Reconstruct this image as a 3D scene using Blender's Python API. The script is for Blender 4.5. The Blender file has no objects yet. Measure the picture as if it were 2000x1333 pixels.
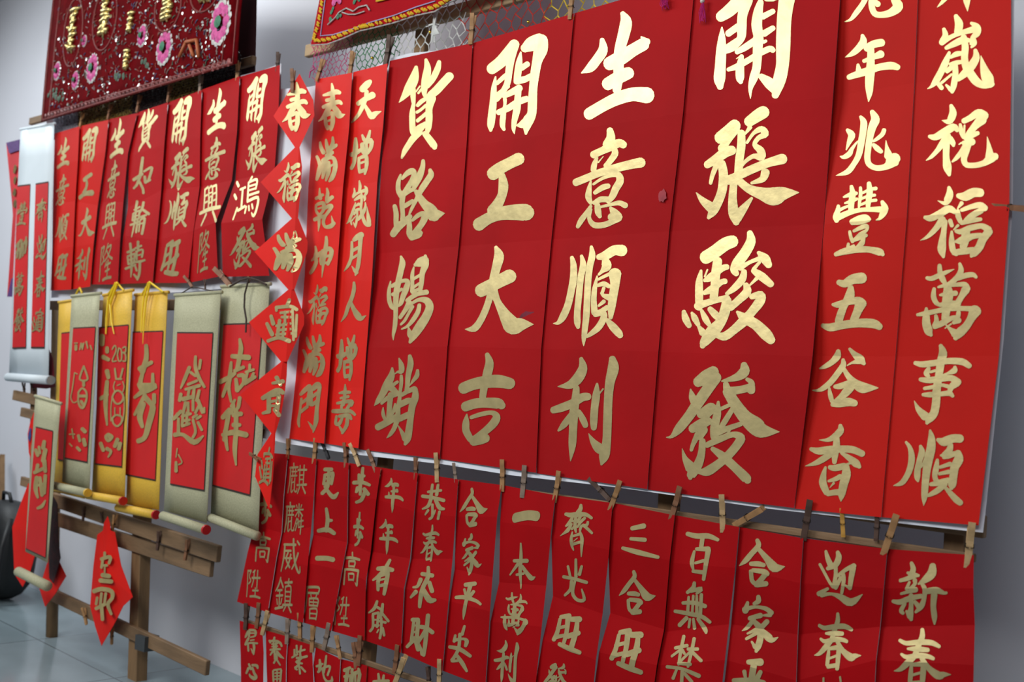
import bpy, bmesh, math, random
from mathutils import Vector, Matrix
from mathutils.geometry import delaunay_2d_cdt
random.seed(7)
C = bpy.context.scene.collection
SC = bpy.context.scene
# ---------------------------------------------------------------- camera
R_ = math.radians
yaw, pitch, roll = [R_(a) for a in (42.764, 3.538, -4.433)]
cam_d = bpy.data.cameras.new('camera'); cam = bpy.data.objects.new('camera', cam_d); C.objects.link(cam)
Rz = Matrix.Rotation(yaw, 3, 'Z'); Rx = Matrix.Rotation(pitch, 3, 'X'); Ry = Matrix.Rotation(roll, 3, 'Y')
M = Rz @ Rx @ Ry                      # columns: right, forward, up
right, fwd, up = M.col[0], M.col[1], M.col[2]
m3 = Matrix((right, up, -fwd)).transposed()
cam.matrix_world = Matrix.Translation((0, -1.7, 1.0)) @ m3.to_4x4()
cam_d.sensor_width = 36.0; cam_d.lens = 36.0
cam_d.clip_start = 0.05; cam_d.clip_end = 60
cam_d.dof.use_dof = True; cam_d.dof.focus_distance = 2.15; cam_d.dof.aperture_fstop = 4.5
SC.camera = cam
# ---------------------------------------------------------------- light
w = bpy.data.worlds.new('room_light'); SC.world = w; w.use_nodes = True
wn = w.node_tree.nodes; wl = w.node_tree.links
wt = wn.new('ShaderNodeTexCoord'); ws = wn.new('ShaderNodeSeparateXYZ'); wr = wn.new('ShaderNodeValToRGB')   # dim room: dark floor side, paler ceiling side
wm = wn.new('ShaderNodeMapRange'); wm.inputs[1].default_value = -1; wm.inputs[2].default_value = 1
wl.new(wt.outputs['Generated'], ws.inputs[0]); wl.new(ws.outputs['Z'], wm.inputs[0]); wl.new(wm.outputs[0], wr.inputs[0])
e = wr.color_ramp.elements; e[0].position = .36; e[0].color = (.19, .15, .10, 1); e[1].position = .70; e[1].color = (.46, .52, .60, 1)
wl.new(wr.outputs[0], wn['Background'].inputs[0]); wn['Background'].inputs[1].default_value = 0.26
def area(name, loc, target, sx, sy, power, col):
    d = bpy.data.lights.new(name, 'AREA'); d.shape = 'RECTANGLE'; d.size = sx; d.size_y = sy; d.energy = power; d.color = col
    o = bpy.data.objects.new(name, d); C.objects.link(o); o.location = loc
    o.rotation_euler = (Vector(target) - Vector(loc)).to_track_quat('-Z', 'Y').to_euler(); return o
area('ceiling_lamp_light', (-3.05, -2.65, 2.95), (-2.0, -0.6, 0.9), 1.9, 1.0, 72, (0.98, 1.0, 0.97))
o_ = area('far_ceiling_lamp_light', (-5.6, -1.2, 2.95), (-4.7, -0.2, 0.9), 1.4, 0.8, 26, (0.90, 0.97, 1.0)); o_.data.spread = R_(130)
o_ = area('added_wall_fill_light', (-4.1, 0.08, 2.95), (-4.1, 0.3, 0.6), 1.7, 0.1, 9, (0.88, 0.97, 1.0)); o_.data.spread = R_(120)  # invented fill strip between stand and wall, only brightens the left wall
area('added_overhead_fill_light', (-0.3, -3.1, 2.95), (-1.2, -0.3, 1.0), 1.8, 1.0, 40, (0.95, 0.98, 1.0))  # invented overhead fill in place of window light, set high to spare the wall
SC.view_settings.view_transform = 'Standard'; SC.view_settings.look = 'None'
SC.view_settings.exposure = 0.0; SC.view_settings.gamma = 1.0; SC.view_settings.use_curve_mapping = False
# ---------------------------------------------------------------- materials
def lin(c): return tuple(((x/255+0.055)/1.055)**2.4 if x/255 > 0.04045 else x/255/12.92 for x in c) + (1,)
MATS = {}
def mat(name, rgb, rough=0.6, metal=0.0, var=0.06, vscale=6.0, bump=0.0, bscale=40.0, spec=0.5, stretch=None):
    if name in MATS: return MATS[name]
    m = bpy.data.materials.new(name); m.use_nodes = True; n = m.node_tree.nodes; l = m.node_tree.links
    b = n['Principled BSDF']; b.inputs['Roughness'].default_value = rough; b.inputs['Metallic'].default_value = metal
    b.inputs['Specular IOR Level'].default_value = spec
    tc = n.new('ShaderNodeTexCoord'); src = tc.outputs['Object']
    if stretch:
        mp = n.new('ShaderNodeMapping'); mp.inputs['Scale'].default_value = stretch; l.new(src, mp.inputs[0]); src = mp.outputs[0]
    nz = n.new('ShaderNodeTexNoise'); nz.inputs['Scale'].default_value = vscale; nz.inputs['Detail'].default_value = 5
    l.new(src, nz.inputs['Vector'])
    rp = n.new('ShaderNodeValToRGB'); c = lin(rgb)
    rp.color_ramp.elements[0].color = tuple(max(0, x*(1-3*var)) for x in c[:3])+(1,)
    rp.color_ramp.elements[1].color = tuple(min(1, x*(1+3*var)) for x in c[:3])+(1,)
    rp.color_ramp.elements[0].position = .3; rp.color_ramp.elements[1].position = .7
    l.new(nz.outputs['Fac'], rp.inputs[0]); l.new(rp.outputs[0], b.inputs['Base Color'])
    if bump:
        nb = n.new('ShaderNodeTexNoise'); nb.inputs['Scale'].default_value = bscale; nb.inputs['Detail'].default_value = 4
        l.new(src, nb.inputs['Vector'])
        bp = n.new('ShaderNodeBump'); bp.inputs['Strength'].default_value = bump; bp.inputs['Distance'].default_value = .004
        l.new(nb.outputs['Fac'], bp.inputs['Height']); l.new(bp.outputs[0], b.inputs['Normal'])
    MATS[name] = m; return m
M_DEEP = mat('deep_red_paper', (174,8,15), .72, bump=.35, bscale=14, var=.04, vscale=4, spec=.16)
M_ORANGE = mat('orange_red_paper', (204,24,14), .62, bump=.12, bscale=14, var=.03, vscale=4, spec=.16)
M_BRIGHT = mat('scarlet_paper', (222,28,18), .6, bump=.1, bscale=14, var=.03, spec=.2)
M_LOW = mat('crimson_paper', (168,6,14), .62, bump=.2, bscale=16, var=.04, vscale=5, spec=.1)
M_GOLD = mat('gold_paint', (218,199,144), .45, .82, var=.035, vscale=34, bump=.12, bscale=60)
M_GOLD2 = mat('pale_gold_paint', (188,168,112), .45, .35, var=.05, vscale=22)
M_WHITE = mat('white_backing_paper', (226,228,238), .7, var=.01)
M_WALL = mat('painted_wall', (210,209,216), .55, var=.012, vscale=1.5, bump=.03, bscale=120)
M_WOOD = mat('weathered_wood', (128,100,72), .7, var=.10, vscale=5, bump=.3, bscale=30, stretch=(1,6,6))
M_WOODL = mat('shade_lightened_wood', (186,156,118), .7, var=.06, vscale=5, bump=.2, bscale=30, stretch=(1,6,6))  # stand wood with lighter colour, offsets the banner's shade on the upper rails
M_WOODV = mat('weathered_wood_upright', (128,98,66), .7, var=.10, vscale=5, bump=.3, bscale=30, stretch=(6,6,1))
M_PINS = [mat('pale_peg_wood', (200,164,116), .6, var=.08, vscale=60), mat('tan_peg_wood', (176,130,84), .6, var=.08, vscale=60),
          mat('brown_peg_wood', (138,92,62), .6, var=.08, vscale=60), mat('dark_peg_wood', (84,58,46), .6, var=.08, vscale=60),
          mat('grey_peg_wood', (150,128,112), .65, var=.08, vscale=60), mat('yellow_peg_wood', (206,150,62), .6, var=.08, vscale=60),
          mat('black_peg_plastic', (40,38,42), .4, var=.02)]
M_WIRE = mat('dark_spring_wire', (60,52,46), .4, .9, var=.02)
M_GREYSILK = mat('grey_green_brocade', (176,172,140), .7, var=.05, vscale=220, bump=.15, bscale=220)
M_YELSILK = mat('yellow_brocade', (226,180,60), .6, var=.04, vscale=220, bump=.12, bscale=220)
M_WHITESILK = mat('white_scroll_silk', (214,222,228), .6, var=.015, bump=.05, bscale=60)
M_KNOB = mat('red_roller_knob', (196,24,30), .4, var=.02)
M_DARKLINE = mat('dark_rod_edge', (58,44,40), .5, var=.02)
M_VELVET = mat('dark_red_velvet', (98,3,10), .9, var=.08, vscale=30, bump=.3, bscale=200, spec=.05)
M_EMBRED = mat('embroidered_red_cloth', (168,8,24), .8, var=.03, bump=.15, bscale=260, spec=.1)
M_MAROON = mat('maroon_cloth', (84,44,48), .8, var=.05)
M_PINK = mat('pink_thread', (206,76,146), .6, var=.08, vscale=90, bump=.3, bscale=200)
M_PALE = mat('pale_silver_thread', (190,186,182), .5, .2, var=.08, vscale=90)
M_GREEN = mat('green_thread', (54,120,88), .6, var=.06, vscale=90)
M_ORTHREAD = mat('orange_thread', (176,92,50), .6, var=.06)
M_BLUETH = mat('blue_thread', (56,72,136), .5, var=.06)
M_SEQUIN = mat('silver_sequin', (226,226,222), .25, .55, var=.02)
M_GOLDCLOTH = mat('gold_lame', (216,194,128), .28, .9, var=.08, vscale=60, bump=.6, bscale=90)
M_COPPER = mat('copper_braid', (116,36,32), .6, .2, var=.08, vscale=120)
M_YELTH = mat('yellow_thread', (236,190,40), .5, var=.04)
M_LILAC = mat('lilac_thread', (170,160,205), .5, var=.04)
M_NET = {k: mat(k+'_net_cord', v, .5, var=.05) for k, v in dict(pink=(214,60,130), green=(34,134,72), white=(226,226,222), red=(196,48,34), yellow=(224,188,48), dark=(60,48,44), olive=(124,102,40), grey=(150,150,160)).items()}
M_BLACK = mat('black_nylon', (14,15,18), .55, var=.05, bump=.2, bscale=80)
M_TAPE = mat('grey_tape', (62,64,66), .5, var=.04)
M_CORD = mat('dark_brown_cord', (58,42,34), .7, var=.05)
M_YELCORD = mat('yellow_ribbon', (240,204,30), .5, var=.03)
M_STAIN = mat('grey_scuff', (166,52,62), .7, var=.08, vscale=40)
M_INK = mat('dark_ink_spot', (70,10,24), .7, var=.05)
def floor_mat():
    m = bpy.data.materials.new('glazed_floor_tile'); m.use_nodes = True; n = m.node_tree.nodes; l = m.node_tree.links
    b = n['Principled BSDF']; b.inputs['Roughness'].default_value = .16
    tc = n.new('ShaderNodeTexCoord'); mp = n.new('ShaderNodeMapping'); mp.inputs['Rotation'].default_value = (0,0,R_(0)); mp.inputs['Location'].default_value = (.236,.0,0)
    l.new(tc.outputs['Object'], mp.inputs[0])
    br = n.new('ShaderNodeTexBrick'); br.offset = 0; br.inputs['Scale'].default_value = 1
    br.inputs['Brick Width'].default_value = .6; br.inputs['Row Height'].default_value = .6; br.inputs['Mortar Size'].default_value = .0025
    br.inputs['Color1'].default_value = lin((128,142,148)); br.inputs['Color2'].default_value = lin((133,146,152)); br.inputs['Mortar'].default_value = lin((78,86,90))
    l.new(mp.outputs[0], br.inputs['Vector'])
    nz = n.new('ShaderNodeTexNoise'); nz.inputs['Scale'].default_value = 3.5; nz.inputs['Detail'].default_value = 6; l.new(tc.outputs['Object'], nz.inputs['Vector'])
    mx = n.new('ShaderNodeMix'); mx.data_type = 'RGBA'; mx.blend_type = 'SOFT_LIGHT'; mx.inputs[0].default_value = .35
    l.new(br.outputs['Color'], mx.inputs[6]); l.new(nz.outputs['Fac'], mx.inputs[7]); l.new(mx.outputs[2], b.inputs['Base Color'])
    return m
M_FLOOR = floor_mat()
# ---------------------------------------------------------------- helpers
def tag(o, label, cat, group=None, kind=None):
    o['label'] = label; o['category'] = cat
    if group: o['group'] = group
    if kind: o['kind'] = kind
    return o
def link(name, me, parent=None):
    o = bpy.data.objects.new(name, me); C.objects.link(o)
    if parent: o.parent = parent
    return o
def mesh(name, verts, faces, m, parent=None, smooth=False, origin=None):
    """mesh object; world-space vertices are stored relative to the object's own origin"""
    me = bpy.data.meshes.new(name)
    me.from_pydata([tuple(v) for v in verts], [], faces); me.materials.append(m)
    if smooth:
        for p in me.polygons: p.use_smooth = True
    return link(name, me, parent)
def empty(name, parent=None):
    return link(name, None, parent)
class MB:
    def __init__(s): s.v = []; s.f = []
    def add(s, vs, fs):
        o = len(s.v); s.v += [tuple(v) for v in vs]; s.f += [tuple(i+o for i in f) for f in fs]
    def beam(s, a, b, w, d, wd=None):
        a, b = Vector(a), Vector(b); t = (b-a).normalized()
        n = Vector((0,-1,0)) if wd is None else Vector(wd)
        n = (n - t*n.dot(t)).normalized(); u = t.cross(n)
        vs = [p + u*sx*w/2 + n*sy*d/2 for p in (a, b) for sx, sy in ((-1,-1),(1,-1),(1,1),(-1,1))]
        s.add(vs, [(0,1,2,3),(7,6,5,4),(0,4,5,1),(1,5,6,2),(2,6,7,3),(3,7,4,0)])
    def tube(s, pts, r, k=6, cap=True):
        pts = [Vector(p) for p in pts]; o = len(s.v)
        rr = r if isinstance(r, (list, tuple)) else [r]*len(pts)
        ref = Vector((0.13, -1, 0.21)).normalized()
        for i, p in enumerate(pts):
            t = (pts[min(i+1, len(pts)-1)] - pts[max(i-1, 0)]).normalized()
            n = (ref - t*ref.dot(t))
            n = n.normalized() if n.length > 1e-4 else t.orthogonal().normalized()
            bb = t.cross(n)
            for j in range(k):
                a = 2*math.pi*j/k; s.v.append(tuple(p + (n*math.cos(a)+bb*math.sin(a))*rr[i]))
        for i in range(len(pts)-1):
            for j in range(k):
                s.f.append((o+i*k+j, o+i*k+(j+1)%k, o+(i+1)*k+(j+1)%k, o+(i+1)*k+j))
        if cap:
            s.f.append(tuple(o+j for j in range(k))[::-1]); s.f.append(tuple(o+(len(pts)-1)*k+j for j in range(k)))
    def disc(s, c, r, n=(0,-1,0), k=8, ry=None, h=0.0):
        c = Vector(c); n = Vector(n).normalized(); a = n.orthogonal().normalized(); b = n.cross(a); ry = ry or r
        vs = [c + n*h] + [c + a*math.cos(2*math.pi*j/k)*r + b*math.sin(2*math.pi*j/k)*ry for j in range(k)]
        s.add(vs, [(0, 1+j, 1+(j+1)%k) for j in range(k)])
    def build(s, name, m, parent=None, smooth=False): return mesh(name, s.v, s.f, m, parent, smooth)
def catmull(pts, n):
    out = []
    for i in range(len(pts)-1):
        p0 = pts[max(i-1,0)]; p1 = pts[i]; p2 = pts[i+1]; p3 = pts[min(i+2, len(pts)-1)]
        for k in range(n):
            t = k/n
            out.append(tuple(.5*(2*b + (c-a)*t + (2*a-5*b+4*c-d)*t*t + (-a+3*b-3*c+d)*t**3) for a,b,c,d in zip(p0,p1,p2,p3)))
    out.append(tuple(pts[-1])); return out
def grid(corners, nu, nv, bow=0.0):
    TL, TR, BR, BL = [Vector(c) for c in corners]; vs = []; fs = []
    for j in range(nv+1):
        for i in range(nu+1):
            u, v = i/nu, j/nv
            p = TL*(1-u)*(1-v)+TR*u*(1-v)+BR*u*v+BL*(1-u)*v
            p = p + Vector((0,-1,0))*bow*math.sin(math.pi*v)*(.4+.6*math.sin(math.pi*u)); vs.append(p)
    for j in range(nv):
        for i in range(nu):
            a = j*(nu+1)+i; fs.append((a, a+nu+1, a+nu+2, a+1))
    return vs, fs
GLYPH={
'貨':(72,131.5,'23.5,12,5 20.5,27,13 13.5,41,13 6.5,51,7 0.5,58,1/19.5,41,7 19.5,51,7 20.5,63,4/19.5,61,4 18.5,73,8 18.5,86,8 19.5,95,9 22.5,99,10/36.5,2,4 38.5,13,9 36.5,27,11 34.5,39,9 34.5,47,6 36.5,51,5/53.5,5,5 51.5,14,8 45.5,27,8 38.5,37,6/66.5,24,11 58.5,33,11 50.5,42,11 42.5,49,10/43.5,53,12 40.5,66,9 40.5,79,9 39.5,91,8 37.5,98,5/36.5,53,5 30.5,57,6 25.5,62,5/36.5,62,4 29.5,68,4 24.5,71,4/37.5,72,5 30.5,78,5 25.5,82,5/35.5,86,6 28.5,92,10 22.5,97,10/28.5,37,2 23.5,44,2/30.5,41,3 26.5,46,3/28.5,97,8 20.5,104,9 14.5,112,8 8.5,121,7 4.5,130,3/35.5,99,8 41.5,107,9 46.5,114,9 47.5,117,6'),
'路':(72,106,'14.5,20.5,3 11.5,30.5,6 11.5,40.5,7 15.5,47.5,8/16.5,25.5,4 23.5,18.5,7 30.5,15.5,8 32.5,20.5,7 29.5,28.5,7 24.5,36.5,7 20.5,42.5,7/17.5,45.5,9 24.5,42.5,6 32.5,38.5,5/17.5,46.5,8 16.5,58.5,7 17.5,70.5,6 17.5,78.5,7/30.5,54.5,5 24.5,58.5,6 19.5,61.5,6/6.5,61.5,6 8.5,70.5,7 8.5,80.5,7 9.5,87.5,8/4.5,97.5,9 11.5,88.5,10 19.5,81.5,9 27.5,74.5,6/44.5,2.5,5 43.5,11.5,7 39.5,22.5,9 34.5,32.5,8 31.5,40.5,4/53.5,14.5,5 54.5,20.5,8 49.5,28.5,8 43.5,37.5,8 38.5,46.5,6 33.5,56.5,5 28.5,66.5,4 25.5,73.5,2/35.5,42.5,6 40.5,50.5,9 46.5,58.5,11 53.5,65.5,15 57.5,72.5,17 63.5,71.5,12 71.5,70.5,1/25.5,76.5,6 26.5,87.5,7 26.5,96.5,8 29.5,102.5,7/30.5,79.5,4 37.5,73.5,6 44.5,70.5,6 46.5,75.5,9 42.5,84.5,8 35.5,93.5,8 30.5,99.5,8/29.5,101.5,9 37.5,96.5,13 38.5,97.5,10'),
'暢':(61,117,'19,3,3 21,11,8 19,21,8 16,34,8 13,49,8 12,64,7 12,79,6 11,94,6 9,105,4 9,112,1/5,36,2 3,47,5 3,59,6 6,68,6 9,71,5/7,42,5 14,38,5 22,35,5 28,36,6 26,45,8 22,55,7 19,64,6 16,68,3/8,53,5 14,50,4 20,46,4/38,14,5 44,11,12 50,8,12/51,2,4 51,13,9 47,25,7 46,37,6 44,47,6/36,17,2 34,27,5 34,39,5 34,49,6/35,33,4 45,27,4/35,44,4 45,37,3/34,50,5 40,47,4 46,44,4/27,61,5 34,56,6 42,52,6 52,50,7/30,64,8 25,73,6 18,83,5/33,65,4 42,60,5 52,61,9 56,69,10 52,81,11 44,94,12 36,106,10 31,115,4/29,96,2 31,104,8 34,107,10/34,69,5 29,78,4 24,87,4 19,92,3/43,67,5 41,76,6 35,86,6 28,94,4 20,98,2'),
'銷':(59.5,119.5,'24.5,18.5,3 23.5,28.5,9 17.5,40.5,11 11.5,52.5,9 5.5,61.5,7 0.5,67.5,1/31.5,36.5,4 25.5,40.5,5/23.5,44.5,9 31.5,51.5,6/10.5,64.5,4 18.5,57.5,6 31.5,51.5,7/22.5,53.5,8 21.5,63.5,7 20.5,76.5,7 19.5,86.5,6/12.5,70.5,2 12.5,78.5,5 15.5,86.5,4/28.5,65.5,3 27.5,72.5,5 23.5,80.5,3/5.5,95.5,9 15.5,90.5,9 27.5,83.5,8 31.5,78.5,4/33.5,5.5,2 36.5,14.5,7 36.5,22.5,7 31.5,23.5,3 27.5,26.5,1/36.5,28.5,4 36.5,36.5,5 35.5,48.5,4/47.5,2.5,5 48.5,12.5,8 45.5,28.5,7 44.5,40.5,6 43.5,48.5,6/57.5,21.5,4 56.5,28.5,6 51.5,35.5,4 47.5,41.5,1/35.5,44.5,4 34.5,56.5,5 32.5,70.5,6 31.5,84.5,7 27.5,96.5,6 22.5,104.5,5 17.5,109.5,1/37.5,53.5,5 45.5,48.5,6 53.5,45.5,7/54.5,45.5,6 54.5,56.5,9 50.5,68.5,9 48.5,83.5,8 46.5,98.5,9 44.5,110.5,9 41.5,117.5,4/32.5,93.5,1 37.5,102.5,5 41.5,110.5,8/34.5,66.5,8 44.5,61.5,8 49.5,60.5,6/34.5,84.5,8 47.5,78.5,8'),
'開':(77,126.5,'7,45,14 19,36,15 30,24,16 36,14,13/34,19,13 31,35,10 29,49,9 27,63,8 21,74,7 14,83,6/14,63,5 23,55,6 29,51,6/14,77,5 28,67,5/12,55,2 10,69,7 9,87,9 7,105,10 6,115,9 6,121,4/49,19,11 57,14,18 67,9,18/68,9,18 68,21,17 64,35,12 61,52,11 59,69,10 58,87,11 57,101,11 52,111,13 50,125,3/39,115,2 45,114,9 52,110,12/44,24,2 42,37,8 40,52,9 39,61,8/45,44,7 52,39,7/39,60,9 49,58,8 56,54,7/23,79,6 33,74,8 42,69,9/47,83,7 51,81,5/16,99,7 28,94,8 39,87,8 50,83,7/24,83,5 24,90,4 22,102,7 21,114,7 23,120,4/41,69,8 40,82,8 39,95,9 36,109,7 35,119,5 36,125,1'),
'工':(81.5,102.5,'27.5,28,17 36.5,21,16 49.5,14,15 61.5,8,16/39.5,30,9 41.5,43,13 39.5,56,12 33.5,68,14 26.5,76,14/8.5,94,17 21.5,86,15 36.5,80,17 54.5,78,20 68.5,78,22 71.5,79,20'),
'大':(89,116.5,'41.5,2.5,5 45.5,13.5,13 42.5,27.5,12 38.5,43.5,11 36.5,58.5,12 32.5,71.5,9 27.5,85.5,9 20.5,99.5,9 12.5,108.5,9 0.5,109.5,1/21.5,59.5,17 33.5,53.5,17 47.5,46.5,17 59.5,40.5,18/38.5,59.5,11 43.5,73.5,9 51.5,88.5,14 58.5,99.5,20 63.5,105.5,22 74.5,103.5,16 88.5,103.5,1'),
'吉':(76,122,'39.5,3,6 42.5,14,11 39.5,29,12 35.5,46,10 33.5,59,9/7.5,47,15 20.5,42,15 35.5,39,16 53.5,38,17 68.5,41,15/10.5,71,13 23.5,67,13 37.5,66,13 53.5,67,14 58.5,70,10/12.5,81,2 11.5,91,9 11.5,102,10 17.5,113,9/18.5,85,5 31.5,81,6 45.5,79,6 51.5,84,10 48.5,92,11 39.5,101,10 27.5,110,9 21.5,114,9/21.5,116,12 31.5,113,14 37.5,112,12'),
'生':(89,129,'26.5,35,6 27.5,47,12 19.5,59,12 11.5,68,11 0.5,74,1/51.5,3,6 55.5,13,14 52.5,29,14 48.5,44,13 46.5,61,13 46.5,77,12 44.5,94,10/35.5,63,16 49.5,56,17 63.5,47,15 75.5,40,15/73.5,31,2 78.5,37,11/33.5,87,15 43.5,81,15 53.5,76,15 58.5,74,14/10.5,122,14 28.5,112,14 45.5,104,15 63.5,99,16 79.5,100,19'),
'意':(88.5,120.5,'46.5,4,8 47.5,13,11 43.5,21,12/26.5,33,9 37.5,28,9 47.5,23,11 57.5,19,10 62.5,21,9/30.5,37,4 27.5,45,7 26.5,51,7/38.5,35,1 32.5,42,2/51.5,26,7 52.5,32,8 45.5,42,7 41.5,46,6/4.5,66,9 17.5,61,9 32.5,55,9 52.5,49,10 72.5,44,11 82.5,42,12/23.5,64,2 21.5,73,6 20.5,83,8 23.5,90,5/26.5,68,3 37.5,61,4 49.5,57,5 56.5,57,8 58.5,64,9 53.5,73,9 49.5,82,8 44.5,88,6/28.5,78,5 37.5,72,7 44.5,70,6/27.5,90,5 35.5,86,7 44.5,86,7/23.5,94,4 17.5,103,6 11.5,111,7 7.5,118,5/31.5,93,7 32.5,101,8 34.5,106,5/34.5,95,3 47.5,92,4 57.5,90,6 64.5,93,7/23.5,98,4 21.5,108,5 27.5,116,7 39.5,116,7 51.5,111,7 57.5,107,8 51.5,101,9 47.5,96,4/48.5,107,10 55.5,105,8'),
'順':(90.5,120.5,'23.5,16,5 25.5,25,8 25.5,40,9 22.5,57,9 18.5,73,9 12.5,86,9 6.5,93,5 0.5,94,1/35.5,14,4 37.5,25,8 34.5,40,8 32.5,60,8 30.5,80,8 30.5,92,8 31.5,98,5/47.5,3,4 48.5,13,8 45.5,27,8 43.5,45,8 42.5,65,8 41.5,85,8 39.5,103,7 38.5,113,5 38.5,120,1/56.5,15,7 64.5,13,11 74.5,7,12 83.5,7,14/64.5,19,9 65.5,26,12 60.5,32,5 56.5,36,3/54.5,38,2 51.5,53,6 50.5,67,7 51.5,81,8/75.5,35,15 75.5,47,11 73.5,61,10 71.5,75,9 70.5,87,5/55.5,42,3 63.5,38,4 71.5,34,4/55.5,49,4 62.5,47,6 68.5,50,5/62.5,52,4 60.5,58,4/59.5,58,3 62.5,61,5 68.5,63,8/56.5,73,3 62.5,68,5/57.5,81,6 66.5,75,6/52.5,83,7 60.5,81,8 62.5,87,8 56.5,98,8 48.5,105,6 42.5,109,4/66.5,90,5 72.5,97,9 79.5,105,9 81.5,108,7'),
'利':(83.5,130.5,'39,4,5 41,15,11 35,27,13 25,35,10 10,37,1/33,39,8 32,52,10 30,67,11 29,87,10 28,107,9 26,125,1/4,65,8 15,62,10 28,57,10 40,50,10 47,49,9/27,71,8 18,82,8 11,89,3/36,67,6 41,76,8 44,83,7/58,34,3 57,47,9 55,62,9 54,77,9 54,86,7/61,45,2 65,40,2/76,4,8 77,15,13 73,32,11 71,52,10 70,77,10 69,102,10 66,119,12 63,129,3/48,93,1 53,102,7 60,110,12 66,113,10'),
'開b':(109,150.5,'9,44,14 21,36,17 33,25,18 43,16,18/45,22,16 39,42,13 38,60,13 37,72,11 27,84,9 19,88,8/20,66,9 33,57,9/17,87,11 33,75,8/11,58,2 11,72,10 10,90,14 9,110,15 8,125,16 9,135,9/63,25,8 60,37,12 58,54,14 60,68,13/71,20,8 79,20,8/66,44,8 79,37,7/68,66,9 79,59,7/67,77,5 70,76,4/79,16,14 97,10,18/99,10,20 97,20,20 95,32,19 93,52,18 92,82,18 91,107,16 87,127,16 82,146,9/64,122,8 74,130,14 81,138,12/32,90,7 43,84,9 55,76,9/20,113,5 32,109,8 47,101,8 62,92,8 75,86,8 79,88,7/38,96,6 36,110,11 36,124,11 37,129,6/60,72,14 59,92,12 58,110,11 54,124,11 50,137,6 50,150,1/31,99,1 37,95,2'),
'張':(108,125,'26.5,33.5,13 35.5,26.5,13 42.5,20.5,13/44.5,24.5,7 36.5,34.5,7 28.5,44.5,9/12.5,61.5,8 22.5,55.5,10 32.5,48.5,11 39.5,46.5,10/22.5,62.5,6 18.5,72.5,5 16.5,80.5,4/28.5,60.5,9 30.5,71.5,10 29.5,86.5,10 25.5,98.5,10 19.5,109.5,10 14.5,116.5,4/0.5,90.5,1 7.5,98.5,7 16.5,105.5,11/57.5,16.5,11 67.5,9.5,13 72.5,6.5,13/49.5,28.5,8 49.5,41.5,9 47.5,56.5,9 46.5,71.5,9/58.5,22.5,5 53.5,29.5,2/55.5,38.5,3 62.5,28.5,4 70.5,24.5,7 74.5,29.5,7 67.5,33.5,5 63.5,40.5,5 69.5,46.5,8 70.5,53.5,8 62.5,52.5,5 54.5,57.5,4 50.5,62.5,3/36.5,77.5,10 47.5,72.5,9 62.5,65.5,9 77.5,59.5,9 91.5,55.5,11/41.5,82.5,8 40.5,96.5,9 41.5,111.5,11 44.5,121.5,7/44.5,116.5,12 52.5,106.5,8 60.5,96.5,3/47.5,78.5,8 57.5,86.5,9 70.5,91.5,13 82.5,94.5,19 92.5,91.5,14 107.5,90.5,1/74.5,69.5,9 71.5,76.5,7 60.5,80.5,3'),
'駿':(99,124,'26.5,29,14 36.5,23,14 47.5,15,14 55.5,12,13/39.5,33,10 37.5,47,10 36.5,61,9 35.5,71,9/21.5,43,3 19.5,55,8 19.5,70,9 19.5,81,8/25.5,53,4 31.5,50,8 43.5,41,7 49.5,39,6/25.5,66,5 33.5,62,8 43.5,55,6 47.5,54,6/17.5,80,8 29.5,76,7 41.5,73,6 49.5,72,8/49.5,74,10 47.5,85,11 42.5,97,11 33.5,107,14 25.5,117,10 23.5,121,6/18.5,100,3 23.5,107,8/2.5,86,5 4.5,93,8 8.5,100,6/11.5,87,3 14.5,92,7 18.5,99,5/22.5,85,4 26.5,93,7 30.5,99,5/31.5,83,6 37.5,89,8 41.5,93,6/28.5,42,2 25.5,49,2/73.5,3,6 74.5,12,10 68.5,24,11 60.5,35,11 57.5,42,9 59.5,46,6/63.5,40,6 73.5,34,4 83.5,30,5/82.5,24,4 88.5,30,10 92.5,37,7/83.5,34,3 77.5,41,4/77.5,43,6 85.5,49,9 94.5,57,7/67.5,44,6 65.5,52,8 57.5,61,7 49.5,67,4/69.5,58,6 70.5,65,9 61.5,74,8 53.5,81,8/75.5,70,6 84.5,68,8 83.5,75,10 74.5,87,9 68.5,94,11 57.5,104,9 47.5,111,9 39.5,110,6/60.5,86,3 67.5,92,10 79.5,99,11 89.5,109,12 94.5,115,9/80.5,51,4 73.5,58,2'),
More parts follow.
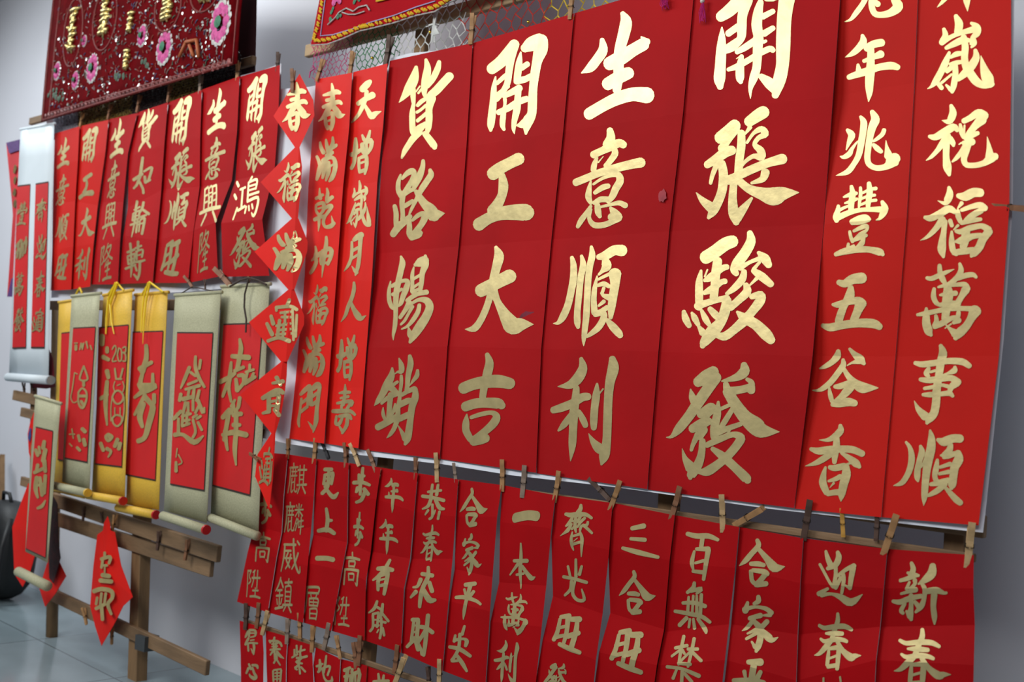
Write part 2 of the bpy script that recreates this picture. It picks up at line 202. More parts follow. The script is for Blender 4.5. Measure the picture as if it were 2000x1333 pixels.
'發':(119,128,'35.5,21.5,11 44.5,16.5,15 52.5,10.5,12/54.5,16.5,13 45.5,29.5,12 35.5,43.5,12 25.5,57.5,11 14.5,70.5,10 6.5,78.5,4 0.5,79.5,1/27.5,29.5,2 29.5,37.5,8 32.5,44.5,8/84.5,3.5,7 84.5,10.5,11 76.5,16.5,8 61.5,20.5,2/65.5,23.5,6 68.5,30.5,9 80.5,29.5,8 90.5,26.5,8 91.5,21.5,6 87.5,18.5,4/91.5,30.5,8 91.5,26.5,8/67.5,31.5,11 74.5,43.5,12 84.5,57.5,14 94.5,66.5,18 102.5,72.5,15 118.5,73.5,1/38.5,55.5,9 48.5,47.5,8 52.5,47.5,6/29.5,70.5,9 39.5,65.5,11 47.5,62.5,8/35.5,76.5,7 30.5,86.5,5 28.5,92.5,4/57.5,42.5,3 56.5,54.5,8 53.5,68.5,9 53.5,78.5,9/50.5,51.5,7 42.5,59.5,6/37.5,78.5,8 41.5,71.5,10/40.5,83.5,7 39.5,96.5,8 35.5,108.5,10 28.5,118.5,10 27.5,121.5,5/18.5,91.5,1 21.5,101.5,6 27.5,110.5,12/60.5,49.5,4 69.5,45.5,4/72.5,49.5,5 64.5,62.5,6 57.5,73.5,5/56.5,74.5,7 66.5,70.5,6 80.5,65.5,5/45.5,87.5,6 58.5,81.5,7 72.5,76.5,6 80.5,79.5,9 77.5,86.5,9 68.5,97.5,9 58.5,106.5,9 46.5,114.5,10 37.5,115.5,5/51.5,91.5,5 62.5,99.5,9 74.5,110.5,9 85.5,121.5,10 87.5,124.5,7/69.5,72.5,2 64.5,77.5,2'),
'元':(77,39,'30.5,3.5,7 24.5,15.5,7 15.5,27.5,7 8.5,35.5,4 0.5,38.5,1/36.5,5.5,7 36.5,17.5,8 40.5,27.5,8 49.5,29.5,8 61.5,26.5,10 70.5,18.5,13 66.5,9.5,10 66.5,5.5,8/38.5,9.5,5 44.5,15.5,8'),
'年':(72.5,89,'23.5,2.5,5 24.5,10.5,10 18.5,18.5,9 10.5,25.5,7 0.5,30.5,1/29.5,18.5,10 38.5,13.5,10 48.5,11.5,10/34.5,20.5,9 34.5,35.5,10 33.5,50.5,12 32.5,65.5,11 32.5,77.5,8 31.5,88.5,1/25.5,35.5,5 35.5,31.5,6 47.5,26.5,10/17.5,40.5,4 18.5,47.5,8/5.5,56.5,7 17.5,52.5,9 30.5,48.5,10 45.5,43.5,9 60.5,41.5,10 68.5,43.5,8'),
'兆':(105.5,108.5,'41.5,12,5 46.5,21,11 45.5,36,11 42.5,54,11 38.5,74,10 30.5,89,9 19.5,102,9 0.5,108,1/19.5,34,6 26.5,42,12 22.5,53,8 17.5,66,2/36.5,52,2 27.5,64,6 22.5,73,9 13.5,78,7 7.5,77,2/60.5,4,8 65.5,16,14 60.5,29,13 56.5,46,11 53.5,66,10 52.5,81,10 56.5,91,9 68.5,96,9 83.5,93,11 92.5,84,22 96.5,80,18/86.5,76,14 83.5,61,5 82.5,51,1/79.5,34,7 76.5,41,7 68.5,48,6 62.5,52,4/62.5,58,6 68.5,64,9 74.5,69,7'),
'豐':(91,122,'31.5,8.5,6 33.5,20.5,10 31.5,33.5,10 30.5,47.5,9/46.5,10.5,5 46.5,22.5,6 44.5,35.5,5 43.5,43.5,3/60.5,3.5,7 61.5,17.5,10 59.5,30.5,9 58.5,41.5,7/18.5,25.5,3 30.5,21.5,8 39.5,19.5,6/20.5,35.5,3 30.5,32.5,6 40.5,28.5,5/11.5,47.5,4 15.5,44.5,5 27.5,39.5,4/48.5,19.5,4 61.5,13.5,5 71.5,11.5,6/47.5,28.5,4 60.5,23.5,5 69.5,22.5,5/45.5,38.5,4 60.5,32.5,5 71.5,30.5,5/9.5,40.5,6 8.5,48.5,9 4.5,57.5,9 6.5,63.5,8/5.5,60.5,10 25.5,51.5,9 45.5,46.5,7 65.5,45.5,8 78.5,45.5,10/81.5,33.5,6 85.5,43.5,11 81.5,53.5,10 76.5,60.5,5 71.5,62.5,2/31.5,65.5,8 43.5,60.5,10 54.5,57.5,8 60.5,61.5,6/32.5,67.5,7 45.5,65.5,9 59.5,62.5,6/28.5,81.5,5 30.5,90.5,6 33.5,97.5,6/35.5,80.5,5 45.5,75.5,7 55.5,72.5,8 56.5,78.5,5 47.5,85.5,8 39.5,92.5,7 33.5,96.5,5/33.5,96.5,5 45.5,91.5,7 55.5,87.5,6/51.5,92.5,6 48.5,100.5,9 41.5,106.5,6/26.5,101.5,5 26.5,108.5,6 35.5,104.5,5/5.5,118.5,7 20.5,113.5,11 40.5,110.5,11 60.5,110.5,10 77.5,114.5,12 82.5,118.5,6'),
'五':(102,95.5,'30.5,16,9 40.5,18,13 53.5,11,16 68.5,9,18/50.5,25,10 48.5,39,16 40.5,52,12 34.5,66,13 30.5,79,13/20.5,52,5 30.5,52,11 48.5,47,11 63.5,46,13 68.5,51,16/66.5,51,18 61.5,63,14 55.5,77,13/3.5,86,7 16.5,89,13 38.5,85,13 63.5,82,14 86.5,83,15 96.5,88,11'),
'谷':(109,98.5,'44,6.5,8 42,14.5,12 34,23.5,10 23,30.5,8 13,34.5,3/63,2.5,5 70,10.5,9 80,19.5,14 86,26.5,6/78,22.5,10 66,25.5,4 59,29.5,2/52,20.5,6 52,29.5,10 43,42.5,10 32,56.5,10 20,66.5,9 10,70.5,5 1,70.5,2/54,36.5,7 60,46.5,9 70,57.5,13 82,65.5,18 92,66.5,14 108,66.5,2/29,66.5,4 31,78.5,8 34,88.5,7/39,64.5,7 48,63.5,10 62,58.5,10/66,62.5,14 58,72.5,14 48,82.5,10 38,90.5,8/35,93.5,8 46,92.5,12 60,89.5,14 71,91.5,11'),
'香':(93.5,119,'55.5,3,6 55.5,11,11 46.5,20,10 35.5,25,6 22.5,25,1/49.5,21,9 49.5,33,11 47.5,45,11 46.5,59,7/9.5,39,6 21.5,42,11 39.5,40,12 57.5,39,11 74.5,40,11 88.5,46,10/39.5,47,10 27.5,55,10 15.5,61,7 0.5,65,1/57.5,45,5 69.5,53,9 79.5,61,12 84.5,66,6/72.5,60,4 65.5,62,3/32.5,67,4 29.5,79,9 28.5,91,12 34.5,105,10/39.5,67,7 47.5,68,10 61.5,65,10/64.5,66,10 64.5,78,14 60.5,93,13 57.5,108,11 56.5,118,2/37.5,88,4 47.5,85,7 55.5,81,8/36.5,107,8 47.5,105,9 55.5,105,10/45.5,91,4 39.5,98,1'),
'歲b':(45,29,'14.5,7.5,8 7.5,16.5,5 0.5,23.5,1/39.5,5.5,11 39.5,15.5,9 40.5,28.5,1'),
'歲':(88,103.5,'22.5,20,5 24.5,28,8 20.5,35,8/38.5,3,6 42.5,13,11 40.5,24,9/19.5,37,8 31.5,30,6 43.5,25,6 57.5,21,8 64.5,19,10/58.5,12,4 65.5,17,9 65.5,25,9 59.5,31,5 57.5,39,3/61.5,32,5 62.5,38,6 58.5,43,3/25.5,44,5 35.5,39,8 46.5,34,9 54.5,34,6/48.5,30,8 50.5,43,9 49.5,56,9 51.5,68,10 56.5,76,11 64.5,87,11 73.5,92,9 82.5,90,11/70.5,54,1 74.5,71,10 79.5,84,15 84.5,91,7/63.5,47,5 64.5,56,9 58.5,67,11 49.5,77,10 41.5,84,7/29.5,50,4 24.5,63,9 18.5,75,9 11.5,87,9 5.5,94,4 0.5,97,1/31.5,56,4 38.5,52,7 44.5,51,6/30.5,65,4 38.5,63,6 45.5,62,5/26.5,74,6 33.5,68,7/37.5,67,7 37.5,79,8 35.5,93,8 33.5,101,5/25.5,92,3 31.5,98,6/15.5,91,6 19.5,96,6/19.5,89,4 32.5,78,3'),
'祝':(118.5,118,'42.5,3,6 45.5,14,12 42.5,24,12 37.5,29,9 27.5,27,1/6.5,53,6 16.5,54,11 31.5,46,13 46.5,38,12 52.5,43,7/36.5,52,12 28.5,64,11 19.5,76,8 9.5,86,6 0.5,92,1/35.5,58,11 34.5,73,11 34.5,88,11 36.5,103,14 39.5,115,6/41.5,56,8 45.5,64,9 46.5,68,5/57.5,34,5 59.5,46,8 63.5,54,8/64.5,35,3 63.5,48,4/63.5,28,9 73.5,23,10 86.5,15,13 94.5,20,17/91.5,26,17 81.5,36,12 73.5,46,10 67.5,53,8/67.5,56,10 76.5,51,10 85.5,48,7/63.5,64,8 76.5,62,12/67.5,66,10 59.5,78,8 51.5,88,7 44.5,94,3/55.5,66,2 60.5,63,3/71.5,66,9 66.5,78,11 63.5,90,10 67.5,99,9 81.5,100,9 96.5,96,10 106.5,88,16 112.5,86,12/104.5,86,14 103.5,72,8 100.5,54,1'),
'福':(118,117.5,'48.5,3,6 49.5,13,12 45.5,23,12 40.5,28,7 29.5,24,1/7.5,51,6 17.5,52,11 32.5,45,12 47.5,37,12 57.5,42,8/36.5,54,12 28.5,66,10 18.5,77,8 9.5,84,5 0.5,88,1/40.5,58,10 39.5,73,9 37.5,88,12 36.5,103,14 39.5,115,5/49.5,56,7 52.5,64,7/63.5,16,8 74.5,17,15 87.5,11,15 98.5,11,14/68.5,28,7 61.5,37,2/62.5,40,6 62.5,48,9 66.5,58,7/62.5,64,5 55.5,71,2/68.5,39,6 82.5,34,8 97.5,31,10 104.5,36,11/98.5,40,10 84.5,48,10 74.5,55,6/68.5,60,7 82.5,56,9 98.5,54,6/52.5,74,4 52.5,88,9 54.5,103,10 60.5,110,8/59.5,73,6 67.5,74,9 82.5,68,10 100.5,65,9 110.5,71,12/111.5,74,13 102.5,86,13 96.5,100,13 87.5,110,12 84.5,114,5/75.5,72,13 74.5,86,14 71.5,98,12/59.5,90,5 70.5,88,14 84.5,82,10 98.5,80,8/56.5,108,9 70.5,106,11 87.5,104,10'),
'萬':(106.5,127.5,'39.5,5.5,7 40.5,17.5,9 44.5,27.5,10 49.5,35.5,6/18.5,25.5,6 26.5,26.5,8 40.5,20.5,8 52.5,15.5,6 63.5,11.5,1/72.5,2.5,5 74.5,12.5,9 70.5,22.5,10 60.5,31.5,8 52.5,35.5,5/70.5,25.5,9 82.5,21.5,9 93.5,20.5,8 98.5,24.5,5/30.5,43.5,6 29.5,55.5,9 33.5,65.5,8 39.5,69.5,6/37.5,40.5,4 50.5,37.5,7 68.5,36.5,7 80.5,36.5,9 83.5,43.5,12/81.5,45.5,14 75.5,55.5,10 69.5,65.5,10/40.5,53.5,4 47.5,52.5,7 65.5,50.5,9/52.5,39.5,12 53.5,52.5,17 51.5,65.5,16 50.5,77.5,14 48.5,92.5,12/40.5,69.5,7 55.5,67.5,10 70.5,67.5,9/2.5,85.5,5 15.5,83.5,8 35.5,79.5,8 55.5,75.5,9 80.5,75.5,8 95.5,76.5,10/17.5,75.5,5 17.5,85.5,11 17.5,99.5,14 21.5,112.5,14 25.5,118.5,6/33.5,87.5,6 34.5,95.5,8 31.5,103.5,9/31.5,104.5,9 43.5,99.5,10 58.5,91.5,8 68.5,89.5,8 70.5,81.5,7/96.5,79.5,20 90.5,91.5,13 82.5,104.5,13 72.5,114.5,15 65.5,123.5,8/49.5,101.5,2 57.5,109.5,7 64.5,115.5,14/48.5,107.5,2 58.5,100.5,3/62.5,98.5,6 70.5,94.5,10'),
'事':(85,117.5,'41,3,6 44,13,12 41,26,12 38,46,11 35,66,12 34,86,12 31,101,12 24,109,12 21,115,5/2,83,1 8,95,8 18,105,13/3,28,6 14,30,9 31,28,9 51,25,9 71,26,10 81,32,8/23,36,6 20,43,9 23,47,5/61,34,5 60,39,9 51,43,4 43,46,3/26,41,4 33,39,4/11,52,6 23,53,9 41,51,9 56,50,9 65,56,11/63,57,12 56,63,9 53,71,6/17,65,5 29,63,6 41,60,5 51,62,6/15,74,5 26,74,8 41,73,7 53,72,8 58,76,5'),
'順b':(110,116.5,'20.5,20,4 26.5,28,7 29.5,42,10 27.5,58,10 21.5,72,9 13.5,82,8 0.5,86,1/43.5,26,5 45.5,35,10 41.5,49,9 38.5,64,10 38.5,74,9 39.5,79,4/50.5,46,4 44.5,58,3/58.5,2,4 60.5,14,11 59.5,30,14 55.5,47,14 52.5,67,12 50.5,87,11 49.5,104,9 48.5,116,1/70.5,16,6 79.5,19,14 92.5,14,13 103.5,14,13/89.5,24,8 87.5,32,10 79.5,39,8 74.5,40,3/79.5,43,6 87.5,40,9 95.5,37,8/100.5,36,10 101.5,46,14 95.5,58,13 93.5,72,12 91.5,85,12 90.5,90,6/69.5,47,5 67.5,60,9 65.5,72,8 69.5,82,8/73.5,58,5 88.5,53,7/72.5,68,5 86.5,65,7/59.5,84,6 70.5,82,9 85.5,78,9/80.5,84,9 71.5,92,9 63.5,97,8 55.5,101,5/81.5,89,5 88.5,97,8 97.5,107,10 103.5,112,9'),
'春c':(31.9,57.7,'16.4,0.9,1.8 17.4,7.9,4.5 17.4,16.9,5.4 16.4,24.9,5.4/6.4,14.9,2.7 14.4,12.9,5.4 21.4,10.9,6.3 25.4,11.9,4.5/10.4,20.9,4.5 18.4,18.9,4.5/6.4,28.9,4.5 16.4,24.9,5.4 24.4,22.9,5.4 27.4,24.9,3.6/16.4,24.9,6.3 11.4,32.9,6.3 6.4,40.9,4.5 0.4,45.9,0.9/17.4,26.9,5.4 21.4,32.9,7.2 25.4,38.9,8.1 31.4,37.9,0.9/8.4,38.9,3.6 9.4,48.9,4.5 11.4,54.9,3.6/10.4,38.9,3.6 16.4,35.9,4.5/17.4,36.9,4.5 17.4,46.9,5.4 15.4,55.9,3.6/10.4,45.9,2.7 16.4,43.9,2.7/11.4,52.9,4.5 16.4,52.9,4.5'),
'滿':(26.6,54.7,'5.8,7.3,2.7 6.8,13.3,4.5 9.8,19.3,5.4/12.8,4.3,2.7 13.8,11.3,4.5 15.8,19.3,5.4/20.8,1.3,2.7 20.8,8.3,4.5 17.8,15.3,5.4/17.8,15.3,4.5 23.8,11.3,4.5 24.8,10.3,3.6/13.8,23.3,5.4 19.8,19.3,5.4/1.8,24.3,3.6 4.8,31.3,4.5 6.8,39.3,5.4/6.8,33.3,5.4 4.8,41.3,6.3 1.8,51.3,3.6/9.8,29.3,6.3 15.8,25.3,5.4 21.8,26.3,4.5 23.8,33.3,5.4 22.8,41.3,5.4 19.8,49.3,5.4 16.8,53.3,2.7/11.8,29.3,5.4 10.8,39.3,5.4 8.8,49.3,3.6/15.8,31.3,4.5 15.8,41.3,5.4 12.8,52.3,2.7/14.8,37.3,2.7 21.8,33.3,2.7'),
'天':(36.4,51.6,'13.9,11.7,8.1 19.9,5.7,8.1 22.9,2.7,5.4/18.9,14.7,5.4 17.9,22.7,4.5 14.9,30.7,5.4 9.9,40.7,4.5 4.9,46.7,3.6 0.9,50.7,1.8/8.9,28.7,5.4 16.9,23.7,6.3 25.9,18.7,8.1/16.9,30.7,3.6 20.9,37.7,5.4 24.9,43.7,7.2 28.9,40.7,6.3 35.9,37.7,0.9'),
'增':(29.4,53.7,'7.7,10.4,3.6 7.7,20.4,6.3 6.7,29.4,6.3/2.7,29.4,5.4 9.7,26.4,5.4 15.7,22.4,3.6/6.7,31.4,5.4 5.7,39.4,4.5 2.7,45.4,4.5/15.7,6.4,2.7 17.7,11.4,4.5/24.7,1.4,2.7 22.7,9.4,4.5 19.7,15.4,4.5/15.7,17.4,5.4 16.7,25.4,5.4 19.7,28.4,4.5/19.7,14.4,6.3 25.7,12.4,5.4/26.7,14.4,5.4 25.7,21.4,4.5 21.7,27.4,4.5/20.7,17.4,3.6 20.7,24.4,3.6/11.7,33.4,3.6 11.7,43.4,3.6 12.7,50.4,3.6/12.7,33.4,3.6 19.7,30.4,5.4/20.7,32.4,4.5 20.7,42.4,4.5 18.7,52.4,2.7/13.7,39.4,2.7 19.7,37.4,2.7/13.7,49.4,4.5 19.7,47.4,4.5'),
'乾':(31.4,60.8,'9.7,1.3,1.8 9.7,7.3,3.6 10.7,15.3,5.4/4.7,15.3,4.5 13.7,10.3,4.5/19.7,1.3,2.7 20.7,7.3,4.5 19.7,15.3,5.4 19.7,20.4,4.5/19.7,19.4,5.4 26.7,13.3,5.4/4.7,24.4,3.6 4.7,32.4,3.6 8.7,38.4,4.5/6.7,23.4,4.5 13.7,21.4,5.4 15.7,26.4,5.4 13.7,33.4,4.5 9.7,37.4,3.6/7.7,29.4,2.7 13.7,27.4,2.7/15.7,29.4,4.5 22.7,25.4,5.4 25.7,26.4,5.4 21.7,33.4,4.5 16.7,40.4,4.5 14.7,48.4,4.5 17.7,54.4,4.5 24.7,53.4,6.3 28.7,49.4,5.4/27.7,49.4,4.5 25.7,39.4,0.9/2.7,44.4,5.4 9.7,41.4,5.4 18.7,38.4,3.6/8.7,41.4,4.5 8.7,51.4,3.6 7.7,60.4,0.9'),
'坤':(34.4,57.2,'9.2,14.8,2.7 10.2,21.8,4.5 9.2,28.8,5.4 10.2,36.8,5.4 5.2,46.8,5.4 2.2,50.8,4.5/4.2,33.8,2.7 12.2,26.8,6.3 19.2,21.8,4.5/17.2,23.8,3.6 16.2,33.8,3.6 17.2,38.8,3.6/19.2,21.8,6.3 27.2,17.8,6.3 31.2,18.8,4.5/31.2,20.8,6.3 30.2,28.8,5.4 26.2,38.8,4.5/17.2,37.8,3.6 25.2,36.8,3.6/19.2,29.8,3.6 29.2,26.8,3.6/24.2,1.8,3.6 24.2,10.8,5.4 22.2,23.8,6.3 20.2,36.8,4.5 18.2,56.8,0.9'),
'月':(28.5,60.4,'11.5,14,3.6 11.5,26,4.5 10.5,36,4.5 6.5,46,4.5 0.5,54,0.9/14.5,11,5.4 19.5,7,8.1 24.5,4,8.1/23.5,8,6.3 22.5,22,5.4 21.5,36,5.4 19.5,49,5.4 16.5,59,2.7/11.5,47,0.9 15.5,53,4.5 18.5,56,4.5/12.5,26,4.5 21.5,21,4.5/12.5,36,3.6 20.5,31,3.6'),
'人':(34.9,56.2,'18.5,1.8,3.6 18.5,10.8,5.4 15.5,22.8,5.4 10.5,34.8,5.4 6.5,46.8,4.5 0.5,55.8,0.9/14.5,29.8,4.5 18.5,38.8,6.3 23.5,46.8,9 27.5,50.8,7.2 34.5,46.8,0.9'),
'門':(34,70,'5.2,17,4.5 10.2,12,6.3 17.2,6,6.3/18.2,9,5.4 16.2,21,5.4 15.2,31,4.5/6.2,29,4.5 17.2,21,4.5/5.2,41,4.5 14.2,34,4.5/6.2,23,3.6 4.2,39,3.6 2.2,54,4.5 3.2,61,2.7/22.2,9,7.2 28.2,4,8.1 31.2,5,5.4/31.2,7,5.4 29.2,21,5.4 27.2,39,5.4 26.2,54,6.3 22.2,69,1.8/15.2,54,0.9 21.2,62,4.5 23.2,65,4.5/20.2,13,3.6 19.2,31,5.4/20.2,21,4.5 28.2,15,4.5/21.2,31,5.4 28.2,26,4.5'),
'壽':(34.5,69.7,'19.7,0.9,1.8 19.7,8.9,4.5 18.7,18.9,4.5 16.7,28.9,5.4/11.7,12.9,2.7 17.7,11.9,5.4 25.7,11.9,4.5/13.7,19.9,3.6 23.7,17.9,4.5/8.7,26.9,3.6 19.7,24.9,5.4 28.7,24.9,5.4 27.7,29.9,4.5/14.7,29.9,3.6 14.7,36.9,3.6/25.7,28.9,4.5 21.7,35.9,4.5/2.7,37.9,5.4 11.7,37.9,6.3 25.7,37.9,5.4 32.7,42.9,3.6/7.7,44.9,3.6 6.7,54.9,4.5 11.7,54.9,5.4 15.7,46.9,3.6/11.7,44.9,4.5 23.7,43.9,6.3 27.7,48.9,3.6/22.7,44.9,4.5 21.7,56.9,5.4 15.7,67.9,3.6/11.7,58.9,2.7 15.7,64.9,4.5'),
'新':(61.5,68,'22,2,4 24,8,6 22,13,6 18,12,3/10,20,4 18,18,5 25,15,6 30,15,3/20,22,3 17,29,4/26,20,5 26,24,4 21,29,4/11,34,3 19,32,4 27,30,6/2,42,4 10,43,6 21,39,6 33,37,5/22,36,5 22,48,5 21,56,7 22,62,4/17,53,3 20,59,5/15,45,4 11,52,5 13,55,4/26,43,4 31,49,6/45,5,7 44,13,10 38,19,8 30,24,2/34,24,4 37,30,5 36,40,5 33,48,6 27,54,3/39,32,6 49,31,7 57,34,4 60,34,3/47,36,7 46,48,6 47,59,6 47,67,2'),
'春':(61,65.5,'30.5,2,4 30.5,10,6 26.5,20,6 23.5,29,6/6.5,14,4 13.5,17,5 25.5,16,6 39.5,16,6 48.5,20,4/15.5,23,3 24.5,23,6 36.5,24,5/8.5,29,3 14.5,32,5 27.5,30,6 37.5,31,5 42.5,33,4/22.5,31,6 15.5,38,7 7.5,45,5 0.5,47,1/30.5,33,5 37.5,43,6 47.5,51,9 53.5,50,6 60.5,50,1/19.5,39,3 18.5,49,5 17.5,58,5/20.5,40,4 31.5,39,6/32.5,41,6 31.5,51,6 30.5,63,5/20.5,51,3 30.5,48,3/18.5,60,5 30.5,59,5'),
'迎':(46,55.5,'9.5,1.5,3 11.5,8.5,5 14.5,15.5,6/21.5,2.5,4 22.5,7.5,6 19.5,14.5,6 11.5,18.5,4/3.5,14.5,3 7.5,21.5,3 12.5,30.5,3 16.5,36.5,3/19.5,17.5,4 19.5,25.5,4 17.5,36.5,4/21.5,25.5,3 29.5,19.5,4 37.5,15.5,5/36.5,17.5,6 34.5,29.5,5 33.5,37.5,4/28.5,34.5,2 33.5,37.5,3/26.5,22.5,4 27.5,29.5,4 25.5,42.5,3/24.5,27.5,4 19.5,37.5,4/2.5,43.5,5 11.5,38.5,3/5.5,44.5,5 15.5,43.5,3 24.5,46.5,6 34.5,51.5,8 45.5,43.5,1'),
'合':(43,45.5,'17.5,2,4 18.5,7,5 12.5,14,5 6.5,21,5 0.5,26,1/19.5,11,4 26.5,19,6 33.5,27,9 42.5,26,1/11.5,24,4 18.5,24,5 23.5,25,4/11.5,31,4 12.5,39,4 15.5,42,4/13.5,30,4 23.5,31,5 26.5,33,5/24.5,34,5 20.5,39,5 16.5,43,5/17.5,43,5 25.5,42,5'),
'家':(34,53.5,'15.5,2,4 15.5,6,5 11.5,8,3/5.5,7,3 3.5,14,6/2.5,13,5 12.5,11,3 22.5,13,4 27.5,17,5/26.5,19,4 20.5,19,2/7.5,21,4 17.5,19,5/11.5,22,4 5.5,29,4 0.5,32,1/11.5,24,4 16.5,30,6 17.5,39,6 15.5,47,6 13.5,52,3/9.5,43,2 12.5,48,4/14.5,31,4 5.5,35,2/15.5,34,4 4.5,40,3/23.5,25,5 18.5,30,5/19.5,33,4 24.5,39,7 28.5,42,5 33.5,40,1'),
'平b':(32.5,41,'16,3.5,5 27,3.5,7/21,5.5,6 19,18.5,6 18,38.5,5/12,12.5,4 13,17.5,3/27,12.5,4 24,18.5,5/2,20.5,4 18,20.5,5 30,22.5,5'),
'百':(29.4,42.4,'1.9,1.9,3.8 9.9,3.9,4.6 19.9,3.9,4.6 27.9,6.9,3/14.9,5.9,3.8 13.9,12.9,3.8/7.9,16.9,2.3 5.9,25.9,3.8 6.9,31.9,2.3/9.9,14.9,3 19.9,14.9,4.6/19.9,15.9,4.6 17.9,27.9,3.8 15.9,40.9,3/8.9,26.9,2.3 15.9,24.9,3/6.9,33.9,3 15.9,34.9,3.8'),
'無':(33,45.7,'18.5,1.5,3 17.5,5.5,3.8 12.5,9.5,3/15.5,8.5,3 24.5,6.5,3.8 20.5,10.5,2.3/8.5,18.5,3 18.5,18.5,3.8 27.5,21.5,3.8/1.5,25.5,3 12.5,27.5,3.8 24.5,30.5,3.8 31.5,35.5,3/13.5,13.5,2.3 12.5,27.5,3/17.5,12.5,2.3 16.5,27.5,2.3/20.5,12.5,2.3 20.5,28.5,3/24.5,11.5,3 23.5,28.5,3/11.5,31.5,3.8 5.5,37.5,3.8/14.5,32.5,2.3 13.5,39.5,2.3/17.5,32.5,2.3 18.5,40.5,3/21.5,32.5,3 27.5,41.5,3.8 28.5,44.5,2.3'),
'禁':(32,47,'15.5,1.5,3 13.5,12.5,3 11.5,25.5,2.3/8.5,11.5,3 18.5,9.5,3/13.5,12.5,2.3 5.5,18.5,2.3/14.5,13.5,3 16.5,16.5,2.3/24.5,3.5,3 22.5,14.5,3 19.5,27.5,2.3/19.5,12.5,3 27.5,12.5,3/22.5,13.5,2.3 13.5,22.5,2.3/23.5,15.5,3 30.5,22.5,3/11.5,24.5,3 21.5,25.5,3/1.5,27.5,3 14.5,29.5,3 28.5,35.5,3.8/9.5,30.5,2.3 6.5,37.5,3/14.5,31.5,3 13.5,45.5,3/16.5,33.5,3 22.5,40.5,3'),
'平':(23.7,33.4,'9.5,2.9,3.8 17.5,1.9,3.8/13.5,3.9,3.8 10.5,15.9,3 8.5,25.9,3 7.5,32.9,0.9/8.5,6.9,2.3 9.5,10.9,2.3/16.5,8.9,3 13.5,12.9,3/1.5,13.9,3 9.5,13.9,3.8 18.5,16.9,3 22.5,19.9,2.3'),
'安':(21,41.3,'14.5,1.1,2.3 12.5,8.1,3/6.5,9.1,2.3 5.5,14.1,3/6.5,13.1,3 13.5,12.1,2.3 16.5,14.1,3.8 15.5,18.1,3/10.5,8.1,3 9.5,20.1,3 5.5,28.1,3 3.5,31.1,3 8.5,31.1,2.3/1.5,19.1,3 10.5,21.1,3.8 19.5,27.1,3/7.5,26.1,3 12.5,33.1,3.8 16.5,40.1,2.3'),
'本':(23.2,40.2,'10.8,0.8,1.5 10.8,12.8,3 9.8,25.8,3 10.8,39.8,0.9/4.8,15.8,3 15.8,15.8,3.8/7.8,18.8,3 0.8,27.8,1.5/11.8,20.8,3 16.8,27.8,3.8 19.8,30.8,4.6 22.8,29.8,0.9/6.8,27.8,2.3 12.8,26.8,2.3'),
'光':(23,37.7,'12.5,1.1,2.3 12.5,16.1,3/5.5,7.1,2.3 7.5,16.1,2.3/17.5,7.1,2.3 15.5,14.1,3/1.5,16.1,3 11.5,18.1,3 21.5,21.1,3/8.5,20.1,3 7.5,27.1,3 2.5,32.1,2.3/11.5,20.1,2.3 9.5,30.1,3 13.5,36.1,3 19.5,36.1,3 17.5,27.1,1.5'),
'旺':(26.6,36.2,'6.9,5.3,3 4.9,16.3,3.8 1.9,23.3,3.8/7.9,3.3,3.8 14.9,2.3,4.6/13.9,4.3,4.6 12.9,16.3,3.8 9.9,28.3,3/4.9,13.3,3 12.9,11.3,3/2.9,21.3,3.8 11.9,19.3,3/16.9,5.3,4.6 23.9,5.3,5.3/21.9,8.3,3.8 20.9,16.3,4.6 16.9,30.3,4.6/13.9,20.3,4.6 22.9,17.3,4.6/6.9,27.3,3.8 15.9,31.3,4.6 23.9,34.3,3.8'),
'三':(33,30.8,'9.5,4.3,3.8 19.5,2.3,4.6/8.5,13.3,3 20.5,14.3,3.8/1.5,21.3,3 15.5,25.3,4.6 31.5,29.3,3'),
'更':(14.3,24.4,'3.5,1.5,3 8.5,1.5,3/3.5,5.5,2.3 2.5,12.5,2.3/4.5,5.5,2.3 9.5,4.5,3/9.5,5.5,3 8.5,12.5,2.3/3.5,8.5,1.5 8.5,8.5,1.5/3.5,12.5,2.3 8.5,11.5,2.3/6.5,2.5,2.3 5.5,14.5,3 1.5,19.5,3/3.5,14.5,2.3 7.5,20.5,3 10.5,22.5,3.8 13.5,19.5,1.5'),
'上':(15,21.7,'7.5,1.1,2.3 8.5,9.1,3 7.5,18.1,3/8.5,10.1,3 11.5,10.1,2.3/1.5,18.1,3 8.5,17.1,3.8 13.5,20.1,3'),
'一':(15.8,4.8,'1.9,1.9,3.8 8.9,1.9,3.8 13.9,2.9,3.8'),
'步':(14.7,28.3,'8.5,1.1,2.3 7.5,11.1,3/5.5,6.1,2.3 5.5,11.1,2.3/1.5,12.1,3 8.5,12.1,3 13.5,14.1,2.3/7.5,7.1,2.3 9.5,7.1,2.3/6.5,14.1,3 6.5,21.1,2.3/4.5,16.1,3 3.5,19.1,2.3/9.5,17.1,3 12.5,21.1,3/10.5,18.1,3 7.5,25.1,3 3.5,27.1,2.3'),
'有':(15.3,26.3,'11.8,1.1,2.3 8.8,7.1,3 4.8,12.1,3 0.8,15.1,1.5/3.8,7.1,3 8.8,7.1,3.8 13.8,8.1,3/4.8,12.1,3 3.8,22.1,2.3/5.8,12.1,2.3 10.8,10.1,3/10.8,11.1,3 9.8,18.1,3 7.8,25.1,2.3/5.8,15.1,1.5 9.8,14.1,1.5/5.8,19.1,2.3 9.8,18.1,2.3'),
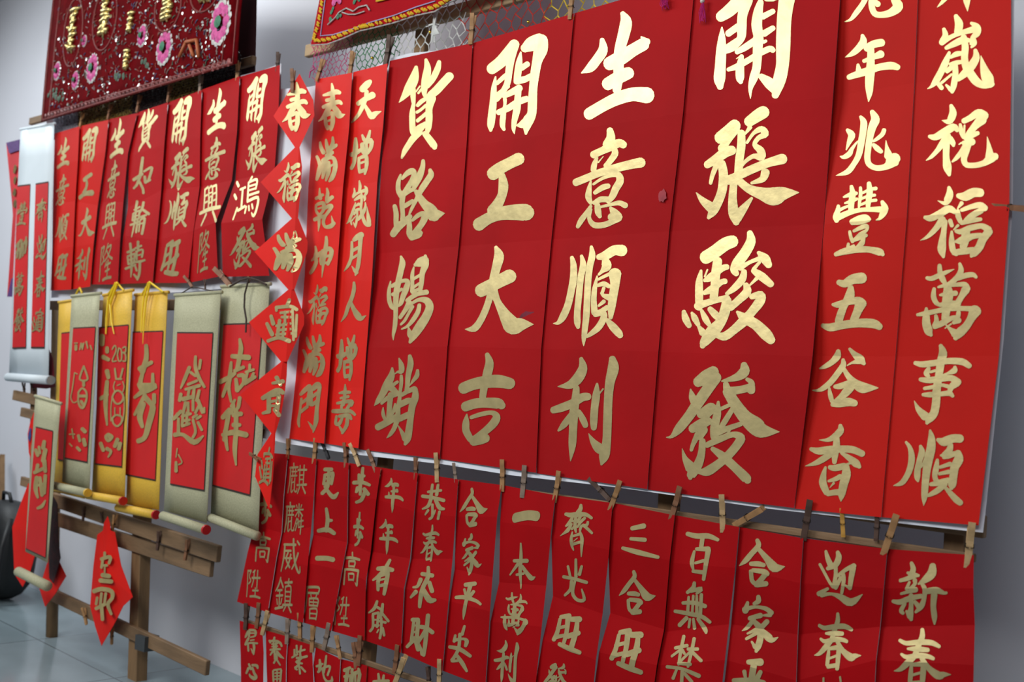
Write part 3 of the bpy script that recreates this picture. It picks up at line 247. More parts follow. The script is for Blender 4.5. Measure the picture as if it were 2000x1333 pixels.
'餘':(15.6,27.9,'6.6,0.9,1.9 4.6,5.9,2.5 0.6,8.9,1.2/6.6,4.9,1.9 9.6,6.9,1.9/3.6,9.9,1.9 7.6,8.9,1.9/3.6,10.9,1.9 3.6,18.9,1.9 1.6,21.9,1.9/7.6,9.9,1.9 6.6,18.9,1.9/3.6,13.9,1.2 6.6,13.9,1.2/3.6,17.9,1.9 7.6,17.9,1.9/10.6,2.9,1.9 9.6,9.9,2.5 7.6,12.9,1.9/10.6,9.9,1.9 14.6,14.9,1.9/8.6,14.9,1.9 12.6,15.9,1.9/9.6,12.9,1.9 9.6,20.9,1.9 8.6,26.9,1.9/7.6,20.9,1.2 6.6,22.9,1.2/10.6,19.9,1.9 11.6,24.9,1.9'),
'恭':(17.5,25.9,'8.2,0.9,1.9 7.2,8.9,2.5/12.2,0.9,1.9 11.2,7.9,2.5/5.2,5.9,1.9 14.2,4.9,1.9/1.2,8.9,2.5 8.2,9.9,2.5 16.2,11.9,2.5/7.2,10.9,2.5 5.2,15.9,2.5 1.2,17.9,1.2/10.2,10.9,2.5 13.2,16.9,3.1 16.2,17.9,1.9/5.2,18.9,1.9 3.2,21.9,1.2/8.2,14.9,1.9 8.2,22.9,1.9 6.2,24.9,1.9/10.2,18.9,1.2 9.2,21.9,1.2/13.2,19.9,1.9 12.2,24.9,1.9'),
'來':(18.9,30.3,'12.8,1.1,2.3 12.8,8.1,3 9.8,15.1,3 7.8,23.1,3 6.8,29.1,2.3/8.8,6.1,3 15.8,7.1,3/7.8,10.1,3 5.8,15.1,2.3 2.8,16.1,1.5/4.8,19.1,3 0.8,23.1,1.5/13.8,12.1,3 15.8,18.1,3/9.8,17.1,3 13.8,24.1,4.6 17.8,24.1,2.3'),
'財':(20.7,30.7,'6.1,4.5,2.3 5.1,12.5,2.3 4.1,19.5,2.3/5.1,4.5,3 9.1,4.5,3/9.1,5.5,3 8.1,17.5,3/6.1,8.5,1.5 9.1,8.5,1.5/5.1,13.5,1.5 9.1,12.5,1.5/5.1,17.5,2.3 9.1,16.5,2.3/6.1,18.5,3 1.1,23.5,2.3/7.1,18.5,3 9.1,25.5,3/16.1,1.5,3 15.1,11.5,3 14.1,21.5,3 13.1,29.5,2.3/11.1,9.5,3 15.1,10.5,3 19.1,13.5,3/14.1,12.5,3 9.1,20.5,2.3/10.1,21.5,0.9 12.1,28.5,3'),
'齊':(65,107,'40.5,3,6 39.5,11,9 34.5,18,9/10.5,21,7 20.5,23,10 34.5,22,11 50.5,22,8 61.5,29,6/23.5,29,6 17.5,39,7 11.5,45,4/22.5,41,5 15.5,53,8 8.5,59,5 0.5,65,1/30.5,28,6 29.5,45,7 31.5,57,4/39.5,27,6 33.5,37,6/20.5,35,5 30.5,35,5/23.5,51,5 28.5,45,4/48.5,29,6 40.5,37,6 34.5,47,4/54.5,37,5 52.5,43,6 42.5,45,6 39.5,53,5/45.5,43,6 54.5,51,6 62.5,59,5/24.5,57,3 22.5,70,6 23.5,83,6 26.5,93,3/26.5,65,5 38.5,61,6/39.5,56,4 43.5,70,7 42.5,90,5 41.5,106,2/26.5,81,6 39.5,77,6/27.5,75,2 34.5,69,2'),
'得':(27,51,'7,4.5,4 4,12.5,5 2,16.5,3/10,4.5,4 9,14.5,4/10,2.5,5 21,3.5,5 21,13.5,4 12,16.5,3/12,8.5,3 20,8.5,3/8,18.5,5 3,28.5,5/2,30.5,4 12,27.5,4 25,28.5,4/7,28.5,4 8,42.5,4/18,27.5,5 19,36.5,5 18,49.5,3/13,38.5,2 17,46.5,4/12,22.5,3 19,21.5,3'),
'心':(26,34,'7,2,4 11,12,5/14,4,5 22,5,6 24,10,4/6,10,5 2,20,4/14,9,4 17,19,5 21,27,6 17,30,8 10,26,5 8,22,3'),
'賽':(31,57.5,'12,2,4 11,7,5/2,8,4 4,12,4/3,9,4 15,9,5 23,13,5 26,19,4/7,15,3 18,14,3/7,20,3 18,19,3/10,10,4 11,26,4/15,12,4 15,26,4/4,26,4 13,25,5 23,25,4/9,29,5 4,36,3/17,30,5 23,38,6 30,43,2/12,28,4 13,44,4/16,34,4 17,44,4/12,38,3 17,38,3/12,44,3 17,44,3/14,46,4 11,52,4/17,46,4 23,56,3'),
'寶':(20,28,'2,6,4 3,26,4/18,4,4 16,26,4/4,4,4 17,2,4/6,10,3 16,9,3/6,16,3 15,15,3/5,22,3 15,21,3/10,4,3 10,26,3'),
'紫':(32.5,59,'10,2,4 11,16,4/19,3,4 17,16,4/6,10,4 6,22,4 2,25,3/2,25,4 12,19,4/14,14,4 26,10,4/17,16,4 19,25,5 30,23,5/11,26,5 20,27,4 10,34,5 21,37,4/16,32,4 14,40,5 8,45,5/8,47,4 11,49,4/15,40,4 17,57,4/19,44,4 27,53,4'),
'地':(32.5,56,'6.5,10,4 8.5,22,6 6.5,33,5/2.5,23,5 12.5,18,4/4.5,34,5 12.5,27,3/18.5,2,4 17.5,20,5 15.5,35,4/12.5,27,4 24.5,22,5 26.5,27,4 22.5,40,4/13.5,30,4 15.5,45,4 21.5,53,6 29.5,51,6 30.5,42,2'),
'瑞':(24,24.5,'2.5,5,5 9.5,2,4/6.5,5,5 4.5,19,5/2.5,13,4 8.5,12,4/12.5,4,4 12.5,9,4 20.5,7,5 20.5,3,3/10.5,12,4 21.5,8,5 20.5,21,4/10.5,13,4 9.5,23,3/13.5,11,3 12.5,23,3/16.5,11,3 16.5,23,3'),
'草':(23,13.5,'8,1.5,3 9,10.5,4/15,3.5,3 14,10.5,4/2,11.5,4 21,10.5,4'),
'如':(31.5,58.1,'16.5,2,4.1 14.5,16,4.9 12.5,29,4.9 7.5,43,4.1 2.5,49,3.3/2.5,36,4.9 15.5,27,4.9/11.5,39,4.1 16.5,49,4.1 17.5,56,4.1/19.5,31,4.1 20.5,39,4.9/18.5,23,3.3 29.5,17,4.1 29.5,23,4.1 25.5,36,4.1/20.5,40,4.1 27.5,36,4.1'),
'輪':(32.1,57.9,'11.6,2,4.1 9.6,12.1,4.1/7.6,15.1,3.3 15.6,11.1,3.3/5.6,21.1,3.3 4.6,32,3.3/6.6,20.1,2.5 14.6,17.1,3.3/15.6,17.1,3.3 14.6,29.1,3.3/6.6,26.1,2.5 14.6,24.1,2.5/5.6,32,3.3 14.6,29.1,3.3/1.6,39,3.3 15.6,34,3.3/10.6,7,3.3 7.6,37,3.3 3.6,57,1.6/21.6,4,4.1 19.6,13.1,4.1 14.6,22.1,3.3/19.6,15.1,4.1 29.6,22.1,4.9/17.6,27.1,3.3 25.6,24.1,3.3/12.6,32,3.3 10.6,50,3.3/17.6,31.1,3.3 23.6,29.1,4.1 19.6,52,4.1/16.6,32,2.5 14.6,49,2.5/12.6,39,2.5 21.6,36,2.5'),
'轉':(32.7,61.7,'9,5,4.1 10,15,4.1/5,18,4.1 15,14,4.1/5,25,3.3 6,35,3.3/5,24,3.3 16,20,3.3/16,21,3.3 15,33,3.3/6,30,2.5 15,27,2.5/6,36,3.3 15,34,3.3/2,43,4.1 17,37,3.3/10,17,3.3 11,40,4.1 10,56,1.6/21,2,4.1 21,13,4.1/17,12,3.3 26,8,3.3/18,17,3.3 28,14,3.3 27,25,3.3/19,23,2.5 27,21,2.5/19,17,3.3 19,29,3.3/15,33,3.3 24,32,4.1 31,30,3.3/24,33,4.1 23,50,4.1 20,60,3.3/15,52,3.3 20,58,4.1/17,40,3.3 19,46,3.3'),
'招':(31.3,41.7,'22.6,1.6,3.3 20.6,6.6,3.3/10.6,8.6,3.3 23.6,7.6,3.3 29.6,10.6,3.3/10.6,8.6,3.3 10.6,11.6,2.5/14.6,13.6,2.5 23.6,12.6,2.5/15.6,17.6,2.5 23.6,17.6,2.5/18.6,12.6,2.5 18.6,22.6,2.5/5.6,16.6,3.3 7.6,23.6,4.1/1.6,23.6,3.3 6.6,33.6,4.1/2.6,39.6,3.3 12.6,36.6,3.3 22.6,39.6,4.1/13.6,20.6,3.3 11.6,34.6,3.3/17.6,23.6,2.5 16.6,36.6,2.5/10.6,25.6,2.5 23.6,23.6,2.5/11.6,29.6,2.5 23.6,28.6,2.5/10.6,33.6,2.5 24.6,32.6,2.5/25.6,10.6,2.5 26.6,38.6,2.5/29.6,15.6,2.5 28.6,35.6,2.5'),
'貴':(12.3,22.3,'8.1,1.1,2.3 10.1,5.1,1.5/6.1,4.1,1.5 11.1,3.1,2.3/1.1,12.1,2.3 8.1,8.1,3 11.1,9.1,2.3/4.1,12.1,2.3 4.1,18.1,2.3/4.1,11.1,1.5 9.1,10.1,1.5/9.1,11.1,2.3 8.1,18.1,2.3/4.1,14.1,1.5 9.1,13.1,1.5/4.1,16.1,1.5 8.1,16.1,1.5/4.1,19.1,2.3 1.1,20.1,1.5/7.1,18.1,2.3 9.1,21.1,2.3'),
'接':(73,81.5,'12.5,2,4 12.5,36,5 11.5,71,5 6.5,68,3/2.5,24,5 24.5,18,5/2.5,51,5 24.5,42,4/46.5,2,4 48.5,12,4/32.5,18,5 66.5,14,5/40.5,22,4 42.5,30,3/58.5,20,4 54.5,30,4/28.5,38,5 70.5,34,5/46.5,40,5 38.5,60,5 64.5,74,5/60.5,46,5 50.5,66,5 32.5,80,3'),
'吉祥如意':(31.4,103.9,'17.9,1.1,2.3 18.9,8.1,3.8 17.9,15.1,3.8 15.9,26.1,3.8/11.9,15.1,3.8 24.9,16.1,4.6/13.9,27.1,3 20.9,24.1,3/10.9,20.1,2.3 9.9,31.1,3.8 8.9,41.1,3 10.9,52.1,2.3/1.9,36.1,3.8 9.9,32.1,3.8 13.9,29.1,3/7.9,37.1,3 4.9,45.1,3 3.9,48.1,2.3/14.9,34.1,3 15.9,43.1,3.8/16.9,31.1,3 20.9,31.1,3.8 20.9,37.1,3 15.9,43.1,3/25.9,22.1,2.3 25.9,26.1,2.3/22.9,28.1,2.3 28.9,26.1,2.3/23.9,29.1,2.3 22.9,34.1,2.3/28.9,29.1,2.3 26.9,34.1,2.3/21.9,37.1,3.8 29.9,32.1,3/13.9,51.1,2.3 10.9,56.1,2.3/3.9,65.1,3.8 9.9,59.1,4.6 10.9,61.1,3.8/8.9,61.1,3.8 6.9,73.1,3.8 4.9,83.1,3/5.9,76.1,3.8 6.9,86.1,3 7.9,91.1,2.3/12.9,53.1,2.3 12.9,58.1,3/17.9,49.1,3 16.9,56.1,3 14.9,59.1,2.3/12.9,63.1,3.8 18.9,62.1,3.8/12.9,71.1,3.8 17.9,71.1,3/3.9,79.1,3 12.9,77.1,4.6 22.9,79.1,4.6/14.9,59.1,3.8 14.9,76.1,3.8 13.9,91.1,3.8 14.9,103.1,1.5'),
'錢進':(27.7,95.7,'19.5,1.1,2.3 19.5,10.1,3 22.5,19.1,3 26.5,26.1,2.3/23.5,4.1,2.3 22.5,11.1,2.3/14.5,10.1,3 10.5,20.1,3 7.5,27.1,1.5/15.5,14.1,2.3 19.5,17.1,2.3/13.5,24.1,2.3 20.5,21.1,2.3/11.5,28.1,2.3 22.5,25.1,3/7.5,32.1,3 6.5,37.1,3/14.5,27.1,2.3 13.5,33.1,2.3/18.5,27.1,2.3 17.5,35.1,3/22.5,29.1,2.3 20.5,37.1,3/9.5,36.1,3.8 17.5,34.1,3/11.5,39.1,3 9.5,47.1,2.3/13.5,39.1,2.3 13.5,47.1,2.3/17.5,37.1,2.3 17.5,45.1,2.3/21.5,37.1,3 25.5,47.1,3 26.5,43.1,1.5/22.5,41.1,2.3 19.5,47.1,2.3/4.5,48.1,2.3 3.5,51.1,2.3/1.5,52.1,3 7.5,46.1,3/5.5,52.1,2.3 5.5,63.1,3/9.5,47.1,2.3 8.5,57.1,2.3/12.5,47.1,2.3 12.5,57.1,2.3/8.5,50.1,2.3 15.5,48.1,2.3/8.5,54.1,2.3 14.5,53.1,2.3/8.5,58.1,2.3 14.5,56.1,2.3/17.5,51.1,2.3 20.5,49.1,2.3/17.5,53.1,2.3 19.5,62.1,2.3 17.5,67.1,2.3/21.5,55.1,2.3 24.5,61.1,2.3/20.5,52.1,2.3 23.5,50.1,2.3/2.5,65.1,3.8 9.5,65.1,3 18.5,71.1,4.6 25.5,66.1,1.5/4.5,76.1,1.1 3.5,83.1,1.1/5.5,81.1,1.1 8.5,87.1,1.1 5.5,89.1,1.1/3.5,87.1,2.3 3.5,94.1,3'),
'壽b':(18.7,76.4,'10.1,1.5,3 10.1,11.5,3.8 7.1,21.5,4.6/5.1,19.5,3.8 14.1,14.5,3/7.1,23.5,3 6.1,31.5,3.8 16.1,32.5,4.6/15.1,23.5,2.3 15.1,31.5,3/5.1,31.5,4.6 9.1,35.5,6.1 17.1,33.5,3/1.1,41.5,2.3 9.1,35.5,4.6/9.1,39.5,3 5.1,47.5,3 1.1,54.5,2.3/9.1,41.5,4.6 13.1,45.5,3.8 15.1,49.5,4.6 12.1,61.5,4.6 9.1,71.5,3.8 4.1,74.5,3.8/8.1,46.5,3.8 5.1,55.5,4.6 7.1,63.5,3/16.1,39.5,3 16.1,45.5,3'),
'福兔':(21.1,95,'2.5,2.3,4.6 2.5,8.3,3.8/6.5,11.3,3 6.5,14.3,3/3.5,18.3,3.8 7.5,20.3,3/10.5,12.3,1.1 12.5,9.3,1.1 13.5,13.3,1.1 10.5,21.3,1.1 13.5,21.3,1.1/15.5,11.3,1.1 14.5,16.3,1.1 15.5,21.3,1.1 17.5,20.3,1.1 17.5,13.3,1.1 15.5,11.3,1.1/18.5,11.3,1.1 20.5,10.3,1.1 20.5,14.3,1.1 18.5,14.8,1.1 20.5,16.3,1.1 20.5,21.3,1.1 18.5,21.3,1.1/6.5,29.3,3.8 7.5,34.3,3/6.5,37.3,3 5.5,49.3,3.8 5.5,59.3,3 6.5,70.3,1.5/1.5,50.3,3 6.5,47.3,3/12.5,27.3,1.5 13.5,35.3,1.5/18.5,27.3,1.5 16.5,35.3,1.5/13.5,35.3,1.5 17.5,35.3,1.5/12.5,37.3,0.9 11.5,41.3,0.9 12.5,45.3,0.9/18.5,37.3,0.9 19.5,41.3,0.9 18.5,45.3,0.9/14.5,40.3,0.9 16.5,39.3,0.9/10.5,49.3,1.5 12.5,45.3,1.5 15.5,44.3,1.5 18.5,47.3,1.5 18.5,51.3,1.5 15.5,54.3,1.5 12.5,53.3,1.5 10.5,49.3,1.5/10.5,49.3,0.9 9.5,57.3,0.9 9.5,67.3,0.9/19.5,49.3,0.9 19.5,59.3,0.9 18.5,67.3,0.9/12.5,57.3,0.9 12.5,63.3,0.9/16.5,57.3,0.9 16.5,63.3,0.9/10.5,65.3,1.5 13.5,62.8,1.5 17.5,64.3,1.5 17.5,68.3,1.5 14.5,71.3,1.5 11.5,69.3,1.5 10.5,65.3,1.5/7.5,77.3,2.3 10.5,79.3,2.3 7.5,82.3,2.3 5.5,79.3,2.3 7.5,77.3,2.3/7.5,79.3,1.5 8.5,80.3,1.5/14.5,81.3,3 12.5,86.3,3/16.5,84.3,3 15.5,88.3,3/1.5,84.3,3 3.5,89.3,3/6.5,88.3,3 9.5,90.3,2.3 7.5,94.3,1.5'),
'福瓶':(18.1,84.9,'4.6,1.8,1.1 6.6,1.8,1.1/5.6,3.8,2.3 5.6,6.8,2.3/9.6,1.8,1.1 8.6,6.8,1.1/11.6,1.8,1.1 10.6,3.8,2.3 10.6,6.8,0.9/13.6,0.8,1.5 14.6,5.8,1.1/16.6,3.8,1.1 17.6,6.8,1.1/11.6,19.8,1.5 8.6,29.8,1.5 14.6,29.8,1.5 11.6,19.8,1.5/11.6,31.8,2.3 11.6,34.8,2.3/7.6,39.8,1.5 10.6,36.8,1.5 13.6,39.8,1.5 13.6,45.8,1.5 10.6,51.8,2.3 7.6,47.8,1.5 7.6,39.8,1.5/8.6,42.8,2.3 12.6,42.8,2.3/9.6,46.8,2.3 11.6,49.8,2.3/4.6,24.8,0.9 3.6,31.8,0.9 2.6,38.8,0.9 1.6,43.8,0.9 3.6,47.8,0.9 6.6,46.8,0.9/4.6,24.8,0.9 6.6,25.8,0.9/2.6,67.8,1.1 3.6,74.8,1.1/0.6,71.8,1.1 4.6,71.8,1.1/0.6,78.8,1.1 2.6,80.8,1.1/7.6,72.8,2.3 8.6,76.8,2.3/10.6,67.8,3 12.6,69.8,3/6.6,81.8,2.3 8.6,83.8,2.3/11.6,75.8,3 12.6,79.8,3'),
'福筆':(13.7,64.9,'10.6,1.6,3.3 9.6,7.6,4.1/5.6,6.6,2.5 6.6,12.6,2.5/2.6,9.6,3.3 4.6,14.6,3.3/11.6,9.6,4.1 9.6,19.6,4.1/4.6,23.6,3.3 3.6,28.6,3.3/10.6,19.6,4.1 11.6,29.6,3.3/1.6,30.6,3.3 10.6,26.6,3.3/3.6,35.6,4.1 2.6,45.6,4.1 4.6,53.6,2.5/6.6,35.6,3.3 8.6,51.6,3.3/11.6,33.6,3.3 10.6,49.6,3.3/4.6,42.6,2.5 11.6,40.6,2.5/4.6,63.6,2.5 8.6,61.6,3.3 11.6,56.6,1.6'),
'春聯':(20.7,64.9,'12.1,1.2,2.5 12.1,6.2,2.5/9.1,7.2,3.3 17.1,5.2,3.3 16.1,11.2,2.5/10.1,9.2,2.5 9.1,15.2,2.5/11.1,13.2,2.5 14.1,13.2,2.5/12.1,15.2,1.6 12.1,21.2,1.6/10.1,22.2,4.1 16.1,23.2,4.1/8.1,27.2,4.1 18.1,28.2,4.1/2.1,37.2,4.1 9.1,35.2,4.1 18.1,37.2,4.1 19.1,43.2,3.3 15.1,49.2,3.3 18.1,58.2,2.5/9.1,39.2,2.5 8.1,49.2,2.5/5.1,43.2,2.5 4.1,49.2,2.5/4.1,53.2,3.3 12.1,49.2,3.3/9.1,51.2,3.3 10.1,63.2,3.3/13.1,39.2,2.5 12.1,47.2,2.5'),
'高':(86,104,'42,4,8 44,16,8/4,22,8 42,19,9 82,22,8/26,30,7 28,46,7/26,30,7 58,29,8 56,45,7/28,45,6 56,44,6/8,56,8 4,100,8/6,56,7 42,54,8 80,55,9/80,56,9 76,82,9 72,99,9 64,92,4/28,68,7 30,86,7/28,68,6 56,67,7 54,85,7/30,85,6 54,84,6'),
'陞':(99.5,103,'3.5,8,7 5.5,60,7 4.5,100,6/3.5,10,7 25.5,7,8/25.5,8,8 15.5,28,6 27.5,42,7 13.5,54,6/53.5,4,7 39.5,12,6/35.5,32,8 89.5,28,8/49.5,8,7 45.5,40,7 35.5,64,6/71.5,4,8 71.5,66,7/43.5,76,7 81.5,73,7/61.5,66,7 61.5,96,8/27.5,98,8 61.5,95,9 95.5,98,8'),
'麒':(106.5,100,'28.5,3.5,7 30.5,13.5,7/8.5,17.5,7 52.5,14.5,7/12.5,17.5,7 10.5,61.5,7 2.5,97.5,5/20.5,29.5,5 48.5,28.5,5/26.5,19.5,5 25.5,43.5,5/40.5,19.5,5 39.5,43.5,5/18.5,43.5,6 48.5,41.5,6/22.5,51.5,6 20.5,93.5,6 32.5,87.5,4/22.5,65.5,5 34.5,61.5,5/38.5,49.5,6 38.5,87.5,6 50.5,91.5,6 52.5,81.5,4/64.5,9.5,6 64.5,67.5,6/86.5,7.5,6 85.5,67.5,6/54.5,23.5,7 100.5,21.5,7/66.5,39.5,5 84.5,38.5,5/66.5,53.5,5 84.5,52.5,5/52.5,71.5,7 102.5,68.5,8/66.5,77.5,7 56.5,97.5,5/82.5,75.5,7 98.5,95.5,8'),
'麟':(105.5,104.5,'28.5,3.5,7 30.5,13.5,7/8.5,17.5,7 52.5,14.5,7/12.5,17.5,7 10.5,61.5,7 2.5,97.5,5/20.5,29.5,5 48.5,28.5,5/26.5,19.5,5 25.5,43.5,5/40.5,19.5,5 39.5,43.5,5/18.5,43.5,6 48.5,41.5,6/22.5,51.5,6 20.5,93.5,6 32.5,87.5,4/22.5,65.5,5 34.5,61.5,5/38.5,49.5,6 38.5,87.5,6 50.5,91.5,6 52.5,81.5,4/76.5,5.5,6 76.5,45.5,6/56.5,25.5,6 98.5,22.5,6/62.5,9.5,5 66.5,17.5,5/90.5,7.5,5 86.5,15.5,5/72.5,29.5,5 58.5,45.5,5/80.5,29.5,6 96.5,43.5,6/66.5,51.5,5 56.5,77.5,5/64.5,57.5,5 74.5,56.5,6 60.5,91.5,5/60.5,65.5,5 68.5,71.5,5/90.5,47.5,6 88.5,101.5,6/78.5,61.5,5 100.5,58.5,6/78.5,61.5,5 78.5,79.5,5/76.5,81.5,5 102.5,77.5,6'),
'威':(100,103,'12.5,24.5,8 70.5,19.5,8/16.5,24.5,8 14.5,62.5,8 2.5,100.5,5/22.5,42.5,7 48.5,39.5,7/34.5,46.5,7 26.5,66.5,7 44.5,86.5,8/48.5,50.5,7 40.5,74.5,7 24.5,92.5,5/20.5,64.5,6 54.5,60.5,6/58.5,4.5,9 62.5,38.5,9 72.5,72.5,10 88.5,96.5,9 96.5,94.5,7 96.5,78.5,3/84.5,42.5,8 72.5,68.5,7 56.5,90.5,5/78.5,8.5,7 88.5,16.5,7'),
'鎮':(108.5,102.5,'28.5,3.5,7 18.5,25.5,8 2.5,43.5,5/28.5,7.5,7 46.5,29.5,8/14.5,41.5,7 40.5,38.5,7/8.5,57.5,7 46.5,53.5,7/27.5,41.5,7 27.5,91.5,7/12.5,67.5,6 16.5,81.5,6/42.5,63.5,6 36.5,79.5,6/4.5,95.5,8 50.5,87.5,8/56.5,15.5,7 98.5,11.5,8/78.5,3.5,7 76.5,23.5,7/60.5,27.5,6 62.5,77.5,6/60.5,27.5,6 92.5,25.5,7 91.5,75.5,7/62.5,41.5,5 90.5,40.5,5/62.5,55.5,5 90.5,54.5,5/62.5,68.5,5 90.5,67.5,5/50.5,81.5,8 104.5,77.5,8/66.5,85.5,7 54.5,99.5,5/84.5,83.5,7 100.5,98.5,8'),
'層':(90.5,101.5,'14.5,8,8 86.5,4,8 84.5,22,8/18.5,24,7 84.5,21,7/16.5,10,8 14.5,60,8 2.5,98,5/40.5,28,6 44.5,36,6/76.5,26,6 70.5,35,6/32.5,40,6 34.5,60,6/32.5,40,6 84.5,38,7 82.5,60,7/58.5,40,5 57.5,58,5/34.5,50,5 82.5,48,5/34.5,60,6 82.5,58,6/38.5,70,7 40.5,98,7/38.5,70,6 80.5,68,7 78.5,98,7/40.5,83,5 78.5,82,5/40.5,97,6 78.5,96,6'),
'隆':(102,103.5,'4,9.5,8 5,99.5,7/4,11.5,7 26,8.5,8 17,29.5,6 29,43.5,7 14,55.5,6/54,3.5,7 42,21.5,7 30,33.5,5/50,13.5,6 80,10.5,8 62,35.5,7 34,49.5,5/48,21.5,6 68,37.5,7 96,47.5,8/52,51.5,6 42,65.5,6/46,61.5,6 84,57.5,7/48,77.5,6 80,74.5,6/64,49.5,8 64,97.5,8/32,99.5,8 64,96.5,9 98,98.5,8'),
'興':(106.5,95.5,'24,7,7 22,53,7/24,7,6 40,3,6/24,23,5 38,21,5/24,39,5 38,37,5/82,5,7 82,53,7/66,5,6 82,4,6/68,23,5 82,21,5/68,39,5 82,37,5/44,7,6 44,51,6/44,7,5 62,6,6 61,51,6/46,19,4 60,18,4/48,29,5 48,43,5/48,29,4 58,28,5 58,42,5/48,42,4 58,41,4/4,61,8 52,57,10 102,59,9/36,67,8 16,91,6/68,65,8 90,91,9'),
'鴻':(103,103.5,'10,7.5,8 18,17.5,8/4,37.5,8 12,47.5,8/4,95.5,5 18,71.5,7/26,27.5,6 46,25.5,6/36,27.5,7 35,71.5,7/22,77.5,7 48,71.5,7/70,3.5,7 62,13.5,6/58,15.5,6 58,61.5,7/58,15.5,6 90,13.5,7 88,35.5,6/60,25.5,5 88,24.5,5/60,35.5,5 88,34.5,5/58,47.5,6 100,45.5,6/58,61.5,7 98,58.5,8 94,87.5,8 84,99.5,8 76,91.5,4/54,73.5,6 50,87.5,6/64,73.5,6 66,83.5,6/76,71.5,6 80,81.5,6'),
}
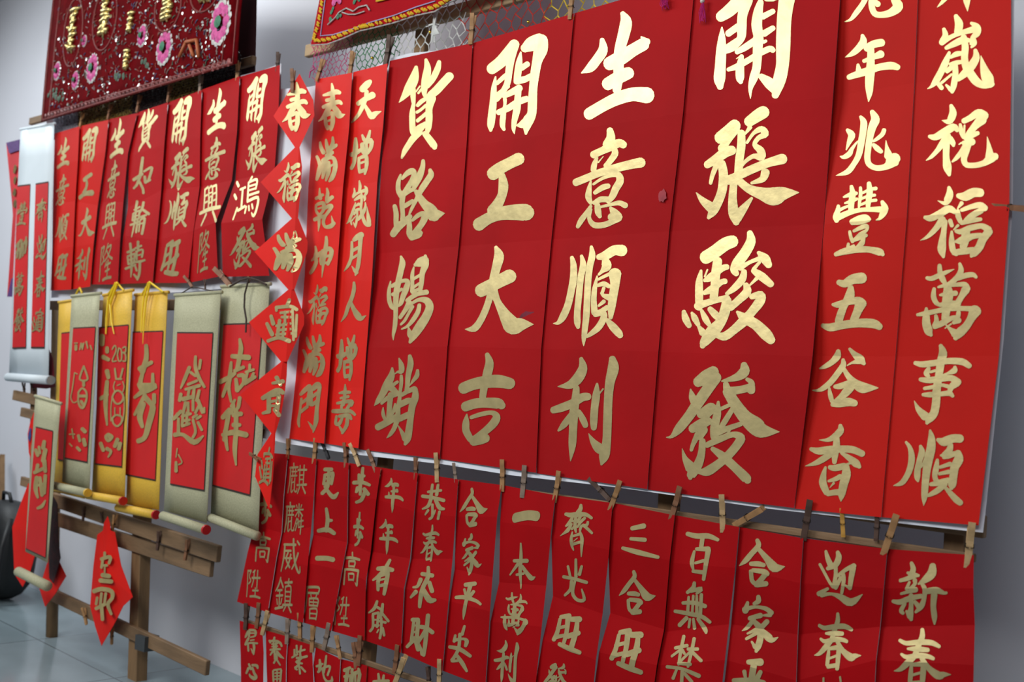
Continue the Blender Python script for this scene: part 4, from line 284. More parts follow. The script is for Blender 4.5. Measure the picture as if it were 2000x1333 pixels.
SHEET={
'B1':((0.000,0.253,0.492,0.734,1.000),[((-2.094,0.002,1.884),(-1.777,-0.003,1.8719)),((-2.0793,-0.007,1.6122),(-1.7595,-0.012,1.6096)),((-2.0848,0.004,1.3658),(-1.7696,-0.001,1.37)),((-2.0683,-0.008,1.117),(-1.7678,-0.013,1.1261)),((-2.0809,-0.001,0.8542),(-1.77,-0.006,0.8579))]),
'B2':((0.000,0.254,0.490,0.730,1.000),[((-1.7804,0.002,1.8742),(-1.4587,-0.003,1.8804)),((-1.7629,-0.007,1.6112),(-1.4563,-0.012,1.609)),((-1.773,0.004,1.371),(-1.4764,-0.001,1.3708)),((-1.7713,-0.008,1.1265),(-1.4716,-0.013,1.126)),((-1.7735,-0.001,0.8577),(-1.4655,-0.006,0.8562))]),
'B3':((0.000,0.261,0.494,0.730,1.000),[((-1.4615,0.002,1.8827),(-1.143,-0.003,1.8883)),((-1.4592,-0.007,1.6107),(-1.1443,-0.012,1.6073)),((-1.4793,0.004,1.3718),(-1.1656,-0.001,1.371)),((-1.4745,-0.008,1.1264),(-1.1633,-0.013,1.1271)),((-1.4682,-0.001,0.8549),(-1.1725,-0.006,0.8538))]),
'B4':((0.000,0.271,0.499,0.732,1.000),[((-1.1451,0.002,1.8906),(-0.8264,-0.003,1.8904)),((-1.1465,-0.007,1.6089),(-0.8266,-0.012,1.5941)),((-1.1678,0.004,1.372),(-0.8352,-0.001,1.3647)),((-1.1655,-0.008,1.1265),(-0.8358,-0.013,1.1261)),((-1.1746,-0.001,0.8525),(-0.8571,-0.006,0.8559))]),
'T1':((0.000,0.278,0.502,0.733,1.000),[((-0.8278,0.002,1.8928),(-0.6889,-0.003,1.8938)),((-0.8354,0.008,1.601),(-0.6872,0.003,1.6005)),((-0.8332,-0.003,1.3642),(-0.6834,-0.008,1.3651)),((-0.8443,0.006,1.1276),(-0.6934,0.001,1.1301)),((-0.8576,-0.003,0.8548),(-0.6992,-0.008,0.8604))]),
'T2':((0.000,0.278,0.502,0.733,1.000),[((-0.69,0.002,1.8962),(-0.544,-0.003,1.8969)),((-0.6875,0.006,1.6015),(-0.5314,0.001,1.602)),((-0.6838,-0.005,1.3657),(-0.5208,-0.01,1.3676)),((-0.6938,0.004,1.1303),(-0.5283,-0.001,1.1357)),((-0.7,-0.004,0.8602),(-0.544,-0.009,0.868))]),
'C1':((0.000,0.153,0.307,0.552,0.847,1.000),[((-2.418,0.002,1.8864),(-2.2312,-0.013,1.8704)),((-2.4049,-0.002,1.7192),(-2.2178,-0.017,1.7136)),((-2.411,0.005,1.5658),(-2.2311,-0.01,1.5541)),((-2.3807,-0.002,1.3137),(-2.2153,-0.017,1.2999)),((-2.3878,0.004,1.0182),(-2.2165,-0.011,1.0037)),((-2.3853,-0.001,0.8578),(-2.2067,-0.016,0.858))]),
'C2':((0.000,0.158,0.308,0.562,0.847,1.000),[((-2.2466,0.002,1.8788),(-2.0831,-0.013,1.8706)),((-2.2353,-0.002,1.7197),(-2.0744,-0.017,1.6966)),((-2.2487,0.005,1.5588),(-2.0869,-0.01,1.555)),((-2.2328,-0.002,1.3025),(-2.066,-0.017,1.2893)),((-2.2339,0.004,1.0038),(-2.0695,-0.011,1.0145)),((-2.2219,-0.001,0.8571),(-2.0629,-0.016,0.8581))]),
'S1':((0.000,0.246,0.494,0.659,1.000),[((-2.5024,-0.001,0.809),(-2.3759,-0.008,0.8144)),((-2.5191,-0.005,0.7109),(-2.3717,-0.012,0.6991)),((-2.5247,0.006,0.5961),(-2.3814,-0.001,0.5976)),((-2.5267,-0.007,0.5237),(-2.3763,-0.014,0.5303)),((-2.5663,-0.001,0.3741),(-2.4022,-0.008,0.3758))]),
'S2':((0.000,0.246,0.455,0.653,1.000),[((-2.3834,-0.001,0.8138),(-2.2447,-0.008,0.8138)),((-2.3791,-0.005,0.6981),(-2.2361,-0.012,0.715)),((-2.3888,0.006,0.5963),(-2.2499,-0.001,0.6312)),((-2.3838,-0.007,0.5287),(-2.2333,-0.014,0.5312)),((-2.4097,-0.001,0.3736),(-2.2393,-0.008,0.3802))]),
'S3':((0.000,0.213,0.468,0.637,1.000),[((-2.2517,-0.001,0.8133),(-2.1068,-0.008,0.816)),((-2.2431,-0.005,0.7141),(-2.0943,-0.012,0.7316)),((-2.2473,0.006,0.6108),(-2.0939,-0.001,0.6132)),((-2.2459,-0.007,0.5368),(-2.0886,-0.014,0.543)),((-2.2464,-0.001,0.3781),(-2.1183,-0.008,0.3835))]),
'S4':((0.000,0.191,0.482,0.647,1.000),[((-2.1135,-0.001,0.8155),(-1.9779,-0.008,0.8168)),((-2.1009,-0.005,0.7307),(-1.9805,-0.012,0.7373)),((-2.1004,0.006,0.6119),(-1.9977,-0.001,0.6018)),((-2.0952,-0.007,0.5415),(-1.9909,-0.014,0.5338)),((-2.125,-0.001,0.3813),(-1.9844,-0.008,0.3869))]),
'S5':((0.000,0.199,0.480,0.644,1.000),[((-1.9841,-0.001,0.8162),(-1.8405,-0.008,0.8168)),((-1.9848,-0.005,0.7367),(-1.8376,-0.012,0.7249)),((-1.9984,0.006,0.6039),(-1.8503,-0.001,0.6098)),((-1.9955,-0.007,0.5351),(-1.8491,-0.014,0.54)),((-1.9906,-0.001,0.3848),(-1.8477,-0.008,0.3867))]),
'S6':((0.000,0.204,0.444,0.639,1.000),[((-1.8463,-0.001,0.8162),(-1.7007,-0.008,0.8168)),((-1.8434,-0.005,0.724),(-1.6953,-0.012,0.7312)),((-1.8543,0.006,0.6088),(-1.7053,-0.001,0.6327)),((-1.8532,-0.007,0.5387),(-1.6946,-0.014,0.5382)),((-1.8535,-0.001,0.3845),(-1.7024,-0.008,0.3778))]),
'S7':((0.000,0.176,0.462,0.631,1.000),[((-1.706,-0.001,0.8163),(-1.562,-0.008,0.819)),((-1.7006,-0.005,0.7303),(-1.5648,-0.012,0.7483)),((-1.703,0.006,0.609),(-1.5748,-0.001,0.6124)),((-1.6983,-0.007,0.5369),(-1.5624,-0.014,0.5402)),((-1.7078,-0.001,0.3756),(-1.5642,-0.008,0.3739))]),
'S8':((0.000,0.172,0.460,0.657,1.000),[((-1.5669,-0.001,0.8185),(-1.4044,-0.008,0.8146)),((-1.5608,-0.005,0.7373),(-1.4056,-0.012,0.7442)),((-1.5599,0.006,0.6032),(-1.4171,-0.001,0.6208)),((-1.565,-0.007,0.5166),(-1.4105,-0.014,0.5373)),((-1.5691,-0.001,0.3717),(-1.4215,-0.008,0.3794))]),
'S9':((0.000,0.200,0.476,0.678,1.000),[((-1.4088,-0.001,0.814),(-1.2536,-0.008,0.8167)),((-1.4096,-0.005,0.725),(-1.25,-0.012,0.7226)),((-1.4025,0.006,0.6013),(-1.2635,-0.001,0.5912)),((-1.411,-0.007,0.5097),(-1.2623,-0.014,0.5011)),((-1.4355,-0.001,0.3427),(-1.2703,-0.008,0.3664))]),
'S10':((0.000,0.205,0.498,0.665,1.000),[((-1.2575,-0.001,0.8161),(-1.1028,-0.008,0.8115)),((-1.2578,-0.005,0.7211),(-1.105,-0.012,0.7251)),((-1.2497,0.006,0.5953),(-1.1144,-0.001,0.5908)),((-1.2612,-0.007,0.5157),(-1.1167,-0.014,0.5239)),((-1.2781,-0.001,0.3631),(-1.1333,-0.008,0.3738))]),
'S11':((0.000,0.198,0.479,0.633,1.000),[((-1.1062,-0.001,0.8108),(-0.9621,-0.008,0.8082)),((-1.108,-0.005,0.7193),(-0.9629,-0.012,0.7338)),((-1.1175,0.006,0.5845),(-0.9745,-0.001,0.6285)),((-1.119,-0.007,0.5224),(-0.9708,-0.014,0.5661)),((-1.1368,-0.001,0.3715),(-0.9839,-0.008,0.4057))]),
'S12':((0.000,0.198,0.446,0.634,1.000),[((-0.965,-0.001,0.8075),(-0.8353,-0.008,0.806)),((-0.9648,-0.005,0.733),(-0.8341,-0.012,0.7283)),((-0.9743,0.006,0.6279),(-0.8387,-0.001,0.638)),((-0.9706,-0.007,0.5652),(-0.83,-0.014,0.5626)),((-0.9838,-0.001,0.4044),(-0.8318,-0.008,0.4394))]),
'S13':((0.000,0.195,0.402,0.586,1.000),[((-0.8378,-0.001,0.8053),(-0.686,-0.008,0.8099)),((-0.8366,-0.005,0.7274),(-0.6868,-0.012,0.7456)),((-0.8412,0.006,0.6367),(-0.6938,-0.001,0.6805)),((-0.8325,-0.007,0.561),(-0.6922,-0.014,0.6282)),((-0.8337,-0.001,0.4288),(-0.6948,-0.008,0.4615))]),
'S14':((0.000,0.165,0.335,0.501,1.000),[((-0.688,-0.001,0.8093),(-0.5491,-0.008,0.8211)),((-0.6888,-0.005,0.7447),(-0.5461,-0.012,0.7705)),((-0.6958,0.006,0.6794),(-0.5447,-0.001,0.713)),((-0.6943,-0.007,0.6269),(-0.5392,-0.014,0.6546)),((-0.6964,-0.001,0.4514),(-0.5376,-0.008,0.4837))]),
'R1':((0.000,0.282,1.000),[((-2.5492,0.002,0.3233),(-2.4294,-0.003,0.3292)),((-2.5224,-0.002,0.2328),(-2.4058,-0.007,0.266)),((-2.4912,0.002,0.0406),(-2.3829,-0.003,0.0565))]),
'R2':((0.000,0.239,1.000),[((-2.4184,0.002,0.3225),(-2.3104,-0.003,0.3287)),((-2.3999,-0.002,0.2597),(-2.3001,-0.007,0.2687)),((-2.3617,0.002,0.0613),(-2.2798,-0.003,0.0708))]),
'R3':((0.000,0.225,1.000),[((-2.3122,0.002,0.325),(-2.2002,-0.003,0.329)),((-2.3046,-0.002,0.267),(-2.1827,-0.007,0.2777)),((-2.2843,0.002,0.0686),(-2.1457,-0.003,0.0943))]),
'R4':((0.000,0.202,1.000),[((-2.1886,0.002,0.3255),(-2.0777,-0.003,0.3204)),((-2.1876,-0.002,0.2799),(-2.0704,-0.007,0.2751)),((-2.1437,0.002,0.0939),(-2.0579,-0.003,0.1058))]),
'R5':((0.000,0.202,1.000),[((-2.0818,0.002,0.3188),(-1.9725,-0.003,0.3275)),((-2.0745,-0.002,0.2734),(-1.9665,-0.007,0.2895)),((-2.0619,0.002,0.1037),(-1.9548,-0.003,0.1221))]),
'R6':((0.000,0.185,1.000),[((-1.9762,0.002,0.3247),(-1.8588,-0.003,0.3266)),((-1.9701,-0.002,0.2854),(-1.8558,-0.007,0.2952)),((-1.9586,0.002,0.1201),(-1.8498,-0.003,0.1397))]),
'R7':((0.000,0.169,1.000),[((-1.8623,0.002,0.3238),(-1.7331,-0.003,0.3302)),((-1.8595,-0.002,0.2936),(-1.7307,-0.007,0.3022)),((-1.8535,0.002,0.1377),(-1.7269,-0.003,0.1632))]),
'L1':((0.000,0.203,0.455,0.740,1.000),[((-4.1606,0,1.9444),(-3.9172,-0.01,1.9397)),((-4.1348,-0.002,1.8177),(-3.8939,-0.012,1.8003)),((-4.1203,0.005,1.6519),(-3.8957,-0.005,1.6467)),((-4.056,-0.005,1.4638),(-3.8491,-0.015,1.4664)),((-4.0403,-0.001,1.304),(-3.8373,-0.011,1.3028))]),
'L2':((0.000,0.202,0.487,0.740,1.000),[((-3.9404,0,1.9453),(-3.6753,-0.01,1.9334)),((-3.9169,-0.002,1.805),(-3.6693,-0.012,1.813)),((-3.9187,0.005,1.6505),(-3.7013,-0.005,1.6141)),((-3.872,-0.005,1.4692),(-3.6809,-0.015,1.4697)),((-3.86,-0.001,1.3046),(-3.6827,-0.011,1.3111))]),
'L3':((0.000,0.231,0.511,0.760,1.000),[((-3.6933,0,1.9404),(-3.4566,-0.01,1.9282)),((-3.6825,-0.002,1.7976),(-3.491,-0.012,1.7855)),((-3.7011,0.005,1.6295),(-3.5028,-0.005,1.612)),((-3.6843,-0.005,1.4449),(-3.4781,-0.015,1.4815)),((-3.6979,-0.001,1.3204),(-3.4696,-0.011,1.3139))]),
'L4':((0.000,0.244,0.520,0.741,1.000),[((-3.4774,0,1.9356),(-3.243,-0.01,1.936)),((-3.5015,-0.002,1.7778),(-3.235,-0.012,1.7889)),((-3.4842,0.005,1.5923),(-3.238,-0.005,1.6319)),((-3.4772,-0.005,1.4905),(-3.2162,-0.015,1.4568)),((-3.4867,-0.001,1.3175),(-3.2229,-0.011,1.3135))]),
'L5':((0.000,0.238,0.492,0.745,1.000),[((-3.2587,0,1.941),(-3.0272,-0.01,1.9455)),((-3.2514,-0.002,1.7968),(-3.0036,-0.012,1.782)),((-3.2542,0.005,1.6389),(-2.9896,-0.005,1.6223)),((-3.2318,-0.005,1.4594),(-2.9837,-0.015,1.4779)),((-3.2385,-0.001,1.3153),(-2.9939,-0.011,1.3081))]),
'L6':((0.000,0.264,0.510,0.729,1.000),[((-3.0421,0,1.9523),(-2.8056,-0.01,1.9553)),((-3.0146,-0.004,1.7853),(-2.7833,-0.014,1.7757)),((-2.9988,0.002,1.6245),(-2.796,-0.008,1.6254)),((-2.9824,-0.014,1.478),(-2.8404,-0.024,1.492)),((-3.0066,-0.002,1.3096),(-2.8156,-0.012,1.3229))]),
'L7':((0.000,0.273,0.511,0.732,1.000),[((-2.8189,0,1.9588),(-2.5882,-0.01,1.954)),((-2.7913,-0.004,1.7809),(-2.5646,-0.014,1.7743)),((-2.7887,0,1.6265),(-2.5659,-0.01,1.6296)),((-2.8041,-0.026,1.4877),(-2.5665,-0.036,1.4813)),((-2.7959,-0.008,1.3229),(-2.5304,-0.018,1.3171))]),
}
WRITE=[
('B1','貨',0.124,-0.001,0.800,0.028,0.878,0.278,0.215,0.257),
('B1','路',0.108,0.254,0.770,0.275,0.844,0.476,0.174,0.462),
('B1','暢',0.150,0.496,0.720,0.507,0.838,0.727,0.247,0.725),
('B1','銷',0.096,0.751,0.672,0.752,0.758,0.974,0.200,0.986),
('B2','開',0.141,-0.014,0.771,0.029,0.862,0.257,0.210,0.233),
('B2','工',0.076,0.270,0.739,0.292,0.825,0.469,0.144,0.457),
('B2','大',0.076,0.490,0.823,0.501,0.916,0.699,0.182,0.702),
('B2','吉',0.124,0.744,0.748,0.739,0.795,0.947,0.186,0.964),
('B3','生',0.065,0.000,0.704,0.045,0.789,0.267,0.149,0.242),
('B3','意',0.082,0.254,0.719,0.279,0.820,0.486,0.177,0.474),
('B3','順',0.023,0.505,0.680,0.516,0.758,0.721,0.105,0.724),
('B3','利',0.084,0.744,0.688,0.740,0.757,0.961,0.128,0.980),
('B4','開b',0.146,0.022,0.719,0.061,0.780,0.269,0.215,0.250),
('B4','張',0.096,0.260,0.796,0.282,0.859,0.500,0.183,0.491),
('B4','駿',0.092,0.498,0.712,0.506,0.778,0.721,0.161,0.725),
('B4','發',0.062,0.750,0.805,0.744,0.899,0.961,0.132,0.985),
('T1','元',0.049,0.098,0.819,0.123,0.837,0.173,0.077,0.151),
('T1','年',0.097,0.172,0.809,0.192,0.851,0.307,0.158,0.292),
('T1','兆',0.049,0.303,0.856,0.320,0.905,0.432,0.108,0.420),
('T1','豐',0.072,0.429,0.759,0.439,0.824,0.566,0.143,0.560),
('T1','五',0.012,0.587,0.775,0.592,0.834,0.691,0.073,0.690),
('T1','谷',-0.016,0.718,0.796,0.718,0.863,0.819,0.067,0.823),
('T1','香',0.009,0.852,0.730,0.847,0.817,0.977,0.116,0.986),
('T2','歲b',0.212,0.131,0.587,0.143,0.591,0.179,0.220,0.167),
('T2','歲',0.113,0.168,0.837,0.191,0.844,0.318,0.144,0.300),
('T2','祝',0.136,0.317,0.887,0.335,0.901,0.450,0.173,0.438),
('T2','福',0.120,0.452,0.842,0.464,0.881,0.579,0.169,0.572),
('T2','萬',0.133,0.578,0.776,0.584,0.831,0.709,0.194,0.707),
('T2','事',0.168,0.712,0.740,0.714,0.826,0.843,0.242,0.846),
('T2','順b',0.043,0.854,0.758,0.851,0.846,0.971,0.114,0.980),
('C1','春c',0.082,0.011,0.831,0.025,0.911,0.160,0.167,0.145),
('C1','滿',0.098,0.157,0.721,0.170,0.850,0.295,0.203,0.289),
('C2','天',-0.047,0.020,0.866,0.038,0.959,0.148,0.036,0.145),
('C2','增',0.005,0.163,0.753,0.164,0.895,0.288,0.148,0.280),
('C1','乾',0.141,0.303,0.803,0.308,0.892,0.427,0.204,0.427),
('C1','坤',0.088,0.439,0.844,0.438,0.933,0.550,0.147,0.555),
('C2','月',0.112,0.434,0.719,0.436,0.796,0.550,0.200,0.553),
('C2','人',0.127,0.568,0.854,0.563,0.945,0.673,0.215,0.674),
('C1','門',0.065,0.848,0.807,0.832,0.925,0.972,0.217,0.983),
('C2','壽',0.068,0.834,0.793,0.837,0.914,0.966,0.170,0.973),
('S14','新',0.064,0.051,0.723,0.038,0.733,0.332,0.122,0.328),
('S14','春',0.160,0.341,0.764,0.344,0.789,0.612,0.209,0.628),
('S13','迎',0.173,0.044,0.725,0.019,0.781,0.290,0.217,0.288),
('S12','合',0.006,0.054,0.730,0.014,0.784,0.235,0.072,0.281),
('S12','家',0.131,0.309,0.691,0.274,0.742,0.538,0.208,0.578),
('S12','平b',0.069,0.618,0.573,0.574,0.620,0.777,0.138,0.807),
('S11','百',0.194,0.061,0.718,0.037,0.795,0.266,0.269,0.270),
('S11','無',0.079,0.272,0.670,0.267,0.756,0.514,0.154,0.495),
('S11','禁',0.044,0.493,0.630,0.512,0.741,0.755,0.186,0.750),
('S7','平',0.067,0.525,0.754,0.494,0.834,0.681,0.181,0.719),
('S7','安',0.028,0.756,0.604,0.720,0.685,0.953,0.130,0.998),
('S8','本',0.187,0.266,0.719,0.251,0.791,0.479,0.236,0.489),
('S9','光',0.191,0.286,0.663,0.256,0.716,0.444,0.200,0.486),
('S9','旺',0.071,0.550,0.634,0.503,0.764,0.677,0.221,0.725),
('S10','三',0.183,0.081,0.787,0.049,0.850,0.206,0.229,0.235),
('S3','更',0.144,0.047,0.723,0.035,0.761,0.231,0.201,0.233),
('S3','上',0.090,0.285,0.677,0.277,0.690,0.442,0.111,0.468),
('S3','一',0.181,0.587,0.755,0.561,0.788,0.597,0.218,0.623),
('S4','步',0.104,0.019,0.704,0.003,0.844,0.218,0.155,0.234),
('S5','有',0.064,0.519,0.624,0.495,0.783,0.697,0.196,0.728),
('S5','餘',0.052,0.761,0.650,0.727,0.697,0.947,0.089,0.988),
('S6','恭',0.101,0.052,0.713,0.032,0.780,0.230,0.179,0.245),
('S6','來',0.026,0.489,0.661,0.480,0.770,0.694,0.159,0.740),
('S6','財',0.055,0.775,0.727,0.722,0.808,0.946,0.115,1.012),
('S9','齊',0.115,0.036,0.681,0.014,0.752,0.246,0.177,0.282),
('R1','得',0.216,0.061,0.834,0.031,0.778,0.303,0.177,0.289),
('R1','心',0.219,0.368,0.804,0.377,0.810,0.537,0.213,0.538),
('R2','賽',0.140,0.052,0.882,0.007,0.926,0.301,0.114,0.342),
('R2','寶',0.296,0.356,0.823,0.329,0.827,0.471,0.281,0.498),
('R3','紫',0.165,0.059,0.858,0.006,0.820,0.321,0.197,0.362),
('R4','地',0.088,0.074,0.726,-0.009,0.785,0.296,0.109,0.381),
('R5','瑞',0.098,0.073,0.794,0.026,0.832,0.247,0.128,0.280),
('R6','草',0.184,0.054,0.763,-0.018,0.796,0.110,0.207,0.169),
('L4','如',0.101,0.249,0.695,0.291,0.755,0.517,0.128,0.458),
('L4','輪',0.051,0.483,0.700,0.543,0.819,0.733,0.198,0.749),
('L4','轉',0.063,0.767,0.695,0.751,0.812,0.986,0.187,0.984),
('C2','歲',0.144,0.288,0.905,0.308,0.907,0.434,0.171,0.420),
('C1','福',0.160,0.571,0.843,0.572,0.861,0.683,0.189,0.685),
('C1','滿',0.079,0.705,0.795,0.707,0.909,0.823,0.205,0.824),
('C2','增',0.104,0.694,0.743,0.708,0.831,0.835,0.189,0.819),
('S13','春',0.199,0.317,0.771,0.315,0.828,0.613,0.227,0.568),
('S7','合',0.068,0.041,0.717,0.016,0.789,0.222,0.096,0.237),
('S7','家',0.173,0.267,0.686,0.252,0.720,0.461,0.196,0.491),
('S8','萬',0.102,0.490,0.696,0.516,0.773,0.718,0.223,0.698),
('S8','利',0.097,0.733,0.613,0.744,0.688,0.966,0.155,0.972),
('S9','發',0.054,0.754,0.616,0.739,0.686,0.917,0.150,0.917),
('S10','合',0.187,0.286,0.802,0.257,0.838,0.449,0.166,0.494),
('S10','旺',0.090,0.557,0.666,0.518,0.827,0.717,0.259,0.751),
('S1','步',0.167,0.256,0.614,0.225,0.648,0.454,0.181,0.477),
('S4','步',0.217,0.283,0.636,0.266,0.697,0.462,0.232,0.493),
('S4','高',-0.048,0.533,0.620,0.505,0.758,0.701,0.132,0.726),
('S4','陞',-0.078,0.793,0.479,0.775,0.536,0.951,0.053,0.964),
('S5','年',0.135,0.041,0.688,0.066,0.738,0.254,0.201,0.241),
('S5','年',0.106,0.281,0.645,0.301,0.696,0.499,0.147,0.470),
('S6','春',0.193,0.273,0.747,0.246,0.772,0.452,0.229,0.471),
('S8','一',0.228,0.126,0.763,0.077,0.785,0.139,0.240,0.185),
('S10','發',0.106,0.776,0.682,0.775,0.766,0.935,0.188,0.939),
('S14','大',0.116,0.716,0.615,0.764,0.660,0.942,0.166,0.898),
('S13','接',0.277,0.598,0.732,0.627,0.759,0.845,0.302,0.847),
('S1','高',0.126,0.519,0.653,0.509,0.823,0.704,0.323,0.714),
('S1','陞',0.122,0.765,0.604,0.756,0.720,0.937,0.261,0.952),
('S2','麒',0.057,0.045,0.733,0.035,0.767,0.235,0.111,0.230),
('S2','麟',0.054,0.273,0.724,0.288,0.769,0.495,0.077,0.466),
('S2','威',0.046,0.488,0.740,0.516,0.811,0.716,0.191,0.733),
('S2','鎮',0.074,0.765,0.629,0.751,0.685,0.964,0.172,0.979),
('S3','層',-0.027,0.768,0.434,0.759,0.507,0.964,-0.019,0.977),
('L7','鴻',-0.013,0.511,0.653,0.505,0.897,0.715,0.285,0.737),
('L6','興',0.025,0.518,0.676,0.508,1.168,0.732,0.192,0.726),
('L6','隆',0.317,0.747,0.816,0.745,0.670,0.955,0.286,0.964),
('L1','生',0.160,0.026,0.695,0.056,0.666,0.257,0.120,0.239),
('L1','意',0.164,0.268,0.716,0.279,0.695,0.478,0.114,0.464),
('L1','順',0.175,0.520,0.780,0.525,0.747,0.707,0.113,0.701),
('L1','旺',0.192,0.789,0.800,0.759,0.776,0.935,0.160,0.971),
('L2','開',0.135,0.000,0.683,0.027,0.740,0.255,0.139,0.221),
('L2','工',0.106,0.289,0.725,0.305,0.815,0.457,0.139,0.475),
('L2','大',0.209,0.524,0.935,0.496,1.015,0.689,0.223,0.692),
('L2','利',0.127,0.761,0.871,0.757,0.916,0.960,0.125,0.963),
('L3','生',0.104,-0.011,0.646,0.023,0.839,0.273,0.167,0.248),
('L3','意',0.185,0.250,0.714,0.265,0.759,0.495,0.246,0.488),
('L3','興',0.161,0.527,0.793,0.499,0.823,0.736,0.218,0.724),
('L3','隆',0.257,0.745,0.779,0.762,0.762,0.970,0.290,0.989),
('L4','貨',0.049,-0.020,0.720,0.019,0.817,0.276,0.246,0.235),
('L5','開',0.152,-0.035,0.732,0.013,0.720,0.274,0.190,0.252),
('L5','張',0.173,0.264,0.908,0.279,0.872,0.511,0.177,0.503),
('L5','順b',0.133,0.526,0.753,0.501,0.819,0.716,0.166,0.720),
('L5','旺',0.150,0.778,0.689,0.754,0.749,0.959,0.204,1.008),
('L6','生',0.182,-0.001,0.717,0.043,0.705,0.281,0.156,0.253),
('L6','意',0.159,0.262,0.732,0.280,0.773,0.501,0.126,0.481),
('L7','開',0.204,-0.008,0.714,0.026,0.702,0.267,0.188,0.240),
('L7','張',0.245,0.255,0.795,0.279,0.809,0.511,0.247,0.486),
('L7','發',0.239,0.757,0.987,0.741,0.816,0.955,0.140,0.979),
]
DIAMOND=[
([(-2.4253,-0.05,1.8887),(-2.3472,-0.05,1.8001),(-2.3358,-0.05,1.755),(-2.3925,-0.05,1.6721),(-2.4147,-0.05,1.6747),(-2.5366,-0.05,1.781)],[],'春c',(0.980,0.980),[((-2.5057,-0.05,1.8772),(-2.3686,-0.05,1.8565),(-2.3659,-0.05,1.8561)),((-2.4822,-0.05,1.7266),(-2.347,-0.05,1.7108),(-2.3443,-0.05,1.7105))]),
([(-2.4147,-0.05,1.6747),(-2.3949,-0.05,1.6724),(-2.381,-0.05,1.4692),(-2.3981,-0.05,1.4704),(-2.5709,-0.05,1.5894)],[(-2.3949,-0.05,1.6724),(-2.3938,-0.0491,1.6725),(-2.382,-0.0429,1.6172),(-2.3785,-0.0436,1.5528),(-2.3753,-0.0455,1.4697),(-2.381,-0.05,1.4692)],'福',(0.783,0.801),[((-2.4869,-0.05,1.6382),(-2.3921,-0.05,1.6311),(-2.3801,-0.0406,1.6328)),((-2.4805,-0.05,1.5191),(-2.3841,-0.05,1.5145),(-2.3732,-0.0414,1.5161))]),
([(-2.3981,-0.05,1.4704),(-2.381,-0.05,1.4692),(-2.3648,-0.05,1.2692),(-2.3841,-0.05,1.2695),(-2.569,-0.05,1.384)],[(-2.381,-0.05,1.4692),(-2.3742,-0.0446,1.4698),(-2.3465,-0.0267,1.4066),(-2.3446,-0.0268,1.3792),(-2.3604,-0.0464,1.2696),(-2.3648,-0.05,1.2692)],'滿',(0.769,0.653),[((-2.4892,-0.05,1.4439),(-2.3782,-0.05,1.4345),(-2.363,-0.038,1.4349)),((-2.4619,-0.05,1.3216),(-2.3686,-0.05,1.3163),(-2.3461,-0.0319,1.317))]),
([(-2.3841,-0.05,1.2695),(-2.3696,-0.05,1.2693),(-2.3652,-0.05,1.069),(-2.3869,-0.05,1.0684),(-2.5639,-0.05,1.1776)],[(-2.3696,-0.05,1.2693),(-2.3629,-0.0446,1.2699),(-2.3358,-0.0239,1.1996),(-2.3339,-0.0227,1.1756),(-2.3619,-0.0473,1.0693),(-2.3652,-0.05,1.069)],'招',(0.748,0.644),[((-2.4895,-0.05,1.2466),(-2.3691,-0.05,1.245),(-2.3509,-0.0353,1.2467)),((-2.4692,-0.05,1.1182),(-2.3663,-0.05,1.1199),(-2.3408,-0.0292,1.1224))]),
([(-2.3869,-0.05,1.0684),(-2.3796,-0.05,1.0686),(-2.3898,-0.05,0.8702),(-2.4019,-0.05,0.8692),(-2.5739,-0.05,0.9682)],[(-2.3796,-0.05,1.0686),(-2.3696,-0.0419,1.0696),(-2.369,-0.0397,1.0301),(-2.3706,-0.0395,0.9918),(-2.3765,-0.0414,0.9236),(-2.3864,-0.0473,0.8705),(-2.3898,-0.05,0.8702)],'貴',(0.811,0.594),[((-2.4778,-0.05,1.0269),(-2.3816,-0.05,1.0302),(-2.3715,-0.0418,1.0311)),((-2.4576,-0.05,0.9097),(-2.3875,-0.05,0.9141),(-2.3659,-0.0324,0.9161))]),
([(-2.4019,-0.05,0.8692),(-2.3898,-0.05,0.8702),(-2.3776,-0.05,0.684),(-2.3785,-0.05,0.6612),(-2.4615,-0.05,0.7446),(-2.4589,-0.05,0.8062)],[(-2.3898,-0.05,0.8702),(-2.3864,-0.0473,0.8705),(-2.3841,-0.0471,0.8383),(-2.3786,-0.0475,0.7463),(-2.3776,-0.05,0.684)],'招',(0.946,0.935),[((-2.4487,-0.05,0.833),(-2.3873,-0.05,0.8324),(-2.3857,-0.0487,0.8323)),((-2.4406,-0.05,0.7242),(-2.3803,-0.05,0.7252),(-2.3784,-0.0485,0.7251))]),
]

